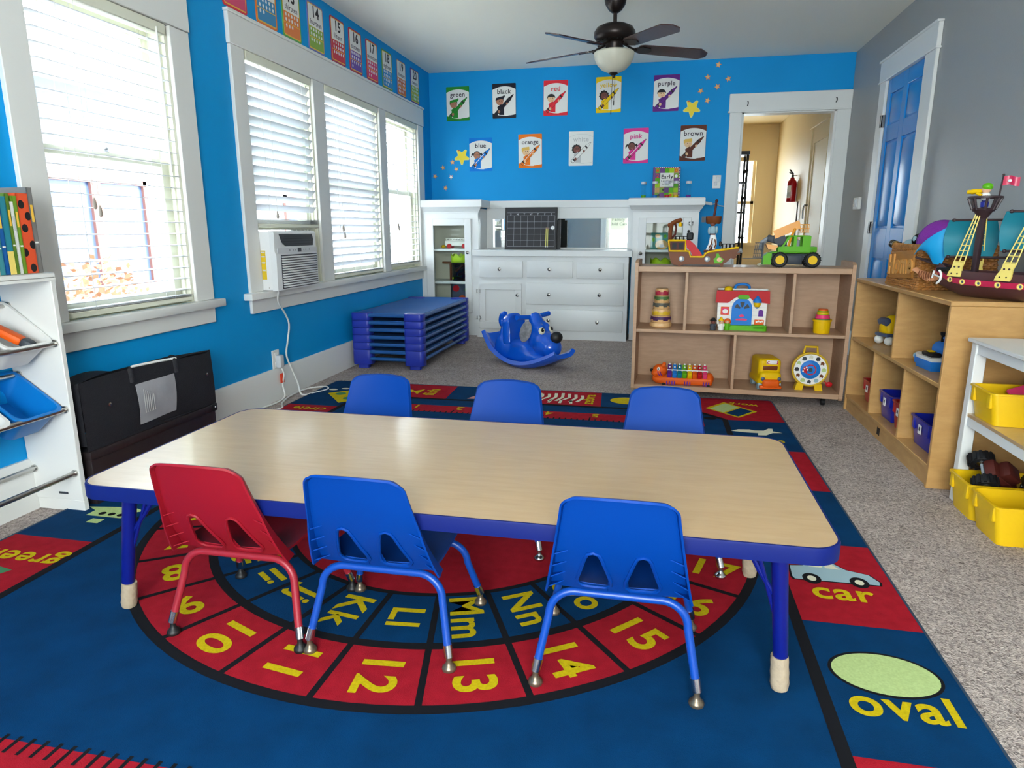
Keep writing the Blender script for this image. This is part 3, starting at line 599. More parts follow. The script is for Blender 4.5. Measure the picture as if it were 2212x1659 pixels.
# ================================================================== stacking chairs
def chair_meshes():
    """child stacking chair facing +y; origin on the floor under the middle"""
    ME = {}
    H, ZB, N_U, N_V = 0.268, 0.238, 22, 26
    def place(u, v):      # u -1..1, v 0..1 on the back
        w = 0.158+(0.1115-0.158)*v**0.9
        x = u*w; z = v*H; r = 0.024
        if v > 1-r/H and abs(x) > w-r:
            a = (abs(x)-(w-r))/r; b = (z-(H-r))/r; a2 = a*math.sqrt(1-b*b/2); b2 = b*math.sqrt(1-a*a/2)
            x = math.copysign(w-r+a2*r, x); z = H-r+b2*r
        z += 0.010*v*(1-(u*u)); un = x/w
        y = -0.160-0.088*v**1.1+0.020*un*un*(0.35+0.65*v)-0.004
        y += 0.05*(1-v)**3
        return Vector((x, y, ZB+z))
    tri = []
    for (vx, vz), a0 in (((0, .042), 30), ((-.0195, -.034), 150), ((.0195, -.034), 270)):
        rr = .018 if a0 == 30 else .020
        for q in range(11): t = math.radians(a0+120*q/10); tri.append((vx+rr*math.cos(t), vz+rr*math.sin(t)))
    def hole(cx, t):      # point of the rounded triangle in direction t
        dx, dz = math.cos(t), math.sin(t); best = .03
        for q in range(len(tri)):
            (ax, az), (bx, bz) = tri[q], tri[(q+1) % len(tri)]; ex, ez = bx-ax, bz-az; den = dx*ez-dz*ex
            if abs(den) < 1e-12: continue
            r_ = (ax*ez-az*ex)/den; w_ = (ax*dz-az*dx)/den
            if r_ > 0 and -1e-6 <= w_ <= 1+1e-6: best = r_; break
        return cx+dx*best, 0.066+dz*best
    us = [math.copysign(1-(1-abs(-1+2*i/N_U))**1.6, -1+2*i/N_U) if i != N_U//2 else 0.0 for i in range(N_U+1)]; vs2 = [1-(1-j/N_V)**1.5 for j in range(N_V+1)]
    sh = S(); c0 = {}
    def vid(P):
        key = tuple(round(q, 6) for q in P)
        if key not in c0: c0[key] = len(sh.v); sh.v.append(Vector(P))
        return c0[key]
    def quad(Ps): sh.f.append([vid(p) for p in Ps]); sh.m.append(0)
    j0, j1 = 0, 10; rects = ((2, 10), (12, 20))
    for j in range(N_V):
        for i in range(N_U):
            if any(a <= i < b for a, b in rects) and j0 <= j < j1: continue
            quad([place(us[i], vs2[j]), place(us[i+1], vs2[j]), place(us[i+1], vs2[j+1]), place(us[i], vs2[j+1])])
    rims = []
    for a, b in rects:
        per = [(i, j0) for i in range(a, b)]+[(b, j) for j in range(j0, j1)]+[(i, j1) for i in range(b, a, -1)]+[(a, j) for j in range(j1, j0, -1)]
        n = len(per); outer = [place(us[i], vs2[j]) for i, j in per]; cx = -.053 if a < 11 else .053
        def w_at(v): return 0.158+(0.1115-0.158)*v**0.9
        cz = 0.066
        inner = []
        for (i, j) in per:     # match by angle
            ou = us[i]*w_at(vs2[j])-cx; oz = vs2[j]*H-cz; t = math.atan2(oz, ou)
            hx, hz = hole(cx, t); v = hz/H; inner.append((hx/w_at(v), v))
        prev = [(us[i], vs2[j]) for i, j in per]; base = prev; R_ = 3
        for s_ in range(1, R_+1):
            cur = [(p[0]+(q[0]-p[0])*s_/R_, p[1]+(q[1]-p[1])*s_/R_) for p, q in zip(base, inner)]
            for k in range(n):
                l = (k+1) % n; quad([place(*prev[k]), place(*prev[l]), place(*cur[l]), place(*cur[k])])
            prev = cur
        rims.append([place(*p)+Vector((0, -.004, 0)) for p in inner])
    # rolled flange on the two sides and the top
    edge = [(-1, v) for v in vs2]+[(u, 1) for u in us[1:-1]]+[(1, v) for v in reversed(vs2)]
    E0 = [place(u, v) for u, v in edge]
    E1 = [p+Vector((math.copysign(.004, p.x) if abs(p.x) > .1 else 0, -0.012-.026*max(0, (.38-p.z)/.14), .003 if p.z > .47 else 0)) for p in E0]
    for k in range(len(edge)-1): quad([E0[k], E0[k+1], E1[k+1], E1[k]])
    ME['back'] = sh; ME['rims'] = rims
    # serrated stacking ribs on the two lower side flanges
    ribs = []
    for sx in (-1, 1):
        for k in range(4):
            v = .03+k*.13; p = place(sx, v); c_ = place(sx*.80, v+.05); d_ = .010+.026*max(0, (.38-p.z)/.14)
            q = [p+Vector((-sx*.001, -.002, 0)), p+Vector((sx*.002, -d_, .004)), c_+Vector((0, -.003, .0))]; rb = S(); rb.add([x_+Vector((0, 0, .0015)) for x_ in q]+[x_-Vector((0, 0, .0015)) for x_ in q], [(0, 1, 2), (5, 4, 3), (0, 3, 4, 1), (1, 4, 5, 2), (2, 5, 3, 0)]); ribs.append(rb)
    ME['ribs'] = ribs
    # seat
    st = S()
    def seat(a, b):
        u = a*2-1; y = -0.121+0.299*b; w = 0.152-0.012*b-0.02*max(0, b-.8)/.2*abs(u)
        z = 0.243-0.010*math.sin(PI*min(1, b*1.05))*(1-u*u)+0.010*u*u-0.030*max(0, b-.82)**1.2/.18**1.2*.7+0.008*(1-b)**8
        return Vector((u*w, y, z))
    st.grid(seat, 18, 16)
    ME['seat'] = st
    return ME
CH = chair_meshes()
def solid_mesh(sh, name, thick, offset):
    o_ = link(name+'_tmp', mesh_of(sh, name, 180, True)); md = o_.modifiers.new('s', 'SOLIDIFY'); md.thickness = thick; md.offset = offset
    me = bake(o_, name); me.set_sharp_from_angle(angle=math.radians(50)); return me
def build_chair(label, loc, rz, shell, leg, foot, group):
    c = thing('stacking_chair', label, 'chair', (loc[0], loc[1], RUGZ), rz, group)
    if rz: c.scale = (1, 1, .955)
    bk = link('backrest', solid_mesh(CH['back'], 'backrest', .005, 0), shell, c)
    for r in CH['rims']:
        o = S(); o.tube(r, .0042, 6, closed=True); obj('grip_hole_rim', o, shell, bk)
    for rb in CH['ribs']: obj('stacking_rib', rb, shell, bk)
    link('seat', solid_mesh(CH['seat'], 'seat', .006, 0), shell, c)
    for sy, bar, zt_, yt in ((-1, .0, .222, -.105), (1, 0, .205, .105)):
        fx, fy = .18, sy*.147
        pts = []
        for k in range(9):      # left bend
            t = k/8*PI/2; pts.append((-.158+.058*(math.sin(t)) , yt+(fy-yt)*.25*(1-math.sin(t)), zt_-.058+.058*math.sin(t)*1.0 if False else zt_-.058*(1-math.sin(t))))
        pts = [(-.158+.058*(1-math.cos(k/8*PI/2)), yt+(fy-yt)*.22*(1-k/8), zt_-.058+.058*math.sin(k/8*PI/2)) for k in range(9)]
        left = [(-fx, fy, .05)]+pts; right = [(-p[0], p[1], p[2]) for p in left][::-1]
        o = S(); o.tube(left+right, .0098, 12); lg = obj('leg_frame', o, leg, c)
        for sx in (-1, 1):
            d = (Vector((sx*.158, yt+(fy-yt)*.22, zt_-.058))-Vector((sx*fx, fy, .05))).normalized(); p = Vector((sx*fx, fy, .05))
            o = S(); o.cyl(p+d*.012, p-d*.018, .0112, None, 14); obj('chrome_sleeve', o, 'chrome', lg)
            b = p-d*.018; b.z = max(b.z, .02)
            o = S(); o.lathe([(0.0001, 0), (.0165, 0), (.0175, .004), (.0165, .009), (.011, .014), (.007, .022), (.007, .034)], (b.x, b.y, 0), 18); obj('glide_foot', o, foot, lg)
    return c
build_chair('red plastic stacking chair tucked at the near side of the table', (-1.022, 1.533), 0, 'chair_red', 'leg_red', 'black', 'stacking chairs at the table')
build_chair('blue plastic stacking chair next to the red chair, back towards the viewer', (-.630, 1.535), 0, 'chair_blue', 'leg_blue', 'glide_brown', 'stacking chairs at the table')
build_chair('blue plastic stacking chair at the right of the near side, back towards the viewer', (-.05, 1.528), 0, 'chair_blue', 'leg_blue', 'glide_brown', 'stacking chairs at the table')
build_chair('leftmost blue chair on the far side of the table', (-1.015, 2.14), PI, 'chair_blue', 'leg_blue', 'chrome', 'stacking chairs at the table')
build_chair('middle blue chair on the far side of the table', (-.510, 2.135), PI, 'chair_blue', 'leg_blue', 'chrome', 'stacking chairs at the table')
build_chair('rightmost blue chair on the far side of the table', (.053, 2.135), PI, 'chair_blue', 'leg_blue', 'chrome', 'stacking chairs at the table')
# ================================================================== blinds
def blind(label, y0, y1, ztop, zbot, tilt, stack=0, spacing=0.0545, group='window blinds'):
    yc = (y0+y1)/2; W = y1-y0-.014; x = XL-.012
    r = thing('window_blind', label, 'blind', (x, yc, zbot), 0, group)
    H = ztop-zbot
    o = S(); o.bb(-.03, .03, -W/2, W/2, H-.05, H, .004); obj('headrail', o, 'sash_cream', r)
    n = int((H-.075-stack*.006)/spacing); me = None
    for i in range(n):
        z = H-.075-spacing*(i+.2)
        if me is None:
            sh = S(); sh.box((0, 0, 0), (.05, W, .0028), .0012); me = mesh_of(sh, 'slat')
        s_ = link('slat', me, 'blind_white', r, (0, 0, z), (0, tilt, 0))
    for i in range(stack):
        link('slat', me, 'blind_white', r, (0, 0, .026+i*.005), (0, 0, 0))
    o = S(); o.bb(-.026, .026, -W/2, W/2, 0, .022, .003); obj('bottom_rail', o, 'sash_cream', r)
    for f in (-.36, .0, .36) if W > .85 else (-.33, .33):
        for dx in (-.026, .026):
            o = S(); o.cyl((dx, W*f, .01), (dx, W*f, H-.05), .0011, None, 5); obj('ladder_cord', o, 'cord_white', r)
    return r, W, H
mat('tassel_grey', (150, 140, 130), .6)
def tassels(r, pts, H):
    for y, z in pts:
        o = S(); o.cyl((.034, y, z), (.034, y, H-.03), .0012, None, 5); c = obj('lift_cord', o, 'cord_white', r)
        o = S(); o.lathe([(.003, .02), (.006, .01), (.009, -.012), (.0075, -.022), (.003, -.026)], (.034, y, z), 12); obj('tassel', o, 'tassel_grey', c)
b1, W, H = blind('open white slatted blind of the single window behind the bookshelf', 2.3, 3.06, 1.99, .70, .06, 2)
tassels(b1, [(-.19, .46), (-.165, .43)], H)
o = S(); o.cyl((.036, W/2-.07, .62), (.036, W/2-.07, H-.03), .004, None, 6); obj('tilt_wand', o, 'cord_white', b1)
bA, W, H = blind('half raised white blind above the air conditioner', 3.7, 4.455, 2.03, 1.062, -.85, 6); tassels(bA, [(-.17, .08)], H)
bB, W, H = blind('middle white blind of the triple window, slats nearly shut', 4.645, 5.585, 2.03, .70, -.75, 2); tassels(bB, [(-.3, .36), (-.28, .31)], H)
bC, W, H = blind('open white blind of the triple window nearest the far corner', 5.755, 6.535, 2.03, .72, .12, 2); tassels(bC, [(-.2, .37), (-.19, .35)], H)

# ================================================================== window air conditioner
mat('ac_white', (228, 229, 230), .4); mat('ac_grey', (205, 207, 210), .4); mat('ac_dark', (38, 40, 52), .3); mat('label_yellow', (225, 190, 30), .5)
ac = thing('air_conditioner', 'white window air conditioner with louvred grille on the sill', 'air conditioner', (XL, 3.94, .69))
o = S(); o.bb(-.3, .085, -.25, .25, .004, .35, .006, 2); obj('body', o, 'ac_white', ac)
o = S(); o.prism([(.083, .0), (.118, .004), (.122, .21), (.112, .235), (.116, .34), (.105, .352), (.083, .352)], -.252, .252, 'y')
fp = obj('front_panel', o, 'ac_white', ac)
for i in range(13):
    o = S(); o.box((.1245, .02, .022+i*.0148), (.012, .43, .0062), .002, 1, (0, .5, 0)); obj('louvre', o, 'ac_white', fp)
o = S(); o.bb(.1195, .1225, -.2, .24, .012, .212); obj('grille_back', o, 'ac_dark', fp)
o = S(); o.bb(.1185, .1235, -.235, .245, .222, .252); obj('control_strip', o, 'ac_grey', fp)
o = S(); o.bb(.1235, .1255, .0, .04, .226, .25); obj('display', o, 'ac_dark', fp)
o = S()
for yy in (-.1, -.06, -.03, .07, .095, .14): o.bb(.1235, .1245, yy, yy+.005, .234, .242)
obj('buttons', o, 'ac_dark', fp)
o = S(); P = [(-.2, .335), (.2, .335), (.215, .30), (.205, .262), (-.13, .262), (-.17, .285)]; o.prism(P, .1145, .1185, 'x'); ov = obj('air_outlet', o, 'ac_dark', fp)
for i in range(4): o = S(); o.bb(.117, .121, -.17+.01*i, .195, .275+i*.015, .278+i*.015); obj('vane', o, 'chalk_black', ov)
o = S(); o.bb(.02, .05, -.2515, -.2505, .07, .24); yl = obj('energy_sticker', o, 'label_yellow', ac)
o = S()
for zz in (.12, .165, .2, .225): o.bb(.024, .046, -.2525, -.2517, zz, zz+.008)
obj('sticker_print', o, 'ac_grey', yl)
o = S()
for dx, zz in ((-.02, .03), (.06, .02), (-.02, .06), (-.02, .1)): o.cyl((dx, -.2515, zz), (dx, -.25, zz), .004, None, 8)
obj('screws', o, 'steel', ac)
# supply cord, wall outlet and plug
cd = S(); xw = XL+.03
P = [(XL+.09, 3.74, .69), (XL+.06, 3.77, .62), (xw+.01, 3.87, .54), (xw, 3.93, .46), (xw, 3.9, .36), (xw, 3.87, .27), (xw+.01, 3.9, .18), (xw+.03, 3.93, .08), (XL+.1, 3.9, .008), (XL+.16, 3.95, .008), (XL+.2, 4.06, .008), (XL+.15, 4.13, .008), (XL+.06, 4.05, .008), (XL+.05, 3.85, .008), (XL+.1, 3.66, .008), (XL+.16, 3.55, .008), (XL+.1, 3.46, .008), (XL+.05, 3.52, .008), (XL+.06, 3.68, .008), (XL+.05, 3.78, .02), (xw, 3.8, .09), (xw+.02, 3.79, .16), (XL+.04, 3.785, .2)]
def spline(P, k=6):
    P = [Vector(p) for p in P]; out = []
    for i in range(len(P)-1):
        a, b, c, d = P[max(0, i-1)], P[i], P[i+1], P[min(len(P)-1, i+2)]
        for j in range(k):
            t = j/k; out.append(.5*((2*b)+(c-a)*t+(2*a-5*b+4*c-d)*t*t+(3*b-a-3*c+d)*t**3))
    return out+[P[-1]]
cd.tube(spline(P), .0055, 8); pc = tag(obj('power_cord', cd, 'cord_white'), 'white power cord hanging from the air conditioner and coiled on the carpet', 'cord')
o = S(); o.bb(XL+.03, XL+.036, 3.775, 3.815, .105, .165, .001); mat('tag_orange', (240, 72, 40), .6); obj('warning_tag', o, 'tag_orange', pc)
o = S(); o.bb(XL+.012, XL+.05, 3.765, 3.81, .205, .285, .008, 2); obj('plug_block', o, 'ac_grey', pc)
ot = tag(obj('wall_outlet', S().bb(XL, XL+.008, 3.745, 3.825, .19, .315, .003), 'trim_white'), 'white electrical outlet plate low on the blue side wall', 'outlet')
o = S(); o.bb(XL+.008, XL+.012, 3.768, 3.802, .265, .3, .002); o.bb(XL+.008, XL+.012, 3.768, 3.802, .205, .24, .002); obj('socket_face', o, 'white', ot)

# ================================================================== posters, stars, switch, thermostat
COLS = {'green': (40, 140, 50), 'black': (34, 34, 46), 'red': (232, 48, 62), 'yellow': (246, 205, 24), 'purple': (104, 42, 134), 'blue': (0, 122, 214), 'orange': (240, 124, 34), 'white': (236, 236, 232), 'pink': (228, 62, 150), 'brown': (104, 56, 42)}
for k_, c in COLS.items(): mat('poster_'+k_, c, .6, spec=.2)
mat('crayon_dark', (30, 26, 30), .6); mat('skin_light', (236, 196, 150), .6); mat('skin_tan', (178, 120, 90), .6); mat('skin_brown', (120, 66, 54), .6); mat('hair_black', (22, 20, 22), .6); mat('hair_blond', (226, 182, 84), .6); mat('poster_grey', (196, 196, 196), .6); mat('poster_ink', (60, 46, 60), .6); mat('cheek', (214, 120, 110), .6)
POST = [('green', -2.016, 2.281, 'skin_tan', 'cap'), ('black', -1.54, 2.291, 'skin_tan', 'cap'), ('red', -1.025, 2.299, 'skin_light', 'short'), ('yellow', -.513, 2.309, 'skin_brown', 'curl'), ('purple', .028, 2.302, 'skin_light', 'short'),
        ('blue', -1.785, 1.79, 'skin_tan', 'bunch'), ('orange', -1.275, 1.812, 'skin_light', 'blond'), ('white', -.768, 1.824, 'skin_brown', 'curl'), ('pink', -.237, 1.837, 'skin_brown', 'bunch'), ('brown', .297, 1.848, 'skin_light', 'blond')]
for nm, px, pz, skin, hair in POST:
    w, h = .238, .322; tilt = random.uniform(-.012, .012)
    r = thing('colour_poster', 'poster with the word %s and a child holding a %s crayon' % (nm, nm), 'poster', (px, YB-.003, pz), 0, 'colour word posters on the blue wall', rot=(0, tilt, 0))
    pm = 'poster_'+nm
    o = S(); o.prism(rrect(0, 0, w, h, .006, 2), -.0015, .0025, 'y'); obj('sheet', o, pm, r)
    top = [(x, .105*h/.322+.030*(1-(x/(w/2))**2)) for x in [w/2*.985*(1-2*i/16) for i in range(17)]]
    bot = [(x, -.122-.020*(1-((x-.03)/(w/2))**2)+(.0 if x < .03 else .004)) for x in [-w/2*.985+w*.985*i/16 for i in range(17)]]
    if nm == 'white': flat('outline', [band(top, .0022), band(bot, .0022)], 'poster_grey', r, -.0019)
    else: flat('white_panel', [top+bot], 'paper', r, -.0019)
    tm = {'white': 'poster_grey', 'yellow': 'poster_yellow', 'red': 'poster_red', 'pink': 'poster_pink', 'black': 'crayon_dark'}.get(nm, 'poster_ink')
    lettering('word', nm, .062 if len(nm) < 6 else .056, tm, r, .0, .084, -.0056, bold=.0008)
    hx, hz = -.043, -.006
    A = []
    hd = ell(hx, hz, .036, .034, 22)
    if hair == 'cap': A = [(ell(hx, hz+.004, .041, .037, 22, 10, 190), 1), (hd, 0), ([(hx-.044, hz+.012), (hx-.038, hz+.036), (hx, hz+.046), (hx+.03, hz+.05), (hx+.048, hz+.062), (hx+.052, hz+.042), (hx+.036, hz+.024), (hx, hz+.022)], 2)]
    elif hair == 'short': A = [(hd, 0), ([(hx-.04, hz-.002)]+ell(hx, hz+.004, .041, .04, 14, 180, 0)+[(hx+.03, hz+.014), (hx-.03, hz+.014)], 1)]
    elif hair == 'curl': A = [(star(hx, hz, .05, .042, 11), 1), (ell(hx+.003, hz-.004, .033, .032, 22), 0)]
    elif hair == 'bunch': A = [(ell(hx+.004, hz+.004, .036, .038, 22), 1), (ell(hx+.004, hz-.004, .031, .037, 22), 0), (band([(hx-.034, hz+.02), (hx-.052, hz-.002)], .016), 1), (band([(hx-.052, hz-.008), (hx-.057, hz-.014)], .012), 1), (band([(hx+.042, hz+.02), (hx+.06, hz-.004)], .02), 1)]
    else: A = [(hd, 0), ([(hx-.04, hz-.004), (hx-.044, hz+.03), (hx-.03, hz+.042), (hx, hz+.044), (hx+.034, hz+.048), (hx+.036, hz+.02), (hx+.02, hz+.018), (hx-.024, hz+.012)], 1)]
    hm = 'hair_blond' if hair == 'blond' else 'hair_black'
    A += [(ell(hx-.005, hz+.004, .0035, .0045, 8), 3), (ell(hx+.016, hz+.005, .0035, .0045, 8), 3), (band([(hx-.004, hz-.014), (hx+.008, hz-.019), (hx+.018, hz-.012)], .003), 4)]
    flat('child_portrait', A, [skin, hm, pm, 'crayon_dark', 'cheek'], r, -.0026)
    flat('shirt', [[(-.07, -.055), (-.03, -.03), (0, -.06), (.0, -.132), (-.05, -.13)]], pm if nm != 'white' else 'poster_grey', r, -.0034)
    ax, az, bx, bz = -.087, -.125, .098, .058; dx, dz = bx-ax, bz-az; l = math.hypot(dx, dz); dx /= l; dz /= l
    q = lambda t, s_: (ax+dx*t*l-dz*s_, az+dz*t*l+dx*s_)
    flat('crayon', [([q(-.01, -.017), q(.8, -.017), q(.83, -.012), q(.98, -.005), q(1, 0), q(.98, .005), q(.83, .012), q(.8, .017), q(-.01, .017)], 1), ([q(.005, -.0145), q(.8, -.0145), q(.84, -.01), q(.975, -.003), q(.975, .003), q(.84, .01), q(.8, .0145), q(.005, .0145)], 0), ([q(.08, -.0145), q(.13, -.0145), q(.13, .0145), q(.08, .0145)], 1), ([q(.73, -.0145), q(.78, -.0145), q(.78, .0145), q(.73, .0145)], 1), ([q(.16, .004), q(.68, .004), q(.68, .009), q(.16, .009)], 2)],
         [pm, 'crayon_dark', 'paper' if nm in ('blue', 'pink', 'orange') else pm], r, -.0042)
    flat('hand', [ell(-.052, -.098, .012, .014, 12)], skin, r, -.0052); flat('hand', [ell(.03, -.026, .01, .011, 12)], skin, r, -.0052)
NUM = [('10', 'ten', 3.375, (222, 60, 60), (226, 84, 130)), ('11', 'eleven', 3.667, (222, 50, 64), (214, 74, 112)), ('12', 'twelve', 3.985, (236, 120, 50), (60, 140, 190)), ('13', 'thirteen', 4.278, (90, 170, 90), (232, 130, 66)), ('14', 'fourteen', 4.6, (110, 120, 190), (140, 176, 70)), ('15', 'fifteen', 4.93, (170, 44, 90), (206, 46, 66)), ('16', 'sixteen', 5.23, (186, 44, 80), (112, 76, 170)), ('17', 'seventeen', 5.542, (186, 44, 90), (222, 54, 116)), ('18', 'eighteen', 5.862, (80, 150, 90), (36, 140, 206)), ('19', 'nineteen', 6.196, (70, 110, 190), (214, 110, 60)), ('20', 'twenty', 6.552, (96, 70, 160), (140, 186, 60))]
mat('frame_yellow', (240, 190, 70), .6)
for s_, word, yc, cb, ci in NUM:
    v = int(s_); w, h = .225, .3
    r = thing('number_card', 'number card %s with the word %s and rows of white dots' % (s_, word), 'poster', (XL+.003, yc, 2.372), PI/2, 'number cards above the windows')
    mat('card_edge_'+s_, cb, .55); mat('card_block_'+s_, ci, .55)
    o = S(); o.prism(rrect(0, 0, w, h, .018, 4), -.0015, .0025, 'y'); obj('sheet', o, 'card_edge_'+s_, r)
    flat('inner_border', [rrect(0, 0, w-.02, h-.02, .012, 4)], 'frame_yellow', r, -.0019)
    flat('white_panel', [rrect(0, .067, w-.03, .134, .008, 3)], 'paper', r, -.0024)
    flat('number_block', [[(-w/2+.015, -.002), (w/2-.015, -.002), (w/2-.015, -.062), (-w/2+.015, -.062)], rrect(0, -.1, w-.03, .066, .006, 3)], 'card_block_'+s_, r, -.0024)
    dots = []
    for i in range(v):
        if i < 10: dots.append(ell(-.07+.035*(i % 5), -.017-.03*(i//5), .009, .011, 12))
        else: dots.append(ell(-.07+.035*((i-10) % 5), -.082-.03*((i-10)//5), .009, .011, 12))
    flat('dots', dots, 'white', r, -.0030)
    lettering('numeral', s_, .095, 'crayon_dark', r, 0, .092, -.003, bold=.003); lettering('word', word, .047, 'poster_ink', r, 0, .028, -.003, bold=.0006, sx=1.0 if len(word) < 8 else .9)
mat('star_yellow', (240, 214, 20), .45); mat('star_rim', (226, 220, 120), .5); mat('star_orange', (238, 184, 120), .5); mat('star_edge', (200, 90, 70), .5)
for px, pz, nm, a0 in ((-1.984, 1.774, 'large yellow paper star beside the blue poster', -90), (.27, 2.16, 'large yellow paper star beside the purple poster', -92)):
    r = thing('paper_star', nm, 'star', (px, YB-.002, pz), 0, 'paper stars')
    o = S(); o.prism(star(0, 0, .082, .043, 5, a0, 7), -.001, .0025, 'y'); obj('star_sheet', o, 'star_rim', r)
    flat('star_face', [star(0, 0, .07, .036, 5, a0, 7)], 'star_yellow', r, -.0015); flat('bow', [rrect(-.032, .062, .022, .012, .003, 2)], 'star_edge', r, -.0022)
WH = {0: 'nearest the large star', 1: 'second nearest the large star', 2: 'below the large star', 3: 'palest, below the others', 4: 'closest to the corner', 5: 'lowest above the cabinet'}
for i, (px, pz) in enumerate([(-2.085, 1.722), (-2.187, 1.671), (-2.043, 1.653), (-2.103, 1.577), (-2.275, 1.587), (-2.166, 1.469)]):
    o = S(); o.prism(star(0, 0, .027, .0125, 5, 95+i*9), -.001, .002, 'y'); t = tag(obj('paper_star', o, 'star_edge', None, (px, YB-.002, pz)), 'small orange paper star by the blue poster, '+WH[i], 'star', 'small paper stars'); flat('star_face', [star(0, 0, .022, .0105, 5, 95+i*9)], 'paper' if i == 3 else 'star_orange', t, -.0015)
WR = {0: 'left of the topmost pair', 1: 'farthest right', 2: 'in the middle of the trail', 3: 'just above the large star', 4: 'right of the large star', 5: 'highest of the trail'}
for i, (px, pz) in enumerate([(.399, 2.426), (.583, 2.404), (.490, 2.340), (.342, 2.309), (.408, 2.223), (.488, 2.529)]):
    o = S(); o.prism(star(0, 0, .03, .014, 5, 95+i*11), -.001, .002, 'y'); t = tag(obj('paper_star', o, 'star_edge', None, (px, YB-.002, pz)), 'small orange paper star by the purple poster, '+WR[i], 'star', 'small paper stars'); flat('star_face', [star(0, 0, .025, .0115, 5, 95+i*11)], 'star_orange', t, -.0015)
ls = tag(obj('light_switch', S().box((0, 0, 0), (.076, .008, .122), .003), 'trim_white', None, (.537, YB-.004, 1.491)), 'white light switch plate beside the doorway', 'switch')
o = S(); o.box((.008, -.007, .022), (.03, .008, .045), .002); o.box((-.008, -.006, -.018), (.026, .006, .035), .002); obj('rocker', o, 'ac_grey', ls)
th = tag(obj('thermostat', S().box((0, 0, 0), (.026, .15, .1), .006, 2), 'trim_white', None, (XR-.013, 6.41, 1.26)), 'white wall thermostat beside the blue door', 'thermostat')
o = S(); o.bb(-.0155, -.0125, -.045, .01, -.03, .036); obj('display', o, 'ac_grey', th)
o = S(); o.bb(-.018, -.0125, .03, .06, -.025, .0, .002); o.bb(-.018, -.0125, .03, .06, .008, .03, .002); obj('buttons', o, 'steel', th)
# ================================================================== built-in cabinet along the back wall
cab = thing('built_in_cabinet', 'white painted built-in cabinet with drawers, mirror and two glazed towers', 'cabinet', (0, YB, 0))
YS, YC, T = -.39, -.49, .02          # fronts of towers and of the middle, relative to the wall
CW = 'cabinet_white'; mat('cabinet_inside', (205, 200, 184), .6)
def knob(x, y, z, parent, r=.017):
    o = S(); o.lathe([(.011, 0), (.011, .004), (.006, .007), (.006, .016), (r*.8, .019), (r, .026), (r*.85, .033), (.0001, .036)], (x, y, z), 16, 0, Matrix.Rotation(PI/2, 4, 'X')); return obj('knob', o, 'nickel', parent)
def hinge(x, y, z, parent):
    o = S()
    for dx in (-1, 1):
        for dz in (-1, 0, 1): o.cyl((x+dx*(.016 if dz else .024), y, z+dz*.014), (x+dx*(.016 if dz else .024), y-.003, z+dz*.014), .009, None, 8)
        o.bb(x+dx*.003, x+dx*.02, y-.003, y, z-.016, z+.016)
    o.cyl((x, y-.003, z-.022), (x, y-.003, z+.022), .004, None, 8); return obj('hinge', o, CW, parent)
def tower(x0, x1, dx0, dx1, gx0, gx1, gz1, shelves, nm):
    o = S(); o.bb(x0, x0+T, YS+.02, 0, 0, 1.25); o.bb(x1-T, x1, YS+.02, 0, 0, 1.25); o.bb(x0+T, x1-T, -.012, 0, .1, 1.25, mi=1); o.bb(x0+T, x1-T, YS+.02, -.012, .18, .2); o.bb(x0+T, x1-T, YS+.02, -.012, 1.2, 1.25)
    tw = obj('tower', o, [CW, 'cabinet_inside'], cab)
    o = S(); o.bb(x0, dx0+.004, YS, YS+.02, 0, 1.22); o.bb(dx1-.004, x1, YS, YS+.02, 0, 1.22); o.bb(dx0+.004, dx1-.004, YS, YS+.02, 1.15, 1.22); o.bb(dx0+.004, dx1-.004, YS, YS+.02, 0, .225); obj('face_frame', o, CW, tw)
    o = S(); cx0, cx1 = x0-.0, x1+.0
    cr = [(YS+.02, 1.205), (YS-.004, 1.205), (YS-.008, 1.222), (YS-.02, 1.23), (YS-.038, 1.262), (YS-.045, 1.265), (YS-.045, 1.325), (YS-.035, 1.333), (YS+.02, 1.333)]
    ov = [.004, .004, .008, .02, .038, .045, .045, .035, .035]
    a = x0-.001 if x0 < -2.3 else None; b = None
    V = []; k = len(cr)
    for e, xx, sg in ((0, x0, -1), (1, x1, 1)):
        for (yy, zz), oo in zip(cr, ov): V.append((xx+sg*(0 if (xx < -2.3) else oo), yy, zz))
    o.add(V, [(i, (i+1) % k, k+(i+1) % k, k+i) for i in range(k)]+[tuple(range(k)), tuple(range(2*k-1, k-1, -1))])
    e0 = x0 if x0 < -2.3 else x0-.042; o.bb(e0, x1+.042, YS-.036, 0, 1.262, 1.333, .004)
    obj('crown_moulding', o, CW, tw)
    gz0 = .30
    o = S(); y0, y1 = YS-.018, YS-.001
    o.bb(dx0, gx0, y0, y1, .23, 1.153, .003); o.bb(gx1, dx1, y0, y1, .23, 1.153, .003); o.bb(gx0-.001, gx1+.001, y0, y1, gz1, 1.153, .003); o.bb(gx0-.001, gx1+.001, y0, y1, .23, gz0, .003)
    d = obj('glass_door', o, CW, tw); o = S(); o.bb(gx0-.002, gx1+.002, YS-.011, YS-.008, gz0-.002, gz1+.002); obj('glass_pane', o, 'window_glass', d)
    for z in shelves: o = S(); o.bb(x0+T, x1-T, YS+.025, -.012, z-.024, z, .002); obj('shelf', o, CW, tw)
    return tw, d
twL, dL = tower(-2.313, -1.72, -2.258, -1.79, -2.178, -1.857, 1.087, (.538, .862), 'left')
knob(-1.823, YS-.018, .828, dL)
twR, dR = tower(-.225, .372, -.17, .305, -.10, .233, 1.105, (.5, .862), 'right')
knob(-.143, YS-.018, .828, dR); hinge(.302, YS-.018, 1.10, dR)
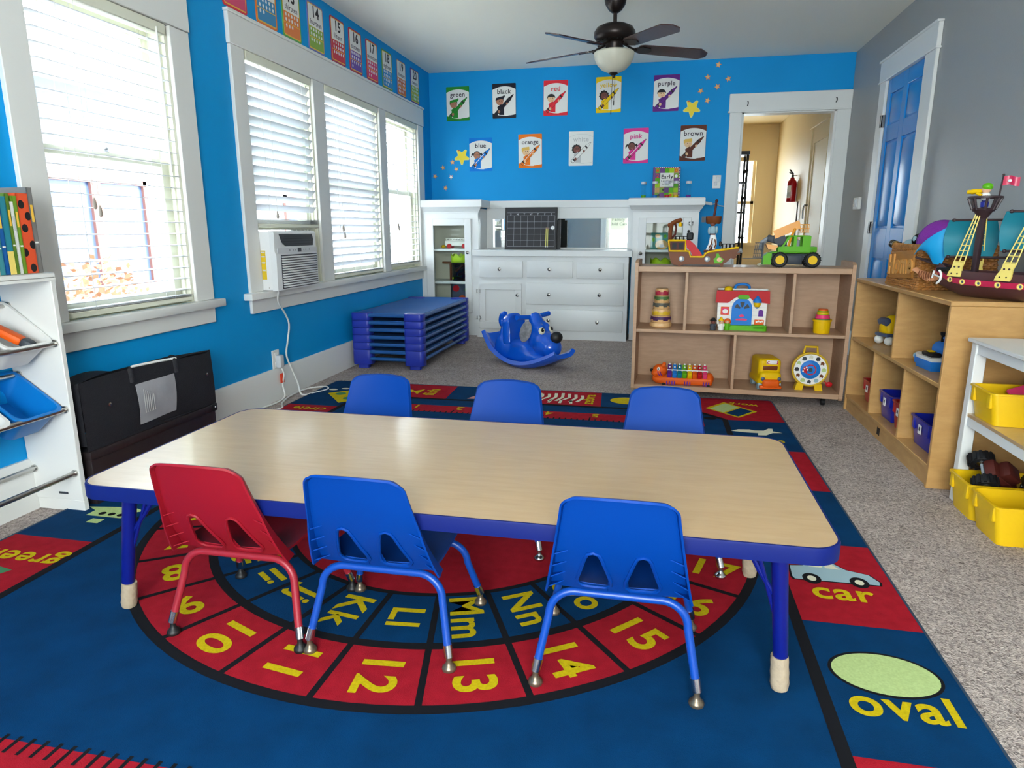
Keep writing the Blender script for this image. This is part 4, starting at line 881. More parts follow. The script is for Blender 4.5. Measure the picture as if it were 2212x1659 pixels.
# middle part
o = S(); o.bb(-1.715, -.247, YC, 0, .0, .797); md_ = obj('base_unit', o, CW, cab)
o = S(); o.bb(-1.75, -.216, YC-.03, 0, .797, .856, .004); obj('counter', o, CW, cab)
def drawer(x0, x1, z0, z1, knobs):
    o = S(); o.bb(x0, x1, YC-.018, YC-.0005, z0, z1, .005, 2); d = obj('drawer', o, CW, md_)
    for x, z in knobs: knob(x, YC-.018, z, d)
drawer(-1.686, -1.254, .592, .752, [(-1.478, .675)]); drawer(-1.21, -.768, .596, .754, [(-.991, .678)]); drawer(-.732, -.289, .592, .744, [(-.507, .68)])
drawer(-1.218, -.281, .34, .547, [(-.993, .437), (-.509, .441)]); drawer(-1.218, -.285, .087, .293, [(-.995, .19), (-.524, .18)])
o = S(); o.bb(-1.69, -1.262, YC-.018, YC-.0005, .475, .537, .003); o.bb(-1.69, -1.262, YC-.018, YC-.0005, .09, .16, .003); o.bb(-1.69, -1.626, YC-.018, YC-.0005, .159, .476, .003); o.bb(-1.327, -1.262, YC-.018, YC-.0005, .159, .476, .003); o.bb(-1.63, -1.32, YC-.008, YC-.0005, .155, .48)
d = obj('cupboard_door', o, CW, md_); knob(-1.30, YC-.018, .427, d); hinge(-1.694, YC-.018, .46, d); hinge(-1.694, YC-.018, .197, d)
o = S(); o.bb(-1.718, -.227, -.045, 0, .857, .87); o.bb(-1.718, -1.652, -.045, 0, .87, 1.155); o.bb(-.286, -.227, -.045, 0, .87, 1.155); o.bb(-1.718, -.227, -.045, 0, 1.155, 1.26); o.bb(-1.718, -.227, -.06, 0, 1.26, 1.333, .003)
bp_ = obj('back_panel', o, CW, cab); o = S(); o.bb(-1.654, -.284, -.03, -.02, .868, 1.157); obj('mirror', o, 'mirror', bp_)

# sign in the front window, read in the mirror
mat('sign_white', (240, 240, 226), .7, trans=.12)
sg = thing('window_sign', 'white family child care sign hung in the front window seen in the cabinet mirror', 'sign', (-.84, YF-.04, 1.2), 0)
o = S(); o.bb(-.18, .2, -.004, .0, -.19, .19); obj('sign_board', o, 'sign_white', sg)
mat('sign_ink', (50, 80, 60), .7)
for i, wd in enumerate(('Family', 'Child Care')):
    V, Fs = text_polys(wd, .1 if i == 0 else .085, .001); o = S(); o.add([(p.x, .002, .06-i*.1+p.y) for p in V], Fs); obj('sign_lettering', o, 'sign_ink', sg)

# calendar boards leaning on the counter
cl = thing('calendar_board', 'black chalk style calendar board with grid leaning against the mirror', 'calendar', (-1.205, 6.63, .857), 0, rot=(-.12, 0, 0))
o = S(); o.bb(-.258, .258, 0, .014, 0, .405, .003); bd = obj('board', o, 'black', cl); flat('board_face', [[(-.245, .012), (.245, .012), (.245, .393), (-.245, .393)]], 'chalk_black', bd, -.0006)
g = []
gx0, gx1, gz0, gz1 = -.235, .235, .03, .325
for i in range(8): x = gx0+(gx1-gx0)*i/7; g.append([(x-.0011, gz0), (x+.0011, gz0), (x+.0011, gz1), (x-.0011, gz1)])
for j in range(6): z = gz0+(gz1-gz0)*j/5; g.append([(gx0, z-.0011), (gx1, z-.0011), (gx1, z+.0011), (gx0, z+.0011)])
g.append([(gx0, .352), (gx1, .352), (gx1, .3542), (gx0, .3542)])
mat('chalk_line', (168, 168, 176), .7); flat('grid_lines', g, 'chalk_line', bd, -.0012)
for i, ch in enumerate('SMTWTFS'): lettering('weekday', ch, .026, 'chalk_line', bd, gx0+(gx1-gx0)*(i+.5)/7, .338, -.0014, bold=.0006)
c2 = thing('calendar_board', 'plain black board standing half hidden behind the calendar', 'board', (-1.16, 6.685, .857), 0, rot=(-.08, 0, 0)); o = S(); o.bb(-.24, .24, 0, .016, 0, .285, .003); obj('board', o, 'black', c2); o = S(); o.bb(.236, .242, -.001, .017, 0, .285); obj('frame_edge', o, 'chalk_black', c2)
for dx in (.155, .172):
    p = thing('pencil', 'pale wooden pencil held on the calendar board, '+('left' if dx < .16 else 'right')+' of two', 'pencil', (-1.205+dx, 6.612, .89), 0, 'pencils on the calendar', rot=(-.12, 0, 0))
    o = S(); o.cyl((0, 0, 0), (0, 0, .165), .0036, None, 6); obj('shaft', o, 'star_rim', p); o = S(); o.cyl((0, 0, .165), (0, 0, .18), .0036, .0006, 6); obj('tip', o, 'toy_wood', p); o = S(); o.cyl((0, 0, -.008), (0, 0, 0), .0036, None, 8); obj('eraser', o, 'white', p)
mg = tag(obj('magnet', S().lathe([(.0001, 0), (.019, 0), (.019, .008), (.016, .012), (.0001, .013)], (0, 0, 0), 20, 0, Matrix.Rotation(PI/2, 4, 'X')), 'white', None, (-1.205+.225, 6.597, 1.064), (-.12, 0, 0)), 'round white magnet at the right of the calendar board', 'magnet')
flat('magnet_face', [ell(0, 0, .009, .009, 14)], 'steel', mg, -.0134)

# ------------------------------------------------------------------ things inside the glazed towers
mat('toy_white', (232, 228, 220), .4); pl('toy_red', 190, 22, 32); pl('toy_yellow', 232, 186, 6); pl('toy_green', 92, 170, 24); pl('toy_blue', 30, 120, 205); pl('toy_orange', 226, 92, 20); pl('toy_purple', 100, 40, 140); pl('toy_dark', 60, 66, 74); pl('toy_black', 24, 24, 26, .5); pl('toy_brown', 112, 60, 28); pl('toy_lime', 172, 208, 30); pl('toy_teal', 10, 120, 140); pl('toy_grey', 140, 146, 152); pl('toy_skin', 224, 176, 140); pl('toy_pink', 224, 60, 110)
tb = thing('toy_bus', 'cream toy bus with red wheels on the upper shelf of the corner tower', 'toy', (-1.985, 6.76, .862))
o = S(); o.box((0, 0, .05), (.24, .08, .055), .01, 2); obj('bus_body', o, 'toy_white', tb)
o = S(); o.bb(-.11, .115, -.036, .036, .092, .1, .003); o.bb(-.105, .11, -.034, .034, .077, .084); rf = obj('roof', o, 'toy_white', tb)
for i in range(8): o = S(); o.bb(-.1+i*.0285, -.092+i*.0285, -.036, .036, .078, .094); obj('window_post', o, 'toy_white', rf)
for dx in (-.07, .085):
    for dy in (-.045, .045): o = S(); o.cyl((dx, dy-.006, .024), (dx, dy+.006, .024), .024, None, 20); obj('wheel', o, 'toy_red', tb)
o = S(); o.sph((-.145, 0, .018), (.022, .03, .018)); obj('hitch', o, 'toy_yellow', tb)
bk = thing('toy_bucket', 'clear toy bucket with lime crown lid full of coloured pieces', 'bucket', (-1.945, 6.75, .539))
mat('clear_plastic', (190, 190, 200), .1)
o = S(); o.lathe([(.0001, 0), (.088, 0), (.094, .19), (.09, .19), (.085, .006), (.0001, .006)], (0, 0, 0), 28); obj('clear_tub', o, 'window_glass', bk)
o = S(); n = 28; V = []
for k in range(n):
    t = 2*PI*k/n; z1 = .255+.02*math.cos(t*7); V += [(.1*math.cos(t), .1*math.sin(t), .185), (.1*math.cos(t), .1*math.sin(t), z1), (.093*math.cos(t), .093*math.sin(t), z1), (.093*math.cos(t), .093*math.sin(t), .185)]
o.add(V, [(4*k+a, 4*((k+1) % n)+a, 4*((k+1) % n)+(a+1) % 4, 4*k+(a+1) % 4) for k in range(n) for a in range(4)]); o.lathe([(.0001, .185), (.1, .185), (.1, .2), (.0001, .2)], (0, 0, 0), 28); obj('crown_lid', o, 'toy_lime', bk)
for i, (x, y, z, l, ry, m) in enumerate(((.0, -.05, .13, .11, .7, 'toy_orange'), (.03, -.055, .08, .1, .4, 'toy_orange'), (.01, -.05, .02, .1, -.2, 'toy_orange'), (-.05, -.03, .03, .07, .1, 'toy_lime'), (-.03, .0, .09, .1, 1.2, 'toy_purple'), (.04, .0, .13, .08, 1.0, 'toy_dark'), (-.04, -.02, .15, .06, .2, 'toy_purple'), (.04, -.045, .05, .05, 1.2, 'toy_pink'))):
    o = S(); o.box((x, y, z), (l, .026, .026), .008, 2, (0, -ry, .2*i)); obj('toy_piece', o, m, bk)
pd = tag(obj('wooden_paddle', S().box((-2.1, 6.76, .72), (.09, .03, .018), .006, 2), 'toy_brown'), 'small brown wooden handle sticking out beside the lime topped bucket', 'toy')
pd.location = (0, 0, 0)
o = S(); o.box((-2.06, 6.77, .63), (.02, .03, .18), .004); obj('stand', o, 'toy_brown', pd)
pz = thing('puzzle_board', 'dark boxed puzzle board on the lower shelf of the corner tower', 'puzzle', (-1.96, 6.84, .39), 0, rot=(-.1, 0, 0))
o = S(); o.bb(-.13, .13, 0, .02, -.188, .13, .006); obj('board', o, 'toy_dark', pz)
flat('puzzle_print', [(rrect(0, -.02, .22, .25, .02), 0), (ell(-.07, .06, .035, .035), 1), (ell(.05, .05, .025, .03), 2), (ell(.0, -.04, .04, .03), 3)], ['outside_window', 'toy_red', 'toy_green', 'toy_orange'], pz, -.001)
o = S(); o.tube([(-.13, -.004, .1), (-.12, -.004, .13), (.13, -.004, .13)], .006, 6); obj('red_rim', o, 'toy_red', pz)
pt = thing('picture_board', 'teal picture board with a brown animal on the shelf of the tower by the doorway', 'puzzle', (.03, 6.8, .863), 0, rot=(-.1, 0, 0))
mat('print_teal', (70, 150, 140), .6); mat('print_tan', (206, 160, 90), .6); o = S(); o.bb(-.085, .085, 0, .012, 0, .155, .003); obj('board', o, 'print_teal', pt)
flat('picture_print', [(ell(.02, .04, .062, .045), 0), (ell(.02, .03, .025, .018), 1), (ell(-.02, .125, .025, .018), 0), (ell(.05, .12, .014, .018), 2), (ell(-.06, .09, .014, .02), 2)], ['print_tan', 'hair_black', 'toy_green'], pt, -.001)
cr = thing('toy_crown_lid', 'lime green crown shaped lid on the lower shelf of the tower by the doorway', 'toy', (.045, 6.76, .706))
o = S(); n = 28; V = []
for k in range(n):
    t = 2*PI*k/n; z1 = .045+.03*abs(math.cos(t*3)); V += [(.1*math.cos(t), .1*math.sin(t), 0), (.095*math.cos(t), .095*math.sin(t), z1), (.09*math.cos(t), .09*math.sin(t), z1), (.094*math.cos(t), .094*math.sin(t), 0)]
o.add(V, [(4*k+a, 4*((k+1) % n)+a, 4*((k+1) % n)+(a+1) % 4, 4*k+(a+1) % 4) for k in range(n) for a in range(4)]); o.lathe([(.0001, 0), (.105, 0), (.105, .01), (.0001, .01)], (0, 0, 0), 28); obj('crown', o, 'toy_lime', cr)
o = S(); o.lathe([(.0001, -.2), (.088, -.2), (.096, 0), (.0001, 0)], (0, 0, 0), 24); obj('tub', o, 'toy_dark', cr)

# ------------------------------------------------------------------ on top of the tower: book and liquid timers
bk = thing('activity_book', 'green checkered early learning book standing on top of the cabinet tower', 'book', (.07, 6.8, 1.334), 0, rot=(-.12, 0, .03))
mat('book_green', (120, 160, 40), .5); mat('book_purple', (110, 60, 130), .5); o = S(); o.bb(-.12, .12, .004, .03, 0, .285, .002); obj('pages', o, 'paper', bk); o = S(); o.bb(-.125, .123, 0, .004, 0, .29); o.bb(-.125, .123, .03, .034, 0, .29); o.bb(-.129, -.124, 0, .034, 0, .29, .002); cv = obj('cover', o, 'book_purple', bk)
cols = ['book_green', 'toy_lime', 'book_purple', 'print_tan', 'toy_green']; A = []
for i in range(5):
    for j in range(6):
        x0 = -.108+i*.0432; z0 = .01+j*.045; A.append(([(x0, z0), (x0+.042, z0), (x0+.042, z0+.0435), (x0, z0+.0435)], (i*2+j*3) % 5))
flat('cover_squares', A, cols, cv, -.0006)
A = [([(x, .282), (x+.01, .282), (x+.01, .288), (x, .288)], 0) for x in [-.11+.02*i for i in range(11)]]+[([(.113, z), (.12, z), (.12, z+.012), (.113, z+.012)], 0) for z in [.02+.024*i for i in range(11)]]; flat('cover_border', A, 'white', cv, -.005)
flat('cover_pictures', [(ell(-.088, .258, .012, .013), 0), (rrect(.083, .258, .026, .026, .004), 2), (ell(.083, .258, .007, .007), 1), (ell(.085, .205, .014, .014), 3), (ell(-.03, .08, .012, .01), 4), (ell(.04, .03, .012, .012), 0), (ell(-.07, .03, .014, .01), 4)], ['toy_orange', 'toy_yellow', 'toy_orange', 'white', 'toy_dark'], cv, -.0054)
flat('title_panel', [[(-.062, .108), (.062, .108), (.062, .235), (-.062, .235)]], 'paper', cv, -.006)
lettering('title', 'Early', .05, 'crayon_dark', cv, 0, .198, -.0066, bold=.001); lettering('title', 'Learning', .028, 'crayon_dark', cv, 0, .16, -.0066); lettering('title', 'Activity', .019, 'poster_ink', cv, -.01, .13, -.0066); lettering('numeral', '2', .05, 'toy_orange', cv, -.087, .208, -.0066, bold=.001)
lq = ['toy_green', 'toy_blue', 'toy_red', 'toy_yellow', 'toy_purple']
for i, (x, y, lab) in enumerate(((-.14, 6.70, 'left end of the row'), (-.035, 6.66, 'before the left edge of the green book'), (.075, 6.64, 'before the middle of the green book'), (.155, 6.66, 'before the right edge of the green book'), (.27, 6.70, 'right end of the row'))):
    t = thing('liquid_timer', 'clear liquid timer bottle, '+lab, 'toy', (x, y, 1.334), 0, 'liquid timers on the cabinet')
    o = S(); o.lathe([(.0001, 0), (.024, 0), (.025, .03), (.021, .05), (.017, .075), (.02, .1), (.025, .125), (.025, .142), (.022, .148), (.0001, .148)], (0, 0, 0), 18); obj('bottle', o, 'window_glass', t)
    o = S(); o.lathe([(.0001, .002), (.021, .002), (.022, .026), (.0001, .026)], (0, 0, 0), 16); obj('coloured_liquid', o, lq[i], t)
    o = S(); o.lathe([(.0225, .126), (.0262, .126), (.0262, .146), (.0225, .149)], (0, 0, 0), 18); obj('cap', o, 'clear_plastic', t)
cb = tag(obj('white_cable', S().tube(spline([(.415, 6.62, 1.285), (.45, 6.66, 1.28), (.49, 6.72, 1.275), (.53, 6.85, 1.285), (.57, 6.96, 1.27), (.63, 6.975, 1.262)]), .005, 8), 'cord_white'), 'white cable strung from the cabinet tower towards the doorway', 'cord')
o = S(); o.box((.45, 6.65, 1.28), (.075, .025, .026), .004, 1, (0, .1, .5)); obj('plug', o, 'ac_white', cb)

# ================================================================== ceiling fan
fan = thing('ceiling_fan', 'dark bronze ceiling fan with five brown blades and frosted bowl light', 'ceiling fan', (-.342, 5.06, ZC))
mat('bronze', (46, 38, 36), .35, .6); mat('blade_brown', (66, 40, 38), .35, coat=.3, noise=(4, .2, (8, 1, 1))); mat('frosted_glass', (226, 222, 204), .35, trans=.25, noise=(9, .06, (1, 1, 1)))
o = S(); o.lathe([(.0001, 0), (.072, 0), (.074, -.02), (.068, -.05), (.045, -.085), (.026, -.1), (.016, -.105), (.0001, -.105)], (0, 0, 0), 28); obj('canopy', o, 'bronze', fan)
o = S(); o.cyl((0, 0, -.1), (0, 0, -.175), .0135, None, 14); obj('downrod', o, 'bronze', fan)
o = S(); o.lathe([(.0001, -.17), (.04, -.17), (.085, -.178), (.122, -.195), (.14, -.222), (.14, -.25), (.128, -.27), (.1, -.285), (.065, -.29), (.06, -.3), (.06, -.345), (.0001, -.345)], (0, 0, 0), 36); mo = obj('motor_housing', o, 'bronze', fan)
for k in range(28):
    a = 2*PI*k/28; o = S(); o.box((.113*math.cos(a), .113*math.sin(a), -.284), (.03, .008, .006), .002, 1, (0, .35, a)); obj('vent_fin', o, 'black', mo)
o = S(); o.lathe([(.0001, -.335), (.062, -.338), (.132, -.347), (.14, -.356), (.134, -.385), (.115, -.425), (.082, -.458), (.045, -.475), (.02, -.48), (.0001, -.48)], (0, 0, 0), 36); obj('glass_bowl', o, 'frosted_glass', fan)
o = S(); o.lathe([(.0001, -.476), (.028, -.478), (.03, -.486), (.012, -.496), (.008, -.51), (.0001, -.513)], (0, 0, 0), 18); obj('finial', o, 'bronze', fan)
for dx, l in ((-.006, .72), (.012, .66)):
    o = S(); o.cyl((dx, 0, -.5), (dx-.004, -.01, -l), .0016, None, 6); o.cyl((dx-.004, -.01, -l-.03), (dx-.004, -.01, -l), .003, None, 8); obj('pull_chain', o, 'bronze', fan)
def blade_mesh():
    sh = S(); P = [(.17, -.045), (.2, -.056), (.6, -.066), (.66, -.02), (.665, .03), (.62, .066), (.2, .056), (.17, .045)]
    sh.prism(P, -.0035, .0035); return mesh_of(sh, 'blade')
bm_ = blade_mesh(); am = S(); am.tube([(.055, 0, .03), (.1, 0, .012), (.135, 0, -.004), (.16, 0, -.007)], [.012, .012, .014, .018], 10, 0, False, .5); am.prism([(.14, -.02), (.19, -.045), (.25, -.03), (.265, 0), (.25, .03), (.19, .045), (.14, .02)], -.009, -.0036); ame = mesh_of(am, 'blade_arm')
ang0 = math.radians(19)
for k in range(5):
    a = ang0+k*2*PI/5
    b = link('blade', bm_, 'blade_brown', fan, (0, 0, -.315), Euler((math.radians(-13), 0, 0)).to_matrix().to_4x4() and (0, 0, 0))
    M = Matrix.Rotation(a, 4, 'Z') @ Matrix.Rotation(math.radians(2.5), 4, 'Y') @ Matrix.Rotation(math.radians(-13), 4, 'X'); b.rotation_euler = M.to_euler()
    link('blade_arm', ame, 'bronze', b)

# ================================================================== stack of toddler cots
mat('cot_blue', (30, 50, 165), .45); mat('cot_tube', (26, 84, 150), .4); mat('cot_fabric', (34, 98, 170), .75, bump=(200, .1)); mat('cot_corner_light', (92, 92, 190), .5)
CX0, CX1, CY0, CY1 = -2.268, -1.69, 4.79, 6.12
NC = 6; pos = ['bottom', 'second from the bottom', 'third from the bottom', 'third from the top', 'second from the top', 'topmost']
def corner_mesh(h, foot):
    sh = S(); P = rrect(0, 0, .155, .10, .03, 5)
    k_ = len(P); R_ = [(0, .955), (.005, 1), (h-.006, 1), (h-.0005, .955)]
    sh.add([(p[0]*s_, p[1]*s_, z_) for z_, s_ in R_ for p in P], [(a*k_+i, a*k_+(i+1) % k_, (a+1)*k_+(i+1) % k_, (a+1)*k_+i) for a in range(3) for i in range(k_)]+[tuple(range(k_-1, -1, -1)), tuple(range(3*k_, 4*k_))])
    if foot: sh.prism(rrect(.0, 0, .085, .06, .012, 3), -.03, 0)
    return mesh_of(sh, 'corner_block')
for i in range(NC):
    z0 = (.032 if i == 0 else .032+.118+(i-1)*.0565); h = .1165 if i == 0 else .055
    c = thing('toddler_cot', 'stackable blue toddler cot with sling fabric, '+pos[i]+' of the stack', 'cot', ((CX0+CX1)/2, (CY0+CY1)/2, z0 if i else 0), 0, 'stacked toddler cots')
    zb = z0 if i == 0 else 0; W2, L2 = (CX1-CX0)/2, (CY1-CY0)/2; me = corner_mesh(h, i == 0)
    for sx in (-1, 1):
        for sy in (-1, 1): link('corner_block', me, 'cot_blue', c, (sx*(W2-.078), sy*(L2-.05), zb), (0, 0, 0 if sx*sy < 0 else 0))
    zt_ = zb+h-.018
    for sx in (-1, 1): o = S(); o.cyl((sx*(W2-.016), -L2+.09, zt_), (sx*(W2-.016), L2-.09, zt_), .014, None, 12); obj('side_rail', o, 'cot_tube', c)
    for sy in (-1, 1): o = S(); o.cyl((-W2+.14, sy*(L2-.02), zt_), (W2-.14, sy*(L2-.02), zt_), .014, None, 12); obj('end_rail', o, 'cot_tube', c)
    if i == 0:
        for sx in (-1, 1): o = S(); o.cyl((sx*(W2-.016), -L2+.09, zb+.045), (sx*(W2-.016), L2-.09, zb+.045), .014, None, 12); obj('side_rail', o, 'cot_tube', c)
        for sy in (-1, 1): o = S(); o.cyl((-W2+.14, sy*(L2-.02), zb+.045), (W2-.14, sy*(L2-.02), zb+.045), .014, None, 12); obj('end_rail', o, 'cot_tube', c)
    o = S()
    def sl(a, b):
        u, v = a*2-1, b*2-1; x = u*(W2-.014); y = v*(L2-.012)
        if abs(u) > .66 and abs(v) > .86: y = math.copysign(L2-.012-.1*(abs(v)-.86)/.14, v)
        z = zt_+.014-.03*(1-u*u)*(1-v*v)**.6+.0025*math.sin(9*v+6*u*u+i)*(1-abs(u))-(.03*max(0, abs(u)-.95)/.05)
        return (x, y, z)
    o.grid(sl, 28, 24); solid('sling', o, 'cot_fabric', .003, c)
for xx in (-1.775,): pass

# ================================================================== blue rocking dog
mat('rocker_blue', (8, 86, 206), .18, coat=.4); mat('ear_grey', (132, 132, 138), .6, noise=(40, .35, (1, 1, 1))); mat('nose_black', (26, 26, 28), .5)
dog = thing('rocking_dog', 'glossy blue plastic rocking dog with grey ears and black nose', 'rocking toy', (-.975, 5.2, 0), 0)
dog.rotation_euler = (0, .03, math.radians(-32))
o = S()
def rk_(a, b):
    x = -.37+.75*a; u = b*2-1; z = (1.42 if x < 0 else .86)*x*x+.013+.035*abs(u)**5
    w = .155*(1-.3*max(0, abs(x)-.24)/.14); return (x, u*w, z)
o.grid(rk_, 32, 14); solid('rocker', o, 'rocker_blue', .034, dog, .6)
o = S()   # body between rocker and seat, legs bulging at the sides
o.sph((.0, 0, .1), (.24, .11, .085)); o.sph((-.18, .07, .13), (.09, .06, .1)); o.sph((-.18, -.07, .13), (.09, .06, .1)); o.sph((.14, .07, .085), (.13, .055, .05)); o.sph((.14, -.07, .085), (.13, .055, .05)); o.sph((-.03, 0, .165), (.13, .105, .045)); o.sph((-.19, 0, .2), (.07, .1, .13)); o.sph((.0, -.065, .07), (.2, .05, .05)); o.sph((.0, .065, .07), (.2, .05, .05)); o.sph((-.23, 0, .19), (.05, .06, .15))
blob('body', o, 'rocker_blue', .012, dog, 8)
o = S()
def sb(a, b):
    u = a*2-1; w = .118*(1-.14*b); x = -.125-.04*b+.018*u*u; z = .16+.235*b-.06*(abs(u)**3)*b*b; return (x, u*w, z)
o.grid(sb, 14, 12); solid('backrest', o, 'rocker_blue', .07, dog, 0, 50, 1)
o = S(); o.sph((.2, 0, .19), (.105, .1, .1)); o.sph((.25, 0, .175), (.085, .095, .085)); o.sph((.11, 0, .25), (.075, .08, .13)); o.sph((.095, 0, .34), (.055, .065, .085)); o.sph((.085, 0, .385), (.046, .06, .045)); o.sph((.155, -.035, .3), (.05, .04, .06)); o.sph((.155, .035, .3), (.05, .04, .06))
blob('head', o, 'rocker_blue', .011, dog, 7)
o = S(); o.tube([(.06, -.185, .4), (.068, -.06, .392), (.068, .06, .392), (.06, .185, .4)], [.02, .0175, .0175, .02], 12); obj('handlebar', o, 'rocker_blue', dog)
for sy in (-1, 1):
    o = S(); o.sph((.075, sy*.098, .285), (.05, .015, .085), 16, 10, 0, (sy*.1, .25, sy*-.2)); obj('ear', o, 'ear_grey', dog)
    o = S(); o.sph((.2, sy*.052, .302), (.012, .026, .03), 14, 10, 0, (sy*.4, -.5, sy*.45)); e_ = obj('eye', o, 'rug_cream', dog); o = S(); o.sph((.21, sy*.052, .309), (.009, .015, .018)); obj('pupil', o, 'toy_black', e_); o = S(); o.sph((.217, sy*.05, .316), .0045, 8, 6); obj('eye_glint', o, 'white', e_)
o = S(); o.sph((.305, 0, .26), (.045, .052, .044)); obj('nose', o, 'nose_black', dog)
o = S(); o.tube(spline([(-.23, 0, .27), (-.275, 0, .31), (-.27, 0, .36), (-.235, 0, .385)], 4), [.032, .032, .031, .03, .029, .028, .027, .027, .026, .026, .024, .022, .016], 12); obj('tail', o, 'rocker_blue', dog)
# ================================================================== low wooden shelf with toys (facing the room)
SA = math.radians(-2.6)
sf = thing('toy_shelf', 'low maple toy shelf with five compartments on castors', 'shelf', (.503, 4.265, 0), SA)
SW, SD = .625, .33        # half width, depth
WO = 'shelf_wood'
zb, zm, ztop = .083, .44, .828
for sx in (-1, 1):
    o = S(); P = [(0.012, .045), (SD, .045), (SD, ztop+.03), (SD-.03, ztop+.035), (.03, ztop+.035), (.0, ztop+.02), (0, .06)]
    o.prism(P, sx*SW-(.02 if sx > 0 else 0), sx*SW+(0 if sx > 0 else .02), 'x'); obj('side_panel', o, WO, sf)
o = S(); o.bb(-SW+.02, SW-.02, 0, SD, ztop-.034, ztop, .003); obj('top_board', o, WO, sf)
o = S(); o.bb(-SW+.02, SW-.02, .004, SD-.012, zm-.02, zm, .002); obj('middle_board', o, WO, sf)
o = S(); o.bb(-SW+.02, SW-.02, .004, SD-.012, zb-.03, zb, .002); obj('bottom_board', o, WO, sf)
o = S(); o.bb(-SW+.02, SW-.02, SD-.012, SD, .05, ztop-.03); obj('back_board', o, WO, sf)
for x, za, zc in ((-.312, zm, ztop-.034), (.302, zm, ztop-.034), (-.007, zb, zm-.02)):
    o = S(); o.bb(x-.009, x+.009, .006, SD-.012, za, zc, .002); obj('divider', o, WO, sf)
for sx in (-1, 1):
    for yy in (.06, SD-.06):
        o = S(); o.cyl((sx*.53-.01, yy, .022), (sx*.53+.01, yy, .022), .022, None, 16); o.box((sx*.53, yy, .044), (.03, .03, .012), .003); obj('castor', o, 'toy_black', sf)
def on_shelf(x, d, z): return (.503+x*math.cos(SA)-d*math.sin(SA), 4.265+x*math.sin(SA)+d*math.cos(SA), z)
rl = lambda wx: wx-.503
# ---- stacking ring tower
t = thing('ring_stacker', 'wooden ring stacker tower on the upper left of the toy shelf', 'toy', on_shelf(rl(.042), .14, zm), SA)
o = S(); o.lathe([(.0001, 0), (.062, 0), (.069, .006), (.07, .02), (.064, .03), (.0001, .03)], (0, 0, 0), 32); obj('base', o, 'toy_wood', t)
mat('ring_purple', (70, 30, 76), .5); mat('ring_yellow', (214, 174, 40), .5); mat('ring_grey', (84, 84, 76), .5); mat('ring_green', (76, 110, 60), .5); mat('ring_red', (172, 40, 64), .5)
z = .031
for r, h, m in ((.063, .042, 'ring_purple'), (.055, .042, 'ring_yellow'), (.051, .042, 'ring_grey'), (.046, .04, 'ring_green'), (.04, .044, 'ring_red')):
    o = S(); o.lathe([(.008, z), (r-.004, z), (r, z+.006), (r, z+h-.006), (r-.004, z+h), (.008, z+h)], (0, 0, 0), 28); rg = obj('ring', o, 'toy_wood', t)
    o = S(); half = h/2
    up_ = m in ('ring_purple', 'ring_grey', 'ring_green')
    za, zc = (z+half*.9, z+h-.004) if up_ else (z+.004, z+half*1.1)
    o.lathe([(r+.0006, za), (r+.0012, za), (r+.0012, zc), (r+.0006, zc)], (0, 0, 0), 28)
    for k in range(6):
        a = 2*PI*k/6; c_, s2 = math.cos(a), math.sin(a); o.box(((r-.001)*c_, (r-.001)*s2, (za if up_ else zc)), (.006, r*.5, h*.3), 0, 1, (0, 0, a))
    obj('painted_band', o, m, rg); z += h+.0008
# ---- toy farm house
hs = thing('toy_house', 'red roofed toy play house with blue arched door', 'toy', on_shelf(rl(.53), .17, zm), SA)
o = S(); o.prism([(-.143, .03), (.143, .03), (.146, .2), (-.146, .2)], -.05, .05, 'y'); obj('house_wall', o, 'toy_white', hs)
o = S()
for k in range(6): o.bb(-.147, .147, -.0515, -.0505, .035+k*.026, .0362+k*.026)
obj('plank_grooves', o, 'poster_grey', hs)
o = S(); o.prism([(-.16, .165), (-.085, .165), (-.04, .2), (.0, .212), (.04, .2), (.07, .175), (.16, .165), (.155, .24), (-.155, .24)], -.062, -.05, 'y'); o.add([(-.155, -.062, .165), (.155, -.062, .165), (.145, .0, .248), (-.145, .0, .248), (-.155, .062, .165), (.155, .062, .165)], [(2, 3, 4, 5), (0, 3, 4), (1, 5, 2)]); obj('roof', o, 'toy_red', hs)
o = S(); o.bb(-.15, .15, -.008, .012, .238, .25, .004); obj('roof_ridge', o, 'toy_white', hs)
o = S(); o.prism([(-.06, .03)]+[(x, z) for x, z in ell(0, .13, .06, .065, 16, 180, 0)]+[(.06, .03)], -.064, -.05, 'y'); dd = obj('arched_door', o, 'toy_blue', hs)
for a in (150, 90, 30):
    o = S(); c_, s2 = math.cos(math.radians(a)), math.sin(math.radians(a)); o.prism([(0+.012*c_-.004*s2, .128+.012*s2+.004*c_), (.042*c_-.014*s2, .128+.042*s2+.014*c_), (.046*c_, .128+.046*s2), (.042*c_+.014*s2, .128+.042*s2-.014*c_), (.012*c_+.004*s2, .128+.012*s2-.004*c_)], -.0648, -.064, 'y'); obj('fan_light', o, 'toy_dark', dd)
o = S(); o.prism(ell(0, .088, .014, .009, 14), -.066, -.064, 'y'); obj('door_sticker', o, 'toy_pink', dd); o = S(); o.prism([(-.035, .06), (.03, .058), (.035, .066), (.01, .072), (-.03, .068)], -.066, -.064, 'y'); obj('flower_sticker', o, 'toy_pink', dd)
o = S(); o.prism(rrect(.005, .203, .066, .026, .012, 5), -.07, -.062, 'y'); obj('name_plate', o, 'toy_green', hs)
o = S(); o.prism(rrect(-.1, .115, .05, .05, .004, 2), -.056, -.05, 'y'); wn = obj('window', o, 'toy_orange', hs); flat('window_picture', [(rrect(-.1, .115, .04, .04, .003, 2), 0), (ell(-.098, .112, .016, .014), 1)], ['toy_pink', 'toy_white'], wn, -.0565)
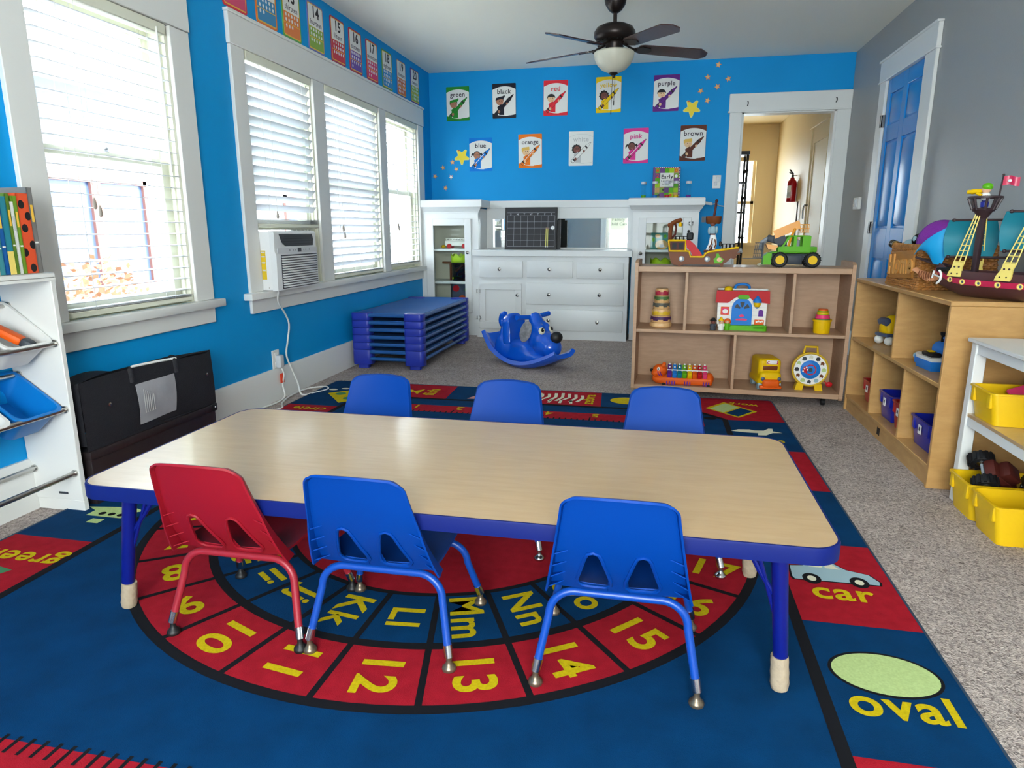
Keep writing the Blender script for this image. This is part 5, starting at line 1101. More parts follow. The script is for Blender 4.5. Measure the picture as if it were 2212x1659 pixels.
o = S(); o.prism([(.098, .085), (.126, .085), (.126, .12), (.112, .127), (.098, .12)], -.056, -.05, 'y'); obj('mail_box', o, 'toy_purple', hs)
o = S(); o.prism(rrect(.105, .05, .056, .03, .004, 2), -.062, -.05, 'y'); wd = obj('flower_box', o, 'toy_orange', hs); flat('flowers', [ell(.09+.011*k, .052+.004*(k % 2), .006, .006, 8) for k in range(4)], 'toy_white', wd, -.0625)
o = S(); o.sph((.086, -.066, .165), (.022, .018, .026)); lp = obj('lamp', o, 'toy_yellow', hs); o = S(); o.lathe([(.026, .172), (.024, .188), (.012, .2), (.004, .212), (.0001, .214)], (.086, -.066, 0), 16); o.sph((.086, -.066, .142), (.01, .01, .008)); obj('lamp_cap', o, 'toy_blue', lp)
o = S(); o.prism(rrect(.0, .0, .24, .14, .02, 4), 0, .03); obj('green_base', o, 'toy_green', hs).location = (.03, -.03, 0); o = S(); o.box((.1, -.07, .02), (.08, .06, .03), .01, 2); obj('ramp', o, 'toy_green', hs)
o = S(); o.tube(spline([(-.045, 0, .245), (-.04, 0, .268), (.0, 0, .277), (.035, 0, .268), (.04, 0, .245)], 4), .008, 8); obj('carry_handle', o, 'toy_blue', hs)
o = S(); o.sph((-.085, -.02, .245), (.026, .026, .02)); obj('roof_dome', o, 'toy_yellow', hs)
# ---- little figures
for i, (x, hair, shirt, sk, lab) in enumerate(((.362, 'toy_black', 'toy_dark', 'skin_brown', 'small toy figure with black hair and dark hat'), (.41, 'toy_yellow', 'toy_white', 'toy_skin', 'small toy figure with blond hair and white dress'), (.447, 'toy_orange', 'toy_green', 'toy_skin', 'small toy figure with orange hair and green shirt'))):
    f = thing('toy_figure', lab+' by the play house', 'figure', on_shelf(rl(x), .055+(.012*i), zm), SA+(.2-.2*i), 'toy figures')
    o = S(); o.lathe([(.0001, 0), (.016, 0), (.018, .006), (.015, .028), (.009, .04), (.0001, .042)], (0, 0, 0), 14); o.sph((-.014, -.004, .03), (.007, .006, .011)); o.sph((.014, -.004, .03), (.007, .006, .011)); obj('clothes', o, shirt, f)
    o = S(); o.sph((0, -.001, .053), (.014, .014, .015)); hd = obj('head', o, sk, f); o = S(); o.sph((0, .003, .06), (.0165, .0165, .013)); 
    if i == 0: o.lathe([(.022, .06), (.022, .063), (.012, .066), (.01, .076), (.0001, .078)], (0, 0, 0), 14)
    if i == 1: o.sph((0, .004, .075), .007)
    if i == 2: o.sph((-.014, .004, .052), (.008, .01, .012)); o.sph((.014, .004, .052), (.008, .01, .012))
    obj('hair', o, hair, hd); o = S(); o.sph((-.005, -.0145, .055), .0018, 6, 5); o.sph((.005, -.0145, .055), .0018, 6, 5); obj('eyes', o, 'toy_black', hd)
# ---- nesting cups
for i, (r, z0, h, m, lab) in enumerate(((.052, 0, .083, 'toy_yellow', 'large yellow'), (.045, .062, .026, 'ring_green', 'olive'), (.042, .074, .026, 'toy_blue', 'blue'), (.041, .086, .026, 'toy_pink', 'pink'), (.036, .1, .024, 'toy_yellow', 'small yellow'), (.033, .112, .022, 'toy_green', 'green'), (.03, .124, .02, 'toy_orange', 'small orange'))):
    c = thing('stacking_cup', lab+' stacking cup in the nested pile at the right of the toy shelf', 'cup', on_shelf(rl(.99), .09, zm+z0), SA, 'nested stacking cups')
    o = S()
    if i == 0: o.lathe([(.0001, 0), (.044, 0), (.046, .004), (.0485, .07), (.054, .072), (.0545, .082), (.05, .083), (.046, .01), (.0001, .008)], (0, 0, 0), 30)
    else: o.lathe([(r, 0), (r+.002, .003), (r-.001, .006), (r-.003, h), (r-.008, h), (r-.008, 0)], (0, 0, 0), 28)
    obj('cup_wall', o, m, c)
    if i: o = S(); o.lathe([(.0001, h-.002), (r-.007, h-.002), (r-.007, h), (.0001, h)], (0, 0, 0), 24); obj('cup_bottom', o, m, c)
# ---- tiger xylophone
xy = thing('toy_xylophone', 'orange tiger shaped toy piano xylophone with rainbow keys', 'toy', on_shelf(rl(.19), .08, zb), SA+.03)
o = S(); o.box((.03, 0, .026), (.32, .1, .05), .014, 3); o.sph((.17, .0, .04), (.03, .045, .04)); o.sph((-.13, 0, .03), (.055, .055, .032)); blob('body', o, 'toy_orange', .006, xy, 3)
o = S(); o.sph((-.135, 0, .083), (.048, .045, .042)); o.sph((-.16, -.02, .07), (.03, .03, .024)); o.sph((-.11, .03, .12), (.014, .01, .014)); o.sph((-.115, -.03, .12), (.014, .01, .014)); hd = blob('head', o, 'toy_orange', .005, xy, 3)
o = S(); o.sph((-.188, -.01, .085), (.011, .013, .01)); obj('nose', o, 'toy_black', hd); o = S(); o.sph((-.145, -.042, .1), (.01, .005, .012)); obj('eye', o, 'toy_white', hd); o = S(); o.sph((-.147, -.047, .1), .004); obj('pupil', o, 'toy_black', hd)
o = S()
for dx in (0, .014): o.tube([(-.15+dx, -.046, .085), (-.145+dx, -.047, .07), (-.135+dx, -.044, .055)], .003, 6)
obj('stripe', o, 'toy_purple', hd)
for i, m in enumerate(('toy_purple', 'toy_blue', 'toy_teal', 'toy_green', 'toy_yellow', 'toy_orange', 'toy_red', 'toy_pink')):
    x = -.075+i*.031
    o = S(); o.box((x, -.028, .066), (.0275, .045, .035), .004, 2, (.35, 0, 0)); obj('piano_key', o, m, xy)
    o = S(); o.box((x, .022, .1), (.024, .06, .004), .001, 1, (.5, 0, 0)); xb = obj('chime_bar', o, m, xy); o = S(); o.sph((x, .01, .106), .006, 8, 6); o.sph((x, .034, .121), .006, 8, 6); obj('pin', o, 'white', xb)
o = S(); o.box((.035, -.006, .087), (.255, .008, .012), .003); obj('white_rail', o, 'white', xy)
o = S()
for g0 in (-.09, .02, .135):
    for k in range(4 if g0 < 0 else 3): x = g0+k*.016; o.prism([(x-.004, .002), (x+.004, .002), (x+.004, .022), (x, .032), (x-.004, .022)], -.053, -.0495, 'y')
obj('stripes', o, 'toy_purple', xy)
for x in (-.11, .165): o = S(); o.prism(ell(x, .006, .01, .008, 10), -.0535, -.0495, 'y'); obj('foot_hole', o, 'toy_black', xy)
# ---- yellow toy bus
bs = thing('toy_bus', 'yellow toy school bus with orange nose on the lower right of the toy shelf', 'toy', on_shelf(rl(.705), .12, zb), SA+.16)
o = S(); o.box((0, .03, .115), (.135, .2, .15), .022, 3); o.box((0, -.055, .075), (.13, .1, .08), .025, 3); o.box((0, .03, .05), (.145, .22, .04), .012, 2); blob('bus_body', o, 'toy_yellow', .005, bs, 4)
o = S(); o.box((0, -.106, .045), (.1, .03, .05), .014, 3); o.box((0, -.1, .022), (.13, .03, .02), .007, 2); obj('bumper', o, 'toy_orange', bs)
o = S(); o.box((0, -.064, .132), (.09, .02, .035), .008, 2, (.15, 0, 0)); obj('windscreen', o, 'toy_brown', bs); o = S(); o.box((.01, -.068, .17), (.07, .012, .026), .004, 2, (.2, 0, 0)); sgn = obj('destination_sign', o, 'white', bs); o = S(); o.tube([(.038, -.078, .18), (.04, -.078, .17), (.036, -.076, .16)], .003, 6); o.tube([(p[0], -.077, p[1]) for p in ell(-.012, .17, .008, .008, 10, 60, 320)], .0018, 6); obj('sign_mark', o, 'toy_red', sgn)
for sx in (-1, 1):
    o = S(); o.sph((sx*.048, -.103, .073), (.012, .008, .013)); obj('headlight', o, 'outside_window', bs)
    for yy in (-.06, .09): o = S(); o.cyl((sx*.055-.012, yy, .024), (sx*.055+.012, yy, .024), .025, None, 18); obj('wheel', o, 'rug_sky', bs)
# ---- animal sound wheel
wh = thing('animal_sound_wheel', 'round yellow animal sound wheel with pull cord and carry handle', 'toy', on_shelf(rl(.95), .09, zb), SA)
zc = .13
o = S(); o.cyl((0, .0, zc), (0, .055, zc), .106, .1, 44); obj('case', o, 'toy_yellow', wh)
o = S(); o.lathe([(.094, 0), (.104, .002), (.106, .01), (.1, .014), (.094, .008)], (0, 0, 0), 44, 0, Matrix.Rotation(PI/2, 4, 'X')); rim = obj('rim', o, 'ring_yellow', wh); rim.location = (0, .004, zc)
flat('dial', [ell(0, zc, .097, .097, 44)], 'paper', wh, -.004)
seg = ['rug_cream', 'hair_black', 'toy_brown', 'rug_pale', 'toy_brown', 'rug_sky', 'toy_dark', 'rug_pale', 'toy_brown', 'hair_black', 'rug_pale', 'toy_dark']
for i in range(12):
    a = math.radians(90-i*30); x, z = .077*math.cos(a), zc+.077*math.sin(a); flat('animal_picture', [[(x-.014, z-.006), (x-.004, z-.013), (x+.012, z-.011), (x+.014, z+.004), (x+.005, z+.012), (x-.008, z+.01)] if i % 2 else [(x-.012, z-.01), (x-.002, z-.006), (x+.008, z-.013), (x+.011, z+.004), (x+.0, z+.013), (x-.01, z+.008)]], seg[i], wh, -.0046)
o = S(); o.lathe([(.0001, 0), (.057, 0), (.057, .006), (.05, .01), (.0001, .01)], (0, 0, 0), 36, 0, Matrix.Rotation(PI/2, 4, 'X')); h_ = obj('hub', o, 'toy_blue', wh); h_.location = (0, -.004, zc)
flat('hub_print', [(band([(.03*math.cos(math.radians(a)), .03*math.sin(math.radians(a))) for a in range(-150, 151, 15)], .006), 0), (ell(-.03, 0, .014, .02), 0), (ell(.0, 0, .012, .012), 1)]+[(ell(-.03+.012*math.cos(k), .014*math.sin(k*1.3), .005, .005, 8), 2) for k in range(4)], ['toy_red', 'toy_dark', 'white'], h_, -.0106)
o = S(); o.tube([(-.04, .03, zc+.09), (-.034, .03, zc+.135), (.034, .03, zc+.135), (.04, .03, zc+.09)], .008, 8); obj('carry_handle', o, 'toy_yellow', wh)
for sx in (-1, 1): o = S(); o.prism([(sx*.03, .035), (sx*.07, .045), (sx*.08, 0), (sx*.036, 0)], -.01, .05, 'y'); obj('foot', o, 'toy_yellow', wh)
o = S(); o.tube([(.085, 0, zc-.07), (.1, -.008, zc-.078)], .003, 6); o.sph((.112, -.01, zc-.086), (.02, .01, .016)); obj('pull_tab', o, 'toy_red', wh)
# ---- brown pirate ship on top
ps = thing('pirate_ship', 'brown toy pirate ship with yellow trim and red slide on top of the toy shelf', 'toy', on_shelf(rl(.27), .1, ztop), SA)
hull = [(-.18, .02), (-.165, .012), (.12, .012), (.15, .03), (.19, .075), (.215, .095), (.215, .108), (.04, .085), (.02, .075), (.012, .058), (-.06, .056), (-.07, .085), (-.085, .09), (-.185, .09), (-.198, .155), (-.205, .15), (-.2, .09)]
o = S(); o.prism(hull, -.055, .055, 'y'); o.prism([(-.17, .012), (-.16, .0055), (-.11, .0055), (-.1, .012)], -.04, .04, 'y'); obj('hull', o, 'toy_brown', ps)
o = S()
for sy in (-.057, .057): o.tube([(-.2, sy, .155), (-.19, sy, .092), (-.09, sy, .092), (-.075, sy, .088), (-.066, sy, .058), (.01, sy, .058), (.022, sy, .078), (.04, sy, .088), (.12, sy, .1), (.21, sy, .114)], .0058, 8); o.tube([(-.2, sy, .155), (-.1, sy, .155), (-.098, sy, .094)], .0058, 8)
obj('yellow_trim', o, 'toy_yellow', ps)
mat('toy_maroon', (82, 34, 28), .5, spec=.22); o = S(); o.bb(-.19, -.1, -.05, .05, .09, .153); cn = obj('cabin', o, 'toy_maroon', ps)
for x in (-.165, -.125): o = S(); o.bb(x-.013, x+.013, -.052, -.0495, .105, .14); obj('cabin_window', o, 'toy_black', cn)
o = S(); o.tube(spline([(-.192, 0, .15), (-.195, 0, .2), (-.188, 0, .25), (-.17, 0, .265), (-.14, 0, .275)], 4), .013, 8); o.sph((-.2, 0, .247), .014); o.sph((-.138, 0, .276), .013); sp_ = obj('stern_post', o, 'toy_brown', ps)
o = S(); o.tube([(-.19, 0, .16), (-.165, 0, .19), (-.16, 0, .23), (-.17, 0, .26)], .007, 6); obj('stern_arch', o, 'toy_maroon', sp_)
o = S(); o.lathe([(.0001, 0), (.008, 0), (.011, .006), (.008, .022), (.003, .028)], (-.137, 0, .238), 10); obj('lantern', o, 'toy_yellow', sp_)
o = S(); o.bb(-.165, -.06, -.045, -.037, .176, .182); 
for k in range(5): o.lathe([(.004, .156), (.0055, .165), (.004, .177)], (-.16+k*.024, -.041, 0), 8)
o.box((-.075, -.03, .18), (.04, .05, .045), .006); o.sph((-.085, -.03, .21), .008); obj('deck_railing', o, 'toy_black', ps)
o = S(); o.prism([(-.098, .155), (-.075, .156), (-.045, .13), (-.012, .09), (.004, .066), (-.006, .058), (-.055, .06), (-.066, .088), (-.09, .11)], -.05, -.044, 'y'); o.prism([(-.098, .155), (-.075, .156), (-.045, .13), (-.012, .09), (.004, .066), (-.006, .058), (-.055, .06), (-.066, .088), (-.09, .11)], .044, .05, 'y'); o.prism([(-.098, .14), (-.07, .13), (-.03, .085), (-.006, .06), (-.03, .06), (-.08, .11)], -.044, .044, 'y'); obj('slide', o, 'toy_red', ps)
o = S(); o.cyl((.05, 0, .085), (.056, 0, .27), .0085, .0075, 10); o.tube([(.056, 0, .27), (.062, 0, .32), (.068, 0, .385)], .0072, 10); o.sph((.069, 0, .388), .0095); ms_ = obj('mast', o, 'toy_maroon', ps)
o = S(); o.lathe([(.0001, .253), (.036, .253), (.044, .262), (.047, .297), (.042, .297), (.038, .264), (.0001, .262)], (.058, 0, 0), 20); obj('crows_nest', o, 'toy_brown', ms_); o = S(); o.bb(-.012, .012, -.006, .006, .262, .296); nb_ = obj('nest_door', o, 'toy_dark', ms_); nb_.location = (.0, -.0, 0)
pf = thing('toy_figure', 'toy pirate figure in white shirt and striped trousers climbing the mast of the brown ship', 'figure', on_shelf(rl(.27)+.05, .075, ztop+.088), SA, 'toy figures')
o = S(); o.tube([(-.02, 0, .008), (-.004, 0, .04), (.004, 0, .075), (.008, 0, .1)], [.009, .012, .014, .015], 10); o.tube([(.016, 0, .012), (.024, 0, .045), (.018, 0, .075), (.01, 0, .1)], [.009, .012, .014, .014], 10); obj('trousers', o, 'white', pf)
o = S(); o.tube([(-.012, -.012, .02), (.002, -.013, .045), (.006, -.014, .08)], .004, 6); o.tube([(.02, -.011, .022), (.028, -.012, .045), (.02, -.014, .075)], .004, 6); obj('stripes', o, 'toy_brown', pf)
o = S(); o.box((-.026, -.004, .004), (.03, .018, .014), .005, 2); o.box((.01, -.004, .006), (.03, .018, .014), .005, 2); obj('boots', o, 'toy_maroon', pf)
o = S(); o.sph((.006, 0, .128), (.022, .016, .028)); o.sph((.028, 0, .13), (.009, .009, .022)); o.sph((-.014, 0, .126), (.009, .009, .022)); obj('shirt', o, 'rug_sky', pf); o = S(); o.lathe([(.017, .1), (.018, .104), (.017, .108)], (.006, 0, 0), 12); obj('belt', o, 'toy_maroon', pf)
o = S(); o.sph((.004, 0, .163), (.015, .015, .014)); hd = obj('head', o, 'skin_brown', pf); o = S(); o.sph((.006, .003, .168), (.017, .016, .012)); obj('hair', o, 'toy_black', hd)
o = S(); o.bb(.11, .19, -.046, -.04, .132, .137); 
for k in range(4): o.lathe([(.004, .108), (.005, .12), (.004, .134)], (.117+k*.022, -.043, 0), 8)
o.box((.105, -.04, .135), (.015, .02, .03), .004); o.tube([(.185, -.043, .134), (.215, -.03, .142)], .004, 6); obj('bow_railing', o, 'toy_black', ps)
o = S(); o.cyl((.165, -.02, .082), (.225, -.02, .096), .011, .013, 14); o.cyl((.225, -.02, .096), (.232, -.02, .098), .016, .016, 14); obj('cannon', o, 'toy_grey', ps); o = S(); o.prism([(.16, .055), (.19, .045), (.205, .055), (.2, .07), (.225, .072), (.215, .085), (.17, .08)], -.03, .01, 'y'); obj('bow_ornament', o, 'toy_brown', ps)
for x in (-.118, .033):
    o = S(); o.lathe([(.0001, 0), (.016, 0), (.017, .003), (.011, .005), (.0001, .003)], (x, -.0555, .045), 18, 0, Matrix.Rotation(PI/2, 4, 'X')); p_ = obj('porthole', o, 'toy_grey', ps); flat('porthole_picture', [ell(x-.003, .046, .008, .009, 12)], 'toy_white', p_, -.0612)
o = S(); o.prism([(.075, .02), (.12, .022), (.128, .045), (.105, .06), (.098, .078), (.085, .078), (.082, .055), (.07, .045)], -.06, -.0545, 'y'); gs = obj('green_shield', o, 'toy_green', ps); flat('shield_face', [ell(.103, .042, .014, .013, 14)], 'toy_skin', gs, -.0606)
for x in (-.13, .12):
    for sy in (-.035, .035): o = S(); o.cyl((x, sy-.008, .0105), (x, sy+.008, .0105), .0105, None, 14); obj('wheel', o, 'toy_brown', ps)
# ---- green crane truck on top
ct = thing('toy_crane_truck', 'green toy loader truck with yellow wheels and orange crane basket', 'toy', on_shelf(rl(.79), .105, ztop), SA)
o = S(); o.box((0, 0, .058), (.27, .085, .045), .01, 2); o.box((.0, 0, .045), (.1, .12, .055), .006, 2); obj('chassis', o, 'toy_dark', ct)
for x in (-.075, .105):
    for sy in (-1, 1):
        o = S(); o.lathe([(.02, -.016), (.038, -.016), (.044, -.01), (.0445, .01), (.038, .016), (.02, .016)], (x, sy*.062, .0445), 30, 0, Matrix.Rotation(PI/2, 4, 'X')); ty = obj('tyre', o, 'toy_black', ct)
        for k in range(18):
            a = 2*PI*k/18; o.v
        tr = S()
        for k in range(20): a = 2*PI*k/20; tr.box((x+.0445*math.cos(a), sy*.062, .0445+.0445*math.sin(a)), (.004, .028, .006), 0, 1, (0, -a, 0))
        obj('tread', tr, 'toy_black', ty)
        o = S(); o.lathe([(.0001, -.012), (.012, -.014), (.026, -.012), (.028, -.017), (.03, -.012), (.03, .012), (.0001, .012)], (x, sy*.062, .0445), 24, 0, Matrix.Rotation(PI/2 if sy < 0 else PI/2, 4, 'X')); o.cyl((x, sy*.062, .0445), (x, sy*.0785, .0445), .027, .025, 20); obj('hub_cap', o, 'toy_yellow', ty)
o = S(); o.bb(-.12, .125, -.055, .055, .082, .09, .003); o.prism([(-.165, .015), (-.12, .015), (-.118, .085), (-.14, .085), (-.165, .065)], -.045, .045, 'y'); o.box((.09, 0, .105), (.075, .1, .03), .006, 2); o.prism([(.05, .12), (.125, .12), (.12, .1), (.05, .1)], -.05, .05, 'y'); obj('body', o, 'toy_green', ct)
o = S(); cabp = [(-.085, .09), (.065, .09), (.09, .125), (.082, .175), (.07, .18), (-.02, .185), (-.055, .17)]
for sy in (-1, 1): 
    o.bb(-.0855, -.066, sy*.052-.004, sy*.052+.004, .09, .12); o.prism([(-.085, .09), (.09, .09), (.09, .122), (-.07, .122)], sy*.052-.004, sy*.052+.004, 'y'); o.prism([(-.07, .12), (-.058, .12), (-.02, .178), (-.035, .178)], sy*.052-.004, sy*.052+.004, 'y'); o.bb(-.004, .012, sy*.052-.004, sy*.052+.004, .12, .18); o.bb(.045, .09, sy*.052-.004, sy*.052+.004, .12, .18)
o.bb(-.035, .088, -.056, .056, .176, .185, .004); o.bb(.075, .088, -.052, .052, .09, .18); cb_ = obj('cab', o, 'toy_green', ct)
o = S(); o.box((.02, 0, .13), (.03, .05, .06), .008, 2); o.box((-.035, 0, .11), (.05, .06, .03), .006); obj('seat', o, 'toy_grey', cb_)
o = S(); o.cyl((-.08, -.03, .165), (-.08, .03, .165), .034, None, 20); o.box((-.11, 0, .16), (.08, .035, .04), .008, 2, (0, .3, 0)); o.box((-.06, 0, .14), (.05, .035, .05), .008, 2); obj('crane_turret', o, 'toy_dark', ct)
o = S(); o.tube([(-.1, 0, .165), (-.15, 0, .16), (-.175, 0, .14), (-.178, 0, .1)], .013, 8, 0, False, 1.4); obj('front_arm', o, 'toy_grey', ct)
mat('toy_amber', (232, 150, 24), .35)
o = S(); o.box((-.04, -.03, .205), (.15, .004, .02), .001, 1, (0, -.42, 0)); o.box((-.04, .03, .205), (.15, .004, .02), .001, 1, (0, -.42, 0)); o.box((-.045, -.03, .228), (.15, .004, .03), .001, 1, (0, -.42, 0)); o.box((.025, 0, .235), (.005, .064, .05), .001, 1, (0, -.3, 0))
for k in range(5): o.box((-.1+k*.03, -.03, .188+k*.0135), (.005, .005, .04), 0, 1, (0, -.42, 0)); o.box((-.1+k*.03, .03, .188+k*.0135), (.005, .005, .04), 0, 1, (0, -.42, 0))
for k in range(4): o.box((.04+k*.012, -.028, .225), (.003, .003, .045)); o.box((.04+k*.012, .028, .225), (.003, .003, .045))
for zz in (.203, .225, .247): o.tube([(.03, -.028, zz), (.078, -.028, zz), (.078, .028, zz), (.03, .028, zz)], .0025, 6)
o.tube([(-.03, -.04, .12), (-.02, -.04, .17), (.0, -.035, .225)], .007, 8); obj('crane_basket', o, 'toy_amber', ct)
o = S(); o.prism([(-.155, .135), (-.085, .125), (-.1, .1), (-.14, .105)], -.035, .035, 'y'); obj('bucket', o, 'toy_amber', ct)
o = S()
for k in range(5): o.box((-.215+k*.0105, -.03, .1), (.003, .004, .085), 0, 1, (0, .12, 0))
for zz in (.058, .08, .102, .124, .142): o.box((-.194-(zz-.1)*-.1, -.03, zz), (.052, .004, .004))
o.bb(-.222, -.165, -.035, -.028, .054, .06); o.bb(-.172, -.165, -.036, .036, .05, .145); o.box((-.225, -.03, .048), (.11, .008, .003)); o.box((-.225, .03, .048), (.11, .008, .003)); obj('fork_grille', o, 'toy_dark', ct)
sc_ = tag(blob('paper_scrap', S().sph((0, 0, .008), (.016, .012, .008)).sph((.018, .006, .007), (.012, .01, .007)).sph((.008, -.006, .014), (.01, .01, .008)), 'rug_cream', .004, None, 1, on_shelf(rl(.62), .2, ztop)), 'crumpled cream paper scrap beside the green truck', 'paper')
# ================================================================== birch cubby shelf along the right wall
cs = thing('cubby_shelf', 'golden birch cubby shelf along the grey wall with bins below', 'shelf', (1.138, 0, 0))
BW = 'birch_wood'; D2 = .42; Y0, Y1, Z1 = 2.935, 4.245, .775
for ya, yb in ((Y0, Y0+.02), (Y1-.02, Y1)): o = S(); o.bb(0, D2, ya, yb, 0, Z1-.02, .002); obj('side_panel', o, BW, cs)
o = S(); o.bb(-.003, D2, Y0-.003, Y1+.003, Z1-.02, Z1, .003); obj('top_board', o, BW, cs)
o = S(); o.bb(.004, D2-.01, Y0+.02, Y1-.02, .42, .438, .002); obj('middle_board', o, BW, cs)
o = S(); o.bb(.004, D2-.01, Y0+.02, Y1-.02, .075, .093, .002); obj('bottom_board', o, BW, cs)
o = S(); o.bb(.012, .03, Y0+.02, Y1-.02, 0, .075); kp = obj('kick_plate', o, BW, cs); o = S(); o.bb(.0105, .0125, 3.6, 3.64, .025, .062); obj('recess_hole', o, 'black', kp)
o = S(); o.bb(D2-.01, D2, Y0+.02, Y1-.02, .0, Z1-.02); obj('back_board', o, BW, cs)
for y, za, zb_ in ((3.555, .438, Z1-.02), (3.805, .093, .42), (3.355, .093, .42)): o = S(); o.bb(.006, D2-.01, y-.009, y+.009, za, zb_, .002); obj('divider', o, BW, cs)
def bin_(name, label, m, loc, lx, ly, h, rz=0, group=None, taper=.88, lab=False, rr=.02, ribs=True):
    """open tapered bin: front towards local -x, size lx (deep) by ly (wide) at the rim"""
    b = thing(name, label, 'bin', loc, rz, group)
    o = S(); n = len(rrect(0, 0, 1, 1, .1, 4)); t = .0035
    rings = [(lx*taper, ly*taper, 0), (lx-.012, ly-.012, h-.012), (lx-.012, ly-.012, h-.008), (lx, ly, h-.006), (lx, ly, h), (lx-.02, ly-.02, h), (lx*taper-.012, ly*taper-.012, .005)]
    V = []
    for a, c, z in rings: V += [(p[0], p[1], z) for p in rrect(0, 0, a, c, rr, 4)]
    k = len(rings); o.add(V, [(a*n+i, a*n+(i+1) % n, (a+1)*n+(i+1) % n, (a+1)*n+i) for a in range(k-1) for i in range(n)]+[tuple(range(n-1, -1, -1)), tuple(range((k-1)*n, k*n))])
    sh_ = obj('bin_shell', o, m, b)
    for sy in ((-1, 1) if ribs else ()): o = S(); o.bb(-lx/2+.004, -lx/2+.016, sy*ly*.33-.012, sy*ly*.33+.012, h-.06, h-.006, .003); obj('grip_rib', o, m, sh_)
    if lab: o = S(); x_ = -lx/2+.004+.01*(1-taper); o.box((-lx/2+.0035, .0, h-.045), (.002, .034, .04), 0); tg = obj('white_label', o, 'white', sh_); o = S(); o.box((-lx/2+.0022, .0, h-.043), (.001, .014, .016), 0); obj('label_mark', o, 'toy_dark', tg)
    return b
mat('bin_red', (178, 26, 32), .35); mat('bin_blue', (22, 34, 150), .3); mat('bin_yellow', (232, 186, 6), .42); mat('bin_white', (222, 222, 220), .4); mat('bin_bright_blue', (4, 116, 196), .38)
bin_('storage_bin', 'red storage bin with white label in the far lower cubby', 'bin_red', (1.36, 4.03, .094), .34, .19, .125, 0, 'bins in the birch cubby shelf', lab=True)
bin_('storage_bin', 'dark blue storage bin beside a red bin in the middle lower cubby', 'bin_blue', (1.35, 3.69, .094), .34, .2, .135, 0, 'bins in the birch cubby shelf', lab=True)
bin_('storage_bin', 'red storage bin squeezed beside the dark blue bin in the middle lower cubby', 'bin_red', (1.345, 3.475, .094), .34, .19, .135, 0, 'bins in the birch cubby shelf', lab=True)
bb_ = bin_('storage_bin', 'dark blue storage bin alone in the nearest lower cubby', 'bin_blue', (1.36, 3.2, .094), .36, .25, .13, 0, 'bins in the birch cubby shelf', lab=True)
tag(blob('toy_piece', S().sph((0, 0, .03), (.04, .03, .03)).sph((.04, .02, .03), (.03, .03, .03)), 'ring_grey', .008, None, 2, (1.3, 3.2, .135)), 'small grey green toy lying in the nearest dark blue bin', 'toy')
# ---- toys in the upper cubbies
vb = thing('toy_van', 'yellow and blue toy bus on clear bubbles in the far upper cubby', 'toy', (1.27, 3.97, .439), math.radians(200))
o = S(); o.sph((0, 0, .1), (.075, .05, .06)); o.box((.0, 0, .08), (.12, .09, .06), .02, 2); blob('van_body', o, 'toy_yellow', .007, vb, 3)
o = S(); o.box((.055, 0, .125), (.04, .07, .04), .012, 2, (0, .5, 0)); o.box((-.01, -.046, .12), (.05, .012, .035), .006); o.box((-.01, .046, .12), (.05, .012, .035), .006); obj('windows', o, 'outside_window', vb)
o = S(); o.box((0, 0, .055), (.14, .1, .02), .008, 2); obj('lower_trim', o, 'outside_window', vb); o = S(); o.bb(-.03, .03, -.0475, -.046, .07, .08); o.bb(-.03, .03, .046, .0475, .07, .08); obj('lettering_strip', o, 'toy_black', vb)
for dx in (-.045, .045):
    for dy in (-.04, .04): o = S(); o.sph((dx, dy, .024), .024); obj('wheel_ball', o, 'toy_white', vb)
tr = thing('toy_train', 'blue toy train engine with black funnel in the near upper cubby', 'train', (1.325, 3.33, .439), math.radians(98))
o = S(); o.cyl((0, 0, .07), (.11, 0, .07), .036, None, 20); o.bb(-.1, .13, -.045, .045, .028, .05, .006); o.bb(-.1, -.005, -.05, .05, .05, .085, .004); o.bb(-.1, -.09, -.05, .05, .05, .13); o.bb(-.015, -.005, -.05, .05, .05, .13); o.bb(-.105, .0, -.055, .055, .13, .142, .004); o.sph((.04, 0, .108), (.014, .014, .012)); obj('engine_body', o, 'toy_blue', tr)
o = S(); o.lathe([(.012, .1), (.012, .13), (.018, .138), (.018, .148), (.0001, .148)], (.085, 0, 0), 14); o.bb(-.085, -.02, -.052, .052, .09, .125); obj('funnel', o, 'toy_black', tr)
o = S(); o.sph((.113, 0, .07), (.01, .03, .033)); fc = obj('face', o, 'rug_cream', tr); flat_ = S(); flat_.sph((.121, -.01, .076), .004, 8, 6); flat_.sph((.121, .01, .076), .004, 8, 6); obj('face_eyes', flat_, 'toy_black', fc)
o = S(); o.bb(.118, .132, -.048, .048, .024, .05, .004); obj('buffer_beam', o, 'toy_red', tr)
for dx in (-.07, -.02, .04, .09):
    for dy in (-.046, .046): o = S(); o.cyl((dx, dy-.005, .02), (dx, dy+.005, .02), .02, None, 16); obj('wheel', o, 'toy_purple' if dx > 0 else 'toy_blue', tr)
bt = thing('toy_boat', 'blue and white toy boat in front of the train in the near upper cubby', 'boat', (1.225, 3.31, .439), math.radians(95))
o = S(); P = [(-.1, -.038), (.05, -.04), (.1, -.02), (.12, 0), (.1, .02), (.05, .04), (-.1, .038)]; o.prism([(p[0]*.9, p[1]*.8) for p in P], 0, .018); o.prism(P, .018, .042); obj('hull', o, 'toy_blue', bt)
o = S(); o.prism([(p[0]*.92, p[1]*.9) for p in P], .042, .056); obj('deck', o, 'toy_white', bt); o = S(); o.bb(-.06, .03, -.024, .024, .056, .074, .005); obj('cabin', o, 'toy_black', bt); o = S(); o.bb(-.02, .01, -.014, .014, .074, .08, .003); obj('cabin_roof', o, 'toy_yellow', bt); o = S(); o.sph((.115, 0, .036), (.012, .02, .016)); obj('bow_fender', o, 'rug_sky', bt)

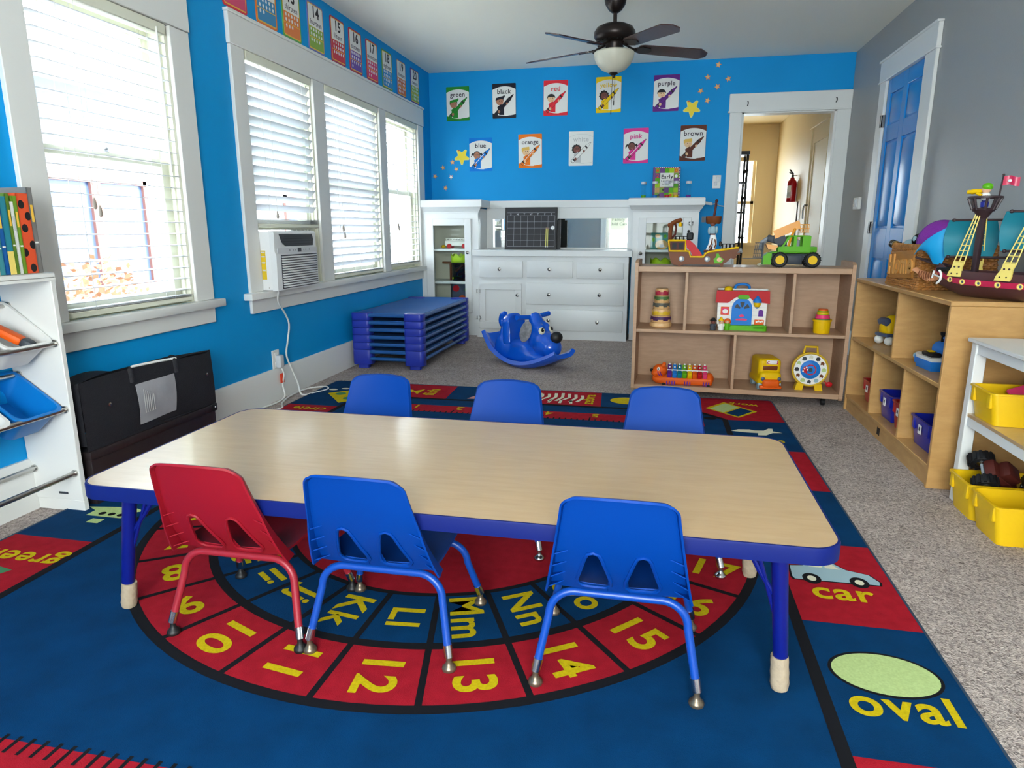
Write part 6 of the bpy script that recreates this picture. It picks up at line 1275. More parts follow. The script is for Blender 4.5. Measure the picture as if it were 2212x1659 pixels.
# ================================================================== wicker basket with toys on the cubby shelf
mat('wicker', (166, 110, 52), .55, noise=(60, .3, (1, 1, 1))); mat('wicker_dark', (116, 74, 36), .6); mat('plaque_wood', (178, 116, 44), .5, noise=(10, .15, (1, 1, 10)))
bx0, bx1, by0, by1, bh = 1.18, 1.5, 3.44, 3.87, .195
wb = thing('wicker_basket', 'brown wicker basket with carved home plaque holding toys', 'basket', ((bx0+bx1)/2, (by0+by1)/2, Z1))
hx, hy = (bx1-bx0)/2, (by1-by0)/2
def per(t, sc):      # point on the rectangle outline, t 0..1
    L_ = [(hx, -hy), (hx, hy), (-hx, hy), (-hx, -hy), (hx, -hy)]; ls_ = [2*hy, 2*hx, 2*hy, 2*hx]; tot = sum(ls_); d = t*tot
    for i in range(4):
        if d <= ls_[i] or i == 3: f = d/ls_[i]; return Vector((L_[i][0]+(L_[i+1][0]-L_[i][0])*f, L_[i][1]+(L_[i+1][1]-L_[i][1])*f))*sc
        d -= ls_[i]
NS = 56; rows = 17
for j in range(rows):
    z = .006+j*(bh-.02)/(rows-1); sc = 1.0-.06*(j/rows); pts = []
    for i in range(NS*4):
        p = per(i/(NS*4), sc); q = 1+.02*math.sin(PI*i/2+PI*j); pts.append((p.x*q, p.y*q, z+.0015*math.sin(i*1.7+j)))
    o = S(); o.tube(pts, .0062, 5, closed=True); obj('wicker_strand', o, 'wicker', wb)
o = S()
for i in range(NS): p = per(i/NS, 1.0); o.cyl((p.x*.995, p.y*.995, 0), (p.x*.935, p.y*.935, bh), .0045, None, 5)
obj('stakes', o, 'wicker_dark', wb)
for k in range(2):
    pts = []
    for i in range(NS*4): p = per(i/(NS*4), .94); q = 1+.012*math.sin(PI*i/2.5+k*PI); pts.append((p.x*q, p.y*q, bh-.002+.006*math.cos(PI*i/2.5+k*PI)))
    o = S(); o.tube(pts, .0075, 6, closed=True); obj('braided_rim', o, 'wicker', wb)
o = S(); o.bb(-hx*.97, hx*.97, -hy*.97, hy*.97, .0, .008); obj('basket_floor', o, 'wicker_dark', wb)
o = S(); o.bb(-hx*.93, -hx*.92, -hy*.93, hy*.93, .01, bh-.02); o.bb(-hx*.93, hx*.93, -hy*.93, -hy*.92, .01, bh-.02); o.bb(-hx*.93, hx*.93, hy*.92, hy*.93, .01, bh-.02); o.bb(hx*.92, hx*.93, -hy*.93, hy*.93, .01, bh-.02); obj('lining', o, 'wicker_dark', wb)
pq = S(); pq.bb(-.16, .16, -.006, .006, -.065, .065, .003); pk = obj('plaque', pq, 'plaque_wood', wb, (-hx-.006, 0, .105), (0, -.06, -PI/2))
V, Fs = text_polys('Home', .13, .004, .004); o = S(); o.add([(p.x*.95, -.009+p.z, p.y) for p in V], Fs); mat('carved_light', (214, 150, 72), .5); obj('carved_lettering', o, 'carved_light', pk)
pb = thing('play_ball', 'purple ball resting in the wicker basket', 'ball', (1.325, 3.63, .98)); o = S(); o.sph((0, 0, .005), .105, 28, 18); mat('ball_purple', (136, 40, 160), .7, bump=(90, .6)); obj('ball_surface', o, 'ball_purple', pb)
o = S(); o.tube([(.1055*math.cos(t), .0, .005+.1055*math.sin(t)) for t in [2*PI*k/40 for k in range(40)]], .0012, 5, closed=True); obj('ball_seam', o, 'toy_purple', pb)
ps_ = thing('plush_toy', 'green plush creature with black eye patches peeking from the wicker basket', 'plush', (1.29, 3.73, .95), .2)
o = S(); o.sph((0, 0, .03), (.055, .06, .05)); o.sph((.02, 0, -.01), (.06, .07, .05)); blob('plush_body', o, 'toy_green', .008, ps_, 4)
o = S(); o.sph((-.035, -.015, .045), (.036, .04, .034)); pa = obj('eye_patch', o, 'toy_black', ps_); o = S(); o.sph((-.062, -.02, .052), (.012, .014, .014)); obj('eye', o, 'rug_sky', pa); o = S(); o.sph((-.058, -.04, .048), (.006, .006, .008)); obj('eye_glint', o, 'white', pa)
o = S(); o.sph((-.04, .03, -.005), (.014, .012, .02)); o.sph((-.035, .06, -.005), (.014, .012, .02)); obj('bunny_ears', o, 'toy_white', ps_)
rb = tag(blob('toy_rattle', S().sph((0, 0, 0), (.035, .04, .028)).sph((.03, .03, -.01), .03), 'rug_sky', .006, None, 3, (1.25, 3.8, .972)), 'pale blue rattle lying on top in the wicker basket', 'toy')
gb = thing('jingle_bell', 'gold jingle bell at the far corner of the wicker basket', 'bell', (1.2, 3.862, .972)); mat('gold', (190, 150, 90), .25, 1.0); o = S(); o.sph((0, 0, 0), .019, 18, 12); obj('bell_shell', o, 'gold', gb); o = S(); o.tube([(.0192*math.cos(t), .0192*math.sin(t), 0) for t in [2*PI*k/24 for k in range(24)]], .0015, 5, closed=True); obj('bell_band', o, 'nickel', gb)

# ================================================================== big pirate ship on the cubby shelf
bs_ = thing('pirate_ship', 'large maroon and pink toy pirate ship with teal sails on the cubby shelf', 'toy', (1.345, 3.06, Z1), math.radians(-60)); bs_.scale = (1.1, 1.1, 1.0)
mat('ship_maroon', (78, 42, 42), .4); mat('ship_pink', (196, 36, 78), .35); mat('ship_dark', (54, 36, 40), .45); mat('sail_teal', (0, 116, 134), .6); mat('sail_blue', (4, 150, 206), .5); mat('rope_yellow', (236, 212, 112), .5); mat('bone_orange', (206, 142, 100), .5)
def sec(x):     # half width, keel height, deck height along the hull
    t = (x+.25)/.5; w = .085*math.sin(PI*min(1, max(.02, t*1.25+.06))*.5) if t < .75 else .085-.02*(t-.75); k = .05*max(0, .28-t)**1.4/.28**1.4; d = .106+.03*max(0, .16-t)/.16+.05*max(0, t-.8)/.2
    return w, k, d
def hullf(a, b):
    x = -.25+.5*b; w, k, d = sec(x); u = a*2-1; s_ = abs(u)
    z = k+(d-k)*min(1, s_**1.6*1.0); y = math.copysign(w*(1-(1-s_)**2.6), u); return (x, y, z)
o = S(); o.grid(hullf, 28, 30); hl = solid('hull', o, 'ship_maroon', .006, bs_)
for sy in (-1, 1):
    o = S()
    def bandf(a, b, sy=sy):
        x = -.25+.48*b; w, k, d = sec(x); s_ = .80-.16*a; z = k+(d-k)*s_**1.6; return (x-.002*(b < .02), sy*(w*(1-(1-s_)**2.6)+.0045), z)
    o.grid(bandf, 3, 26); solid('pink_band', o, 'ship_pink', .003, hl)
    for x in (-.16, -.095, -.02, .06, .14):
        w, k, d = sec(x); s_ = .72; z = k+(d-k)*s_**1.6; y = sy*(w*(1-(1-s_)**2.6)+.006)
        o = S(); o.lathe([(.005, 0), (.0105, 0), (.0115, .003), (.007, .004), (.005, .001)], (x, y, z), 18, 0, Matrix.Rotation(PI/2*(1 if sy < 0 else -1), 4, 'X')); pt_ = obj('porthole', o, 'rope_yellow', hl); o = S(); o.cyl((x, y, z), (x, y+sy*.001, z), .0062, None, 12); obj('porthole_glass', o, 'outside_window', pt_)
o = S()
def deckf(a, b):
    x = -.24+.48*b; w, k, d = sec(x); return (x, (a*2-1)*(w-.006), d-.018)
o.grid(deckf, 6, 24); solid('deck', o, 'ship_dark', .004, bs_)
for (x, zt_, zn, sc) in ((-.1, .36, .345, 1.0), (.115, .4, .375, 1.05)):
    o = S(); o.box((x, 0, (zt_+.06)/2), (.02, .02, zt_-.06), .004, 2); m_ = obj('mast', o, 'ship_dark', bs_)
    o = S(); o.lathe([(.0001, zn-.002), (.034, zn-.002), (.038, zn+.006), (.034, zn+.012), (.0001, zn+.012)], (x, 0, 0), 20); o.lathe([(.05, zn+.048), (.056, zn+.05), (.056, zn+.056), (.05, zn+.058), (.05, zn+.048)], (x, 0, 0), 24); o.lathe([(.0001, zn-.03), (.014, zn-.03), (.03, zn-.002), (.0001, zn-.002)], (x, 0, 0), 16)
    for k in range(8): a = 2*PI*k/8; o.cyl((x+.036*math.cos(a), .036*math.sin(a), zn+.004), (x+.052*math.cos(a), .052*math.sin(a), zn+.05), .0042, None, 6)
    obj('crows_nest', o, 'ship_dark', m_)
    # spars and square sail, swung round the mast
    ca = math.radians(36)
    ux, uy = math.cos(ca), math.sin(ca); zA, zB_ = zn-.035, zn-.185
    for zz, L2_ in ((zA, .088), (zB_, .092)):
        o = S(); fx_, fy_ = -.022*uy, .022*ux; o.tube([(x+fx_-ux*L2_, fy_-uy*L2_, zz), (x+fx_+ux*L2_, fy_+uy*L2_, zz)], .0048, 8); o.sph((x+fx_-ux*L2_, fy_-uy*L2_, zz), .0075, 10, 8); o.sph((x+fx_+ux*L2_, fy_+uy*L2_, zz), .0075, 10, 8); obj('spar', o, 'ship_dark', m_)
    o = S()
    def sail(a, b, x=x):
        u = -.028+(a*2-1)*.075*(1+.16*math.sin(PI*b)); bulge = .022+.03*math.sin(PI*b)*(1-.3*(a*2-1)**2); return (x+ux*u-uy*bulge, uy*u+ux*bulge, zB_+(zA-zB_)*b)
    o.grid(sail, 12, 12); solid('sail', o, 'sail_teal', .003, m_)
    for sy in (-1, 1):   # rope ladders from the bulwark to the nest
        w, k, d = sec(x-.03); A = Vector((x-.035, sy*(w+.008), d-.012)); Bq = Vector((x-.004, sy*.016, zn-.004)); wd0, wd1 = .024, .008
        o = S(); dr_ = (Bq-A)
        P = lambda t, s_: A+dr_*t+Vector(((wd0+(wd1-wd0)*t)*s_, 0, 0))
        for s_ in (-1, 0, 1): o.tube([P(.17, s_), P(1, s_)], .0022, 6)
        for k_ in range(10): t = .2+k_*.088; o.tube([P(t, -1), P(t, 1)], .0018, 6)
        Pl = [P(-.05, -1.1), P(-.05, 1.1), P(.02, 1.15), P(.1, .9), P(.19, 1.05), P(.19, -1.05), P(.1, -.9), P(.02, -1.15)]; nrm = Vector((0, sy*.003, 0))
        o.add([p-nrm for p in Pl]+[p+nrm for p in Pl], [tuple(range(7, -1, -1)), tuple(range(8, 16))]+[(i, (i+1) % 8, 8+(i+1) % 8, 8+i) for i in range(8)]); ld = obj('rope_ladder', o, 'rope_yellow', bs_)
        o = S()
        for s_ in (-.5, .5): q = P(.0, s_)+Vector((0, sy*.0035, 0)); o.cyl(q, q+Vector((0, sy*.001, 0)), .003, None, 8); q = P(.11, s_*.8)+Vector((0, sy*.0035, 0)); o.cyl(q, q+Vector((0, sy*.001, 0)), .004, None, 8)
        obj('ladder_hole', o, 'ship_dark', ld)
    if x < 0:
        o = S(); o.cyl((x+.05, 0, zn+.05), (x+.056, 0, zn+.135), .003, None, 8); o.sph((x+.056, 0, zn+.136), .0045, 8, 6); fl = obj('flag_pole', o, 'ship_dark', m_)
        o = S(); o.grid(lambda a, b, x=x, zn=zn: (x+.057+.05*a*.8, .03*a+.006*math.sin(6*a), zn+.095+.034*b+.004*math.sin(5*a)), 10, 4); f2 = solid('flag', o, 'ship_pink', .0015, fl); o = S(); o.sph((x+.075, .008, zn+.113), (.008, .0035, .006), 10, 8); obj('flag_emblem', o, 'white', f2)
# jib cloth, bowsprit, figurehead, anchor
o = S(); o.tube([(-.22, 0, .12), (-.3, 0, .135), (-.36, 0, .15)], [.008, .007, .005], 8); o.box((-.27, 0, .128), (.12, .03, .008), .002, 1, (0, .28, 0)); obj('bowsprit', o, 'ship_dark', bs_)
o = S()
def jib(a, b):
    p0 = Vector((-.37, .0, .16)); p1 = Vector((-.19, .0, .305)); q1 = Vector((-.235, 0, .12)); e = p0.lerp(p1, b); f = p0.lerp(q1, min(1, b*1.25)) if b < .8 else q1.lerp(Vector((-.185, 0, .26)), (b-.8)/.2)
    hole_ = .045*math.sin(PI*min(1, b*1.6))*(a**2); r = e.lerp(f, a); return (r.x, -.045*math.sin(PI*b)*math.sin(PI*.5*(1-a)+.4), r.z+hole_)
o.grid(jib, 12, 16); solid('jib_sail', o, 'sail_blue', .0025, bs_)
o = S(); o.tube(spline([(-.235, -.02, .075), (-.27, -.02, .07), (-.31, -.02, .085), (-.345, -.015, .1)], 4), [.024, .025, .025, .024, .022, .02, .018, .016, .013, .011, .010, .011, .013], 10, 0, False, .5); fh = obj('figurehead', o, 'bone_orange', bs_)
o = S()
for k in range(6): o.tube([(-.245-.011*k, -.036, .05+.003*k), (-.25-.011*k, -.038, .072+.002*k), (-.248-.011*k, -.036, .09+.001*k)], .0022, 5)
obj('ribs', o, 'toy_brown', fh)
o = S(); o.tube([(-.225, -.055, .085), (-.17, -.085, .078)], .0035, 6); o.tube(spline([(-.175, -.085, .105), (-.163, -.088, .09), (-.165, -.088, .065), (-.18, -.085, .05)], 3), .0042, 6); o.tube([(-.22, -.057, .1), (-.228, -.055, .07)], .0035, 6); obj('anchor', o, 'white', bs_)
o = S(); o.cyl((-.215, -.045, .105), (-.165, -.05, .108), .009, .011, 12); obj('cannon', o, 'toy_black', bs_)
o = S(); o.box((.19, 0, .15), (.09, .12, .07), .006, 2); o.box((.19, 0, .19), (.1, .13, .012), .003); obj('stern_cabin', o, 'ship_maroon', bs_)
# lookout figure in the nest
bpy.context.view_layer.update(); lk = bs_.matrix_basis @ Vector((-.1, 0, .36)); lf_ = thing('toy_figure', 'toy lookout with green cap and yellow spyglass in the crow nest', 'figure', (lk.x, lk.y, lk.z), math.radians(-60), 'toy figures')
o = S(); o.lathe([(.0001, 0), (.014, 0), (.015, .02), (.0001, .03)], (0, 0, 0), 14); obj('trousers', o, 'bin_blue', lf_); o = S(); o.sph((0, 0, .042), (.017, .017, .018)); sh1 = obj('shirt', o, 'white', lf_); o = S(); o.lathe([(.0165, .04), (.0175, .042), (.0165, .045)], (0, 0, 0), 14); obj('shirt_stripe', o, 'toy_red', sh1)
o = S(); o.sph((0, 0, .07), (.017, .017, .017)); h1 = obj('head', o, 'toy_skin', lf_); o = S(); o.sph((.003, 0, .079), (.0195, .0195, .016)); obj('cap', o, 'toy_green', h1); o = S(); o.cyl((-.012, -.006, .064), (-.05, -.014, .062), .0075, .0105, 12); o.cyl((-.05, -.014, .062), (-.065, -.017, .062), .0075, .0085, 12); o.tube([(-.004, -.017, .045), (-.025, -.018, .055)], .006, 8); obj('spyglass', o, 'toy_yellow', lf_)

# ================================================================== white shelf with yellow bins at the right edge
wu = thing('white_shelf_unit', 'white open shelf unit at the right edge holding yellow bins', 'shelf', (1.19, 2.84, 0))
WL, WD = .86, .42; CWm = 'trim_white'
o = S(); o.bb(-.012, WD, -WL-.012, .012, .632, .647, .003); obj('top_board', o, CWm, wu)
for x in (0, WD-.04):
    for y in (-.04, -WL): o = S(); o.bb(x, x+.04, y, y+.04, 0, .632, .003); obj('leg', o, CWm, wu)
for z in (.592, .315): o = S(); o.bb(.006, .026, -WL+.04, -.04, z, z+(.04 if z > .5 else .046)); o.bb(WD-.03, WD-.01, -WL+.04, -.04, z, z+.04); obj('rail', o, CWm, wu); o = S(); o.bb(.04, WD-.04, -.03, -.01, z, z+.04); o.bb(.04, WD-.04, -WL+.01, -WL+.03, z, z+.04); obj('end_rail', o, CWm, wu)
o = S(); o.bb(.004, WD-.005, -WL+.006, -.006, .35, .362); obj('shelf_board', o, 'maple_laminate', wu)
bin_('yellow_bin', 'yellow bin on the shelf of the white unit', 'bin_yellow', (1.19+.2, 2.7, .363), .42, .19, .12, 0, 'yellow bins of the white unit')
b1_ = bin_('yellow_bin', 'yellow bin with toy trucks on the carpet under the white unit', 'bin_yellow', (1.15+.2, 2.695, 0), .40, .19, .14, 0, 'yellow bins of the white unit', .86)
bin_('yellow_bin', 'empty yellow bin on the carpet nearest the camera under the white unit', 'bin_yellow', (1.15+.2, 2.495, 0), .40, .2, .14, 0, 'yellow bins of the white unit', .86)
def truck_wheel(name, label, loc, rot, body, r=.05):
    t = thing(name, label, 'toy truck', loc, 0, 'toy trucks', rot=rot)
    for dx in (-.06, .06):
        for sy in (-1, 1):
            o = S(); o.lathe([(r*.5, -.018), (r*.9, -.018), (r, -.01), (r, .01), (r*.9, .018), (r*.5, .018)], (dx, sy*.05, 0), 24, 0, Matrix.Rotation(PI/2, 4, 'X'))
            for k in range(14): a = 2*PI*k/14; o.box((dx+r*math.cos(a), sy*.05, r*math.sin(a)), (.006, .034, .01), 0, 1, (0, -a, 0))
            ty = obj('tyre', o, 'toy_black', t); o = S(); o.lathe([(.0001, -.02), (.01, -.02), (r*.42, -.014), (r*.52, -.02), (r*.54, .0), (r*.52, .02), (r*.42, .014), (.01, .02), (.0001, .02)], (dx, sy*.05, 0), 20, 0, Matrix.Rotation(PI/2, 4, 'X')); obj('wheel_hub', o, 'chrome', ty)
    o = S(); o.box((0, 0, .03), (.16, .07, .04), .01, 2); o.box((-.01, 0, .065), (.08, .065, .04), .012, 2); obj('truck_body', o, body, t); [obj('axle', S().tube([(q, -.05, 0), (q, .05, 0)], .006, 8), 'toy_grey', t) for q in (-.06, .06)]; return t
truck_wheel('toy_monster_truck', 'maroon toy truck tipped up on its side with big black wheel in the yellow bin', (1.27, 2.71, .135), (.9, .6, .5), 'toy_maroon', .042)
truck_wheel('toy_monster_truck', 'light blue toy truck half sunk in the yellow bin', (1.455, 2.70, .105), (.2, .35, 1.5), 'sail_blue', .038)
tag(obj('picture_book', S().box((0, 0, 0), (.25, .15, .012), .002, 1, (.5, -.25, .3)), 'toy_pink', None, (1.42, 2.7, .468)), 'pink book lying slantwise in the yellow bin on the white shelf', 'book')
gt = tag(blob('green_toy', S().sph((0, 0, .03), (.045, .04, .03)).sph((-.03, 0, .04), (.025, .025, .035)).sph((.03, .01, .045), .025), 'toy_lime', .007, None, 3, (1.36, 2.52, .648)), 'lime green toy standing on top of the white shelf unit', 'toy')
# ================================================================== white bin organiser with books at the left edge
PY, PX = 2.02, -2.085
lu = thing('bin_organiser', 'white bin organiser against the blue wall with metal rods and a book shelf on top', 'shelf', (0, 0, 0))
o = S(); o.bb(XL+.002, PX, PY, PY+.02, .045, .885, .002); o.bb(XL+.022, PX, PY, PY+.02, .002, .046, .001); obj('end_panel', o, 'trim_white', lu)
o = S(); o.bb(XL+.022, PX, 1.1, 1.12, .002, .885, .002); obj('end_panel', o, 'trim_white', lu)
o = S(); o.bb(XL+.002, PX+.004, 1.1, PY+.0195, .886, .905, .003); o.bb(PX-.012, PX+.004, 1.1, PY+.0195, .876, .886); obj('book_shelf', o, 'trim_white', lu)
for x, z in ((-2.105, .157), (-2.285, .165), (-2.105, .405), (-2.285, .53), (-2.105, .652), (-2.285, .785)):
    o = S(); o.cyl((x, 1.12, z), (x, PY, z), .0095, None, 14); rd = obj('metal_rod', o, 'steel', lu)
    o = S(); o.cyl((x, PY-.006, z), (x, PY, z), .014, None, 14); obj('rod_socket', o, 'steel', rd)
o = S(); o.bb(-2.19, -2.15, PY-.003, PY-.0005, .07, .078); obj('bracket', o, 'toy_dark', lu)
def place_bin(label, m, y, zf, zr):
    b = bin_('organiser_bin', label, m, (0, 0, 0), .245, .19, .115, 0, 'bins of the white organiser', .78, rr=.03, ribs=False)
    # rim rests on the front rod (low) and the rear rod (high)
    a = math.atan2(zr-zf, .18); mx, mz = -2.195, (zf+zr)/2+.012
    M = Matrix.Translation((mx, y, mz)) @ Matrix.Rotation(a, 4, 'Y') @ Matrix.Translation((0, 0, -.115)) @ Matrix.Rotation(PI, 4, 'Z')
    b.matrix_basis = M; return b
place_bin('white bin with orange tool at the top right of the organiser', 'bin_white', 1.92, .652, .785)
place_bin('white bin beside the tool bin in the top row', 'bin_white', 1.715, .652, .785)
place_bin('bright blue bin at the right of the middle row', 'bin_bright_blue', 1.915, .405, .53)
place_bin('white bin beside the bright blue bin in the middle row', 'bin_white', 1.71, .405, .53)
ot_ = thing('toy_tool', 'orange and black toy tool lying in the top white bin', 'toy', (-2.185, 1.91, .70), .4, rot=(0, .55, .4)); o = S(); o.box((0, 0, 0), (.11, .05, .03), .01, 2); obj('tool_body', o, 'toy_orange', ot_); o = S(); o.box((.07, 0, 0), (.04, .045, .032), .01, 2); obj('tool_tip', o, 'toy_dark', ot_)
# ---- books on the organiser, spines to the room
BK = [('red', (170, 40, 44), .028, .2, .16), ('orange', (222, 106, 44), .022, .195, .15), ('white spotted', (214, 210, 196), .03, .23, .17), ('turquoise', (64, 140, 150), .018, .235, .17), ('blue', (20, 90, 160), .016, .25, .15), ('teal and yellow', (40, 130, 150), .022, .252, .17), ('olive green', (96, 130, 40), .012, .262, .17), ('thin white', (226, 226, 220), .012, .236, .18), ('green', (110, 150, 40), .014, .255, .17), ('orange polka dot', (226, 84, 44), .042, .265, .18), ('grey', (120, 118, 116), .018, .285, .17)]
yy = PY-.0; tot = sum(b[2] for b in BK)+.001*len(BK); y = PY-.015-tot
pages = 'paper'
for i, (nm, c, th_, h_, d_) in enumerate(BK):
    m = 'book_cover_'+nm.replace(' ', '_'); mat(m, c, .5)
    lab = {'red': 'red book at the left of the visible row', 'orange': 'narrow orange book beside the red book', 'white spotted': 'white picture book with brown figure print', 'turquoise': 'turquoise book with mottled spine', 'blue': 'blue book behind the turquoise one', 'teal and yellow': 'teal book with yellow lower spine', 'olive green': 'tall olive green book', 'thin white': 'thin white book between green books', 'green': 'green book next to the polka dot book', 'orange polka dot': 'orange book with black polka dots', 'grey': 'grey book at the end of the row'}[nm]
    b = thing('book', lab+' on the white organiser', 'book', (PX-.006-d_/2, y+th_/2, .906), 0, 'books on the white organiser')
    o = S(); o.bb(-d_/2+.002, d_/2-.006, -th_/2+.002, th_/2-.002, .003, h_-.003); obj('pages', o, pages, b)
    o = S(); o.bb(-d_/2, d_/2, -th_/2, -th_/2+.002, 0, h_); o.bb(-d_/2, d_/2, th_/2-.002, th_/2, 0, h_); o.bb(d_/2-.004, d_/2, -th_/2, th_/2, 0, h_, .001); cv = obj('cover', o, m, b)
    R_ = lambda poly, mm, name: obj(name, (lambda sh: (sh.prism(poly, d_/2, d_/2+.0006, 'x'), sh)[1])(S()), mm, cv)
    if 'polka' in nm:
        for dy, dz in ((-.008, .228), (.012, .19), (-.006, .15), (.014, .095), (-.018, .07), (.004, .018)): R_([(max(-th_/2, min(th_/2, p[0])), p[1]) for p in ell(dy, dz, .0115, .014, 16)], 'hair_black', 'spot')
    elif nm == 'teal and yellow': R_([(-th_/2, 0), (th_/2, 0), (th_/2, .075), (-th_/2, .075)], 'rope_yellow', 'spine_patch')
    elif nm == 'white spotted':
        R_(ell(-.002, .15, .012, .03, 14), 'skin_brown', 'print_figure'); R_(ell(-.004, .2, .009, .012, 12), 'hair_black', 'print_head')
    else: R_([(-th_/2*.7, h_*.35), (th_/2*.7, h_*.35), (th_/2*.7, h_*.37), (-th_/2*.7, h_*.37)], 'paper', 'spine_line'); R_([(-th_/2*.5, h_*.6), (th_/2*.5, h_*.6), (th_/2*.5, h_*.8), (-th_/2*.5, h_*.8)], 'poster_grey' if i % 2 else 'frame_yellow', 'spine_title')
    y += th_+.001

# ================================================================== black storage bag on a dark trunk
mat('bag_black', (20, 20, 28), .75, bump=(220, .3)); mat('bag_pocket', (150, 150, 156), .7, noise=(8, .12, (1, 1, 1)), bump=(9, .5)); mat('trunk_dark', (36, 28, 30), .45, bump=(40, .15))
BX0_, BX1_, BYa, BYb = XL+.03, -2.085, 2.09, 2.84
tk = thing('travel_trunk', 'dark brown trunk on the carpet under the black bag', 'trunk', (0, 0, 0))
o = S(); o.bb(BX0_, BX1_, BYa-.01, BYb+.005, .003, .205, .006, 2); obj('trunk_body', o, 'trunk_dark', tk); o = S(); o.bb(BX0_-.004, BX1_+.006, BYa-.015, BYb+.01, .185, .222, .008, 2); obj('trunk_lid', o, 'trunk_dark', tk)
for z in (.21, .03): o = S(); o.bb(BX1_-.03, BX1_+.008, BYb-.03, BYb+.013, z-.025, z+.014, .006, 2); c_ = obj('corner_guard', o, 'black', tk); o = S(); o.sph((BX1_+.009, BYb-.008, z-.004), .005, 10, 8); obj('rivet', o, 'chrome', c_)
bg_ = thing('storage_bag', 'black fabric storage bag with clear document pocket below the window', 'bag', (0, 0, 0))
o = S()
def bag_front(a, b):
    y = BYa-.02+(BYb-BYa+.03)*a; zt_ = .485+.012*math.sin(PI*a*1.2+.5)+.012*(a > .97); zb_ = .245-.02*a; x = BX1_+.012*math.sin(PI*a)*math.sin(PI*b)+.004*math.sin(7*a+3*b)
    return (x, y, zb_+(zt_-zb_)*b)
o.grid(bag_front, 24, 10)
def bag_top(a, b):
    y = BYa-.02+(BYb-BYa+.03)*a; f = bag_front(a, 1); e = min(1, max(0, (1-abs(2*a-1))*6)); zb_ = .45+.02*math.sin(PI*a*2); return (f[0]+(BX0_-f[0])*b, y-.05*b*(a-.5), f[2]+(zb_-f[2])*b-.02*math.sin(PI*b)+.01*math.sin(9*a+5*b))
o.grid(bag_top, 24, 6)
for a in (0, 1): 
    f = bag_front(a, 0); t_ = bag_front(a, 1); o.add([f, (BX0_, f[1], .23), (BX0_, f[1], .45), t_], [(0, 1, 2, 3)])
o.add([(BX0_, BYa-.02, .23), (BX0_, BYb+.01, .23), (BX0_, BYb+.01, .455), (BX0_, BYa-.02, .455)], [(0, 1, 2, 3)])
o.add([(BX0_, BYa-.02, .2235), (BX0_, BYb+.01, .2235), (BX1_, BYb+.01, .2235), (BX1_, BYa-.02, .2235), (BX1_, BYa-.02, .245), (BX1_, BYb+.01, .225)], [(0, 1, 2, 3), (3, 2, 5, 4)])
obj('bag_body', o, 'bag_black', bg_, angle=60)
o = S()
def pk_(a, b): f = bag_front(.35+.29*a, .09+.66*b+.04*(a-.5)); return (f[0]+.003+.002*math.sin(6*a+4*b), f[1], f[2])
o.grid(pk_, 14, 14); pc_ = solid('document_pocket', o, 'bag_pocket', .0015, bg_)
o = S()
for k in range(6): y_ = bag_front(.39+.014*k, .5); o.bb(y_[0]+.0055, y_[0]+.0062, y_[1], y_[1]+.004, .3, .4-.006*k)
obj('printed_text', o, 'poster_grey', pc_)
o = S()
def trm(a): f = bag_front(.36+.33*a, 1.0); return (f[0]-.006, f[1], f[2]+.004)
o.tube([trm(k/12) for k in range(13)], .0055, 6); obj('white_piping', o, 'white', bg_)
for a in (.33, .66):
    o = S(); o.tube(spline([bag_front(a, 1.0), tuple(Vector(bag_front(a, .98))+Vector((.006, 0, 0))), tuple(Vector(bag_front(a, .78))+Vector((.006, 0, 0)))], 3), .010, 6, 0, False, .4); obj('strap', o, 'bag_black', bg_)
for a, b in ((.16, .55), (.93, .6)): f = bag_front(a, b); o = S(); o.lathe([(.003, 0), (.008, 0), (.008, .002), (.003, .003)], (f[0]+.002, f[1], f[2]), 14, 0, Matrix.Rotation(PI/2, 4, 'Y')); obj('eyelet', o, 'chrome', bg_)

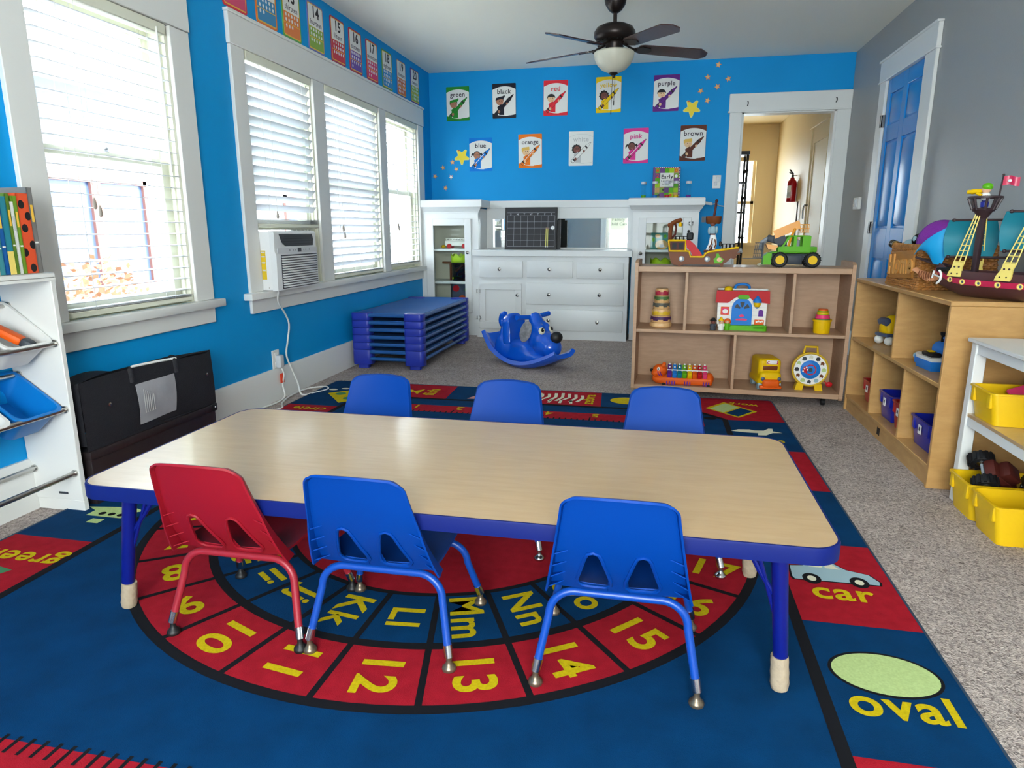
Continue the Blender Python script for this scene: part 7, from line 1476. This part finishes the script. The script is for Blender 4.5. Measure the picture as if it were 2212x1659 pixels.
# ================================================================== things in the hallway
fe = thing('fire_extinguisher', 'red fire extinguisher hung on the cream hallway wall', 'fire extinguisher', (HX1-.055, 8.86, 1.365)); mat('extinguisher_red', (176, 18, 26), .25)
o = S(); o.lathe([(.0001, 0), (.05, 0), (.053, .01), (.053, .21), (.045, .24), (.026, .258), (.02, .28), (.0001, .28)], (0, 0, 0), 28); obj('cylinder', o, 'extinguisher_red', fe)
o = S(); o.cyl((0, 0, .275), (0, 0, .31), .014, None, 12); o.box((-.02, -.02, .325), (.02, .09, .01), .003, 1, (.3, 0, .3)); o.box((-.02, -.02, .345), (.02, .1, .01), .003, 1, (.55, 0, .3)); o.tube(spline([(0, .02, .3), (.0, .045, .29), (.0, .05, .24)], 4), .007, 8); obj('valve_handle', o, 'black', fe)
o = S(); o.cyl((0, 0, .3), (.05, .0, .3), .006, None, 8); obj('wall_bracket', o, 'steel', fe)
o = S(); o.grid(lambda a, b: (.0538*math.cos(PI*1.05+a*1.1), .0538*math.sin(PI*1.05+a*1.1), .045+.14*b), 8, 2); lb = obj('paper_label', o, 'paper', fe); o = S(); o.grid(lambda a, b: (.0541*math.cos(PI*1.12+a*.8), .0541*math.sin(PI*1.12+a*.8), .06+.05*b), 6, 2); obj('label_print', o, 'poster_grey', lb)
pr = tag(obj('hall_pole', S().cyl((0, 0, 0), (.0, 0, .5), .007, None, 8).cyl((0, 0, .02), (0, -.02, .1), .008, None, 8), 'nickel', None, (HX1-.02, 8.6, .86)), 'thin metal rod hanging below the fire extinguisher', 'rod')
ms = thing('metal_rack', 'tall dark metal shelf rack standing in the hallway', 'rack', (.67, 8.55, 0))
for x in (-.3, .3):
    for y in (-.14, .14):
        o = S(); o.cyl((x, y, 0), (x, y, 1.88), .014, None, 10)
        for z in (.62, .95, 1.4, 1.7): o.sph((x, y, z), .02, 10, 8)
        obj('post', o, 'black', ms)
for z in (.45, .8, 1.24, 1.57): o = S(); o.bb(-.31, .31, -.15, .15, z-.012, z+.006); obj('rack_shelf', o, 'black', ms)
o = S(); o.bb(-.32, .32, -.16, .16, 1.87, 1.91); obj('rack_top', o, 'black', ms)
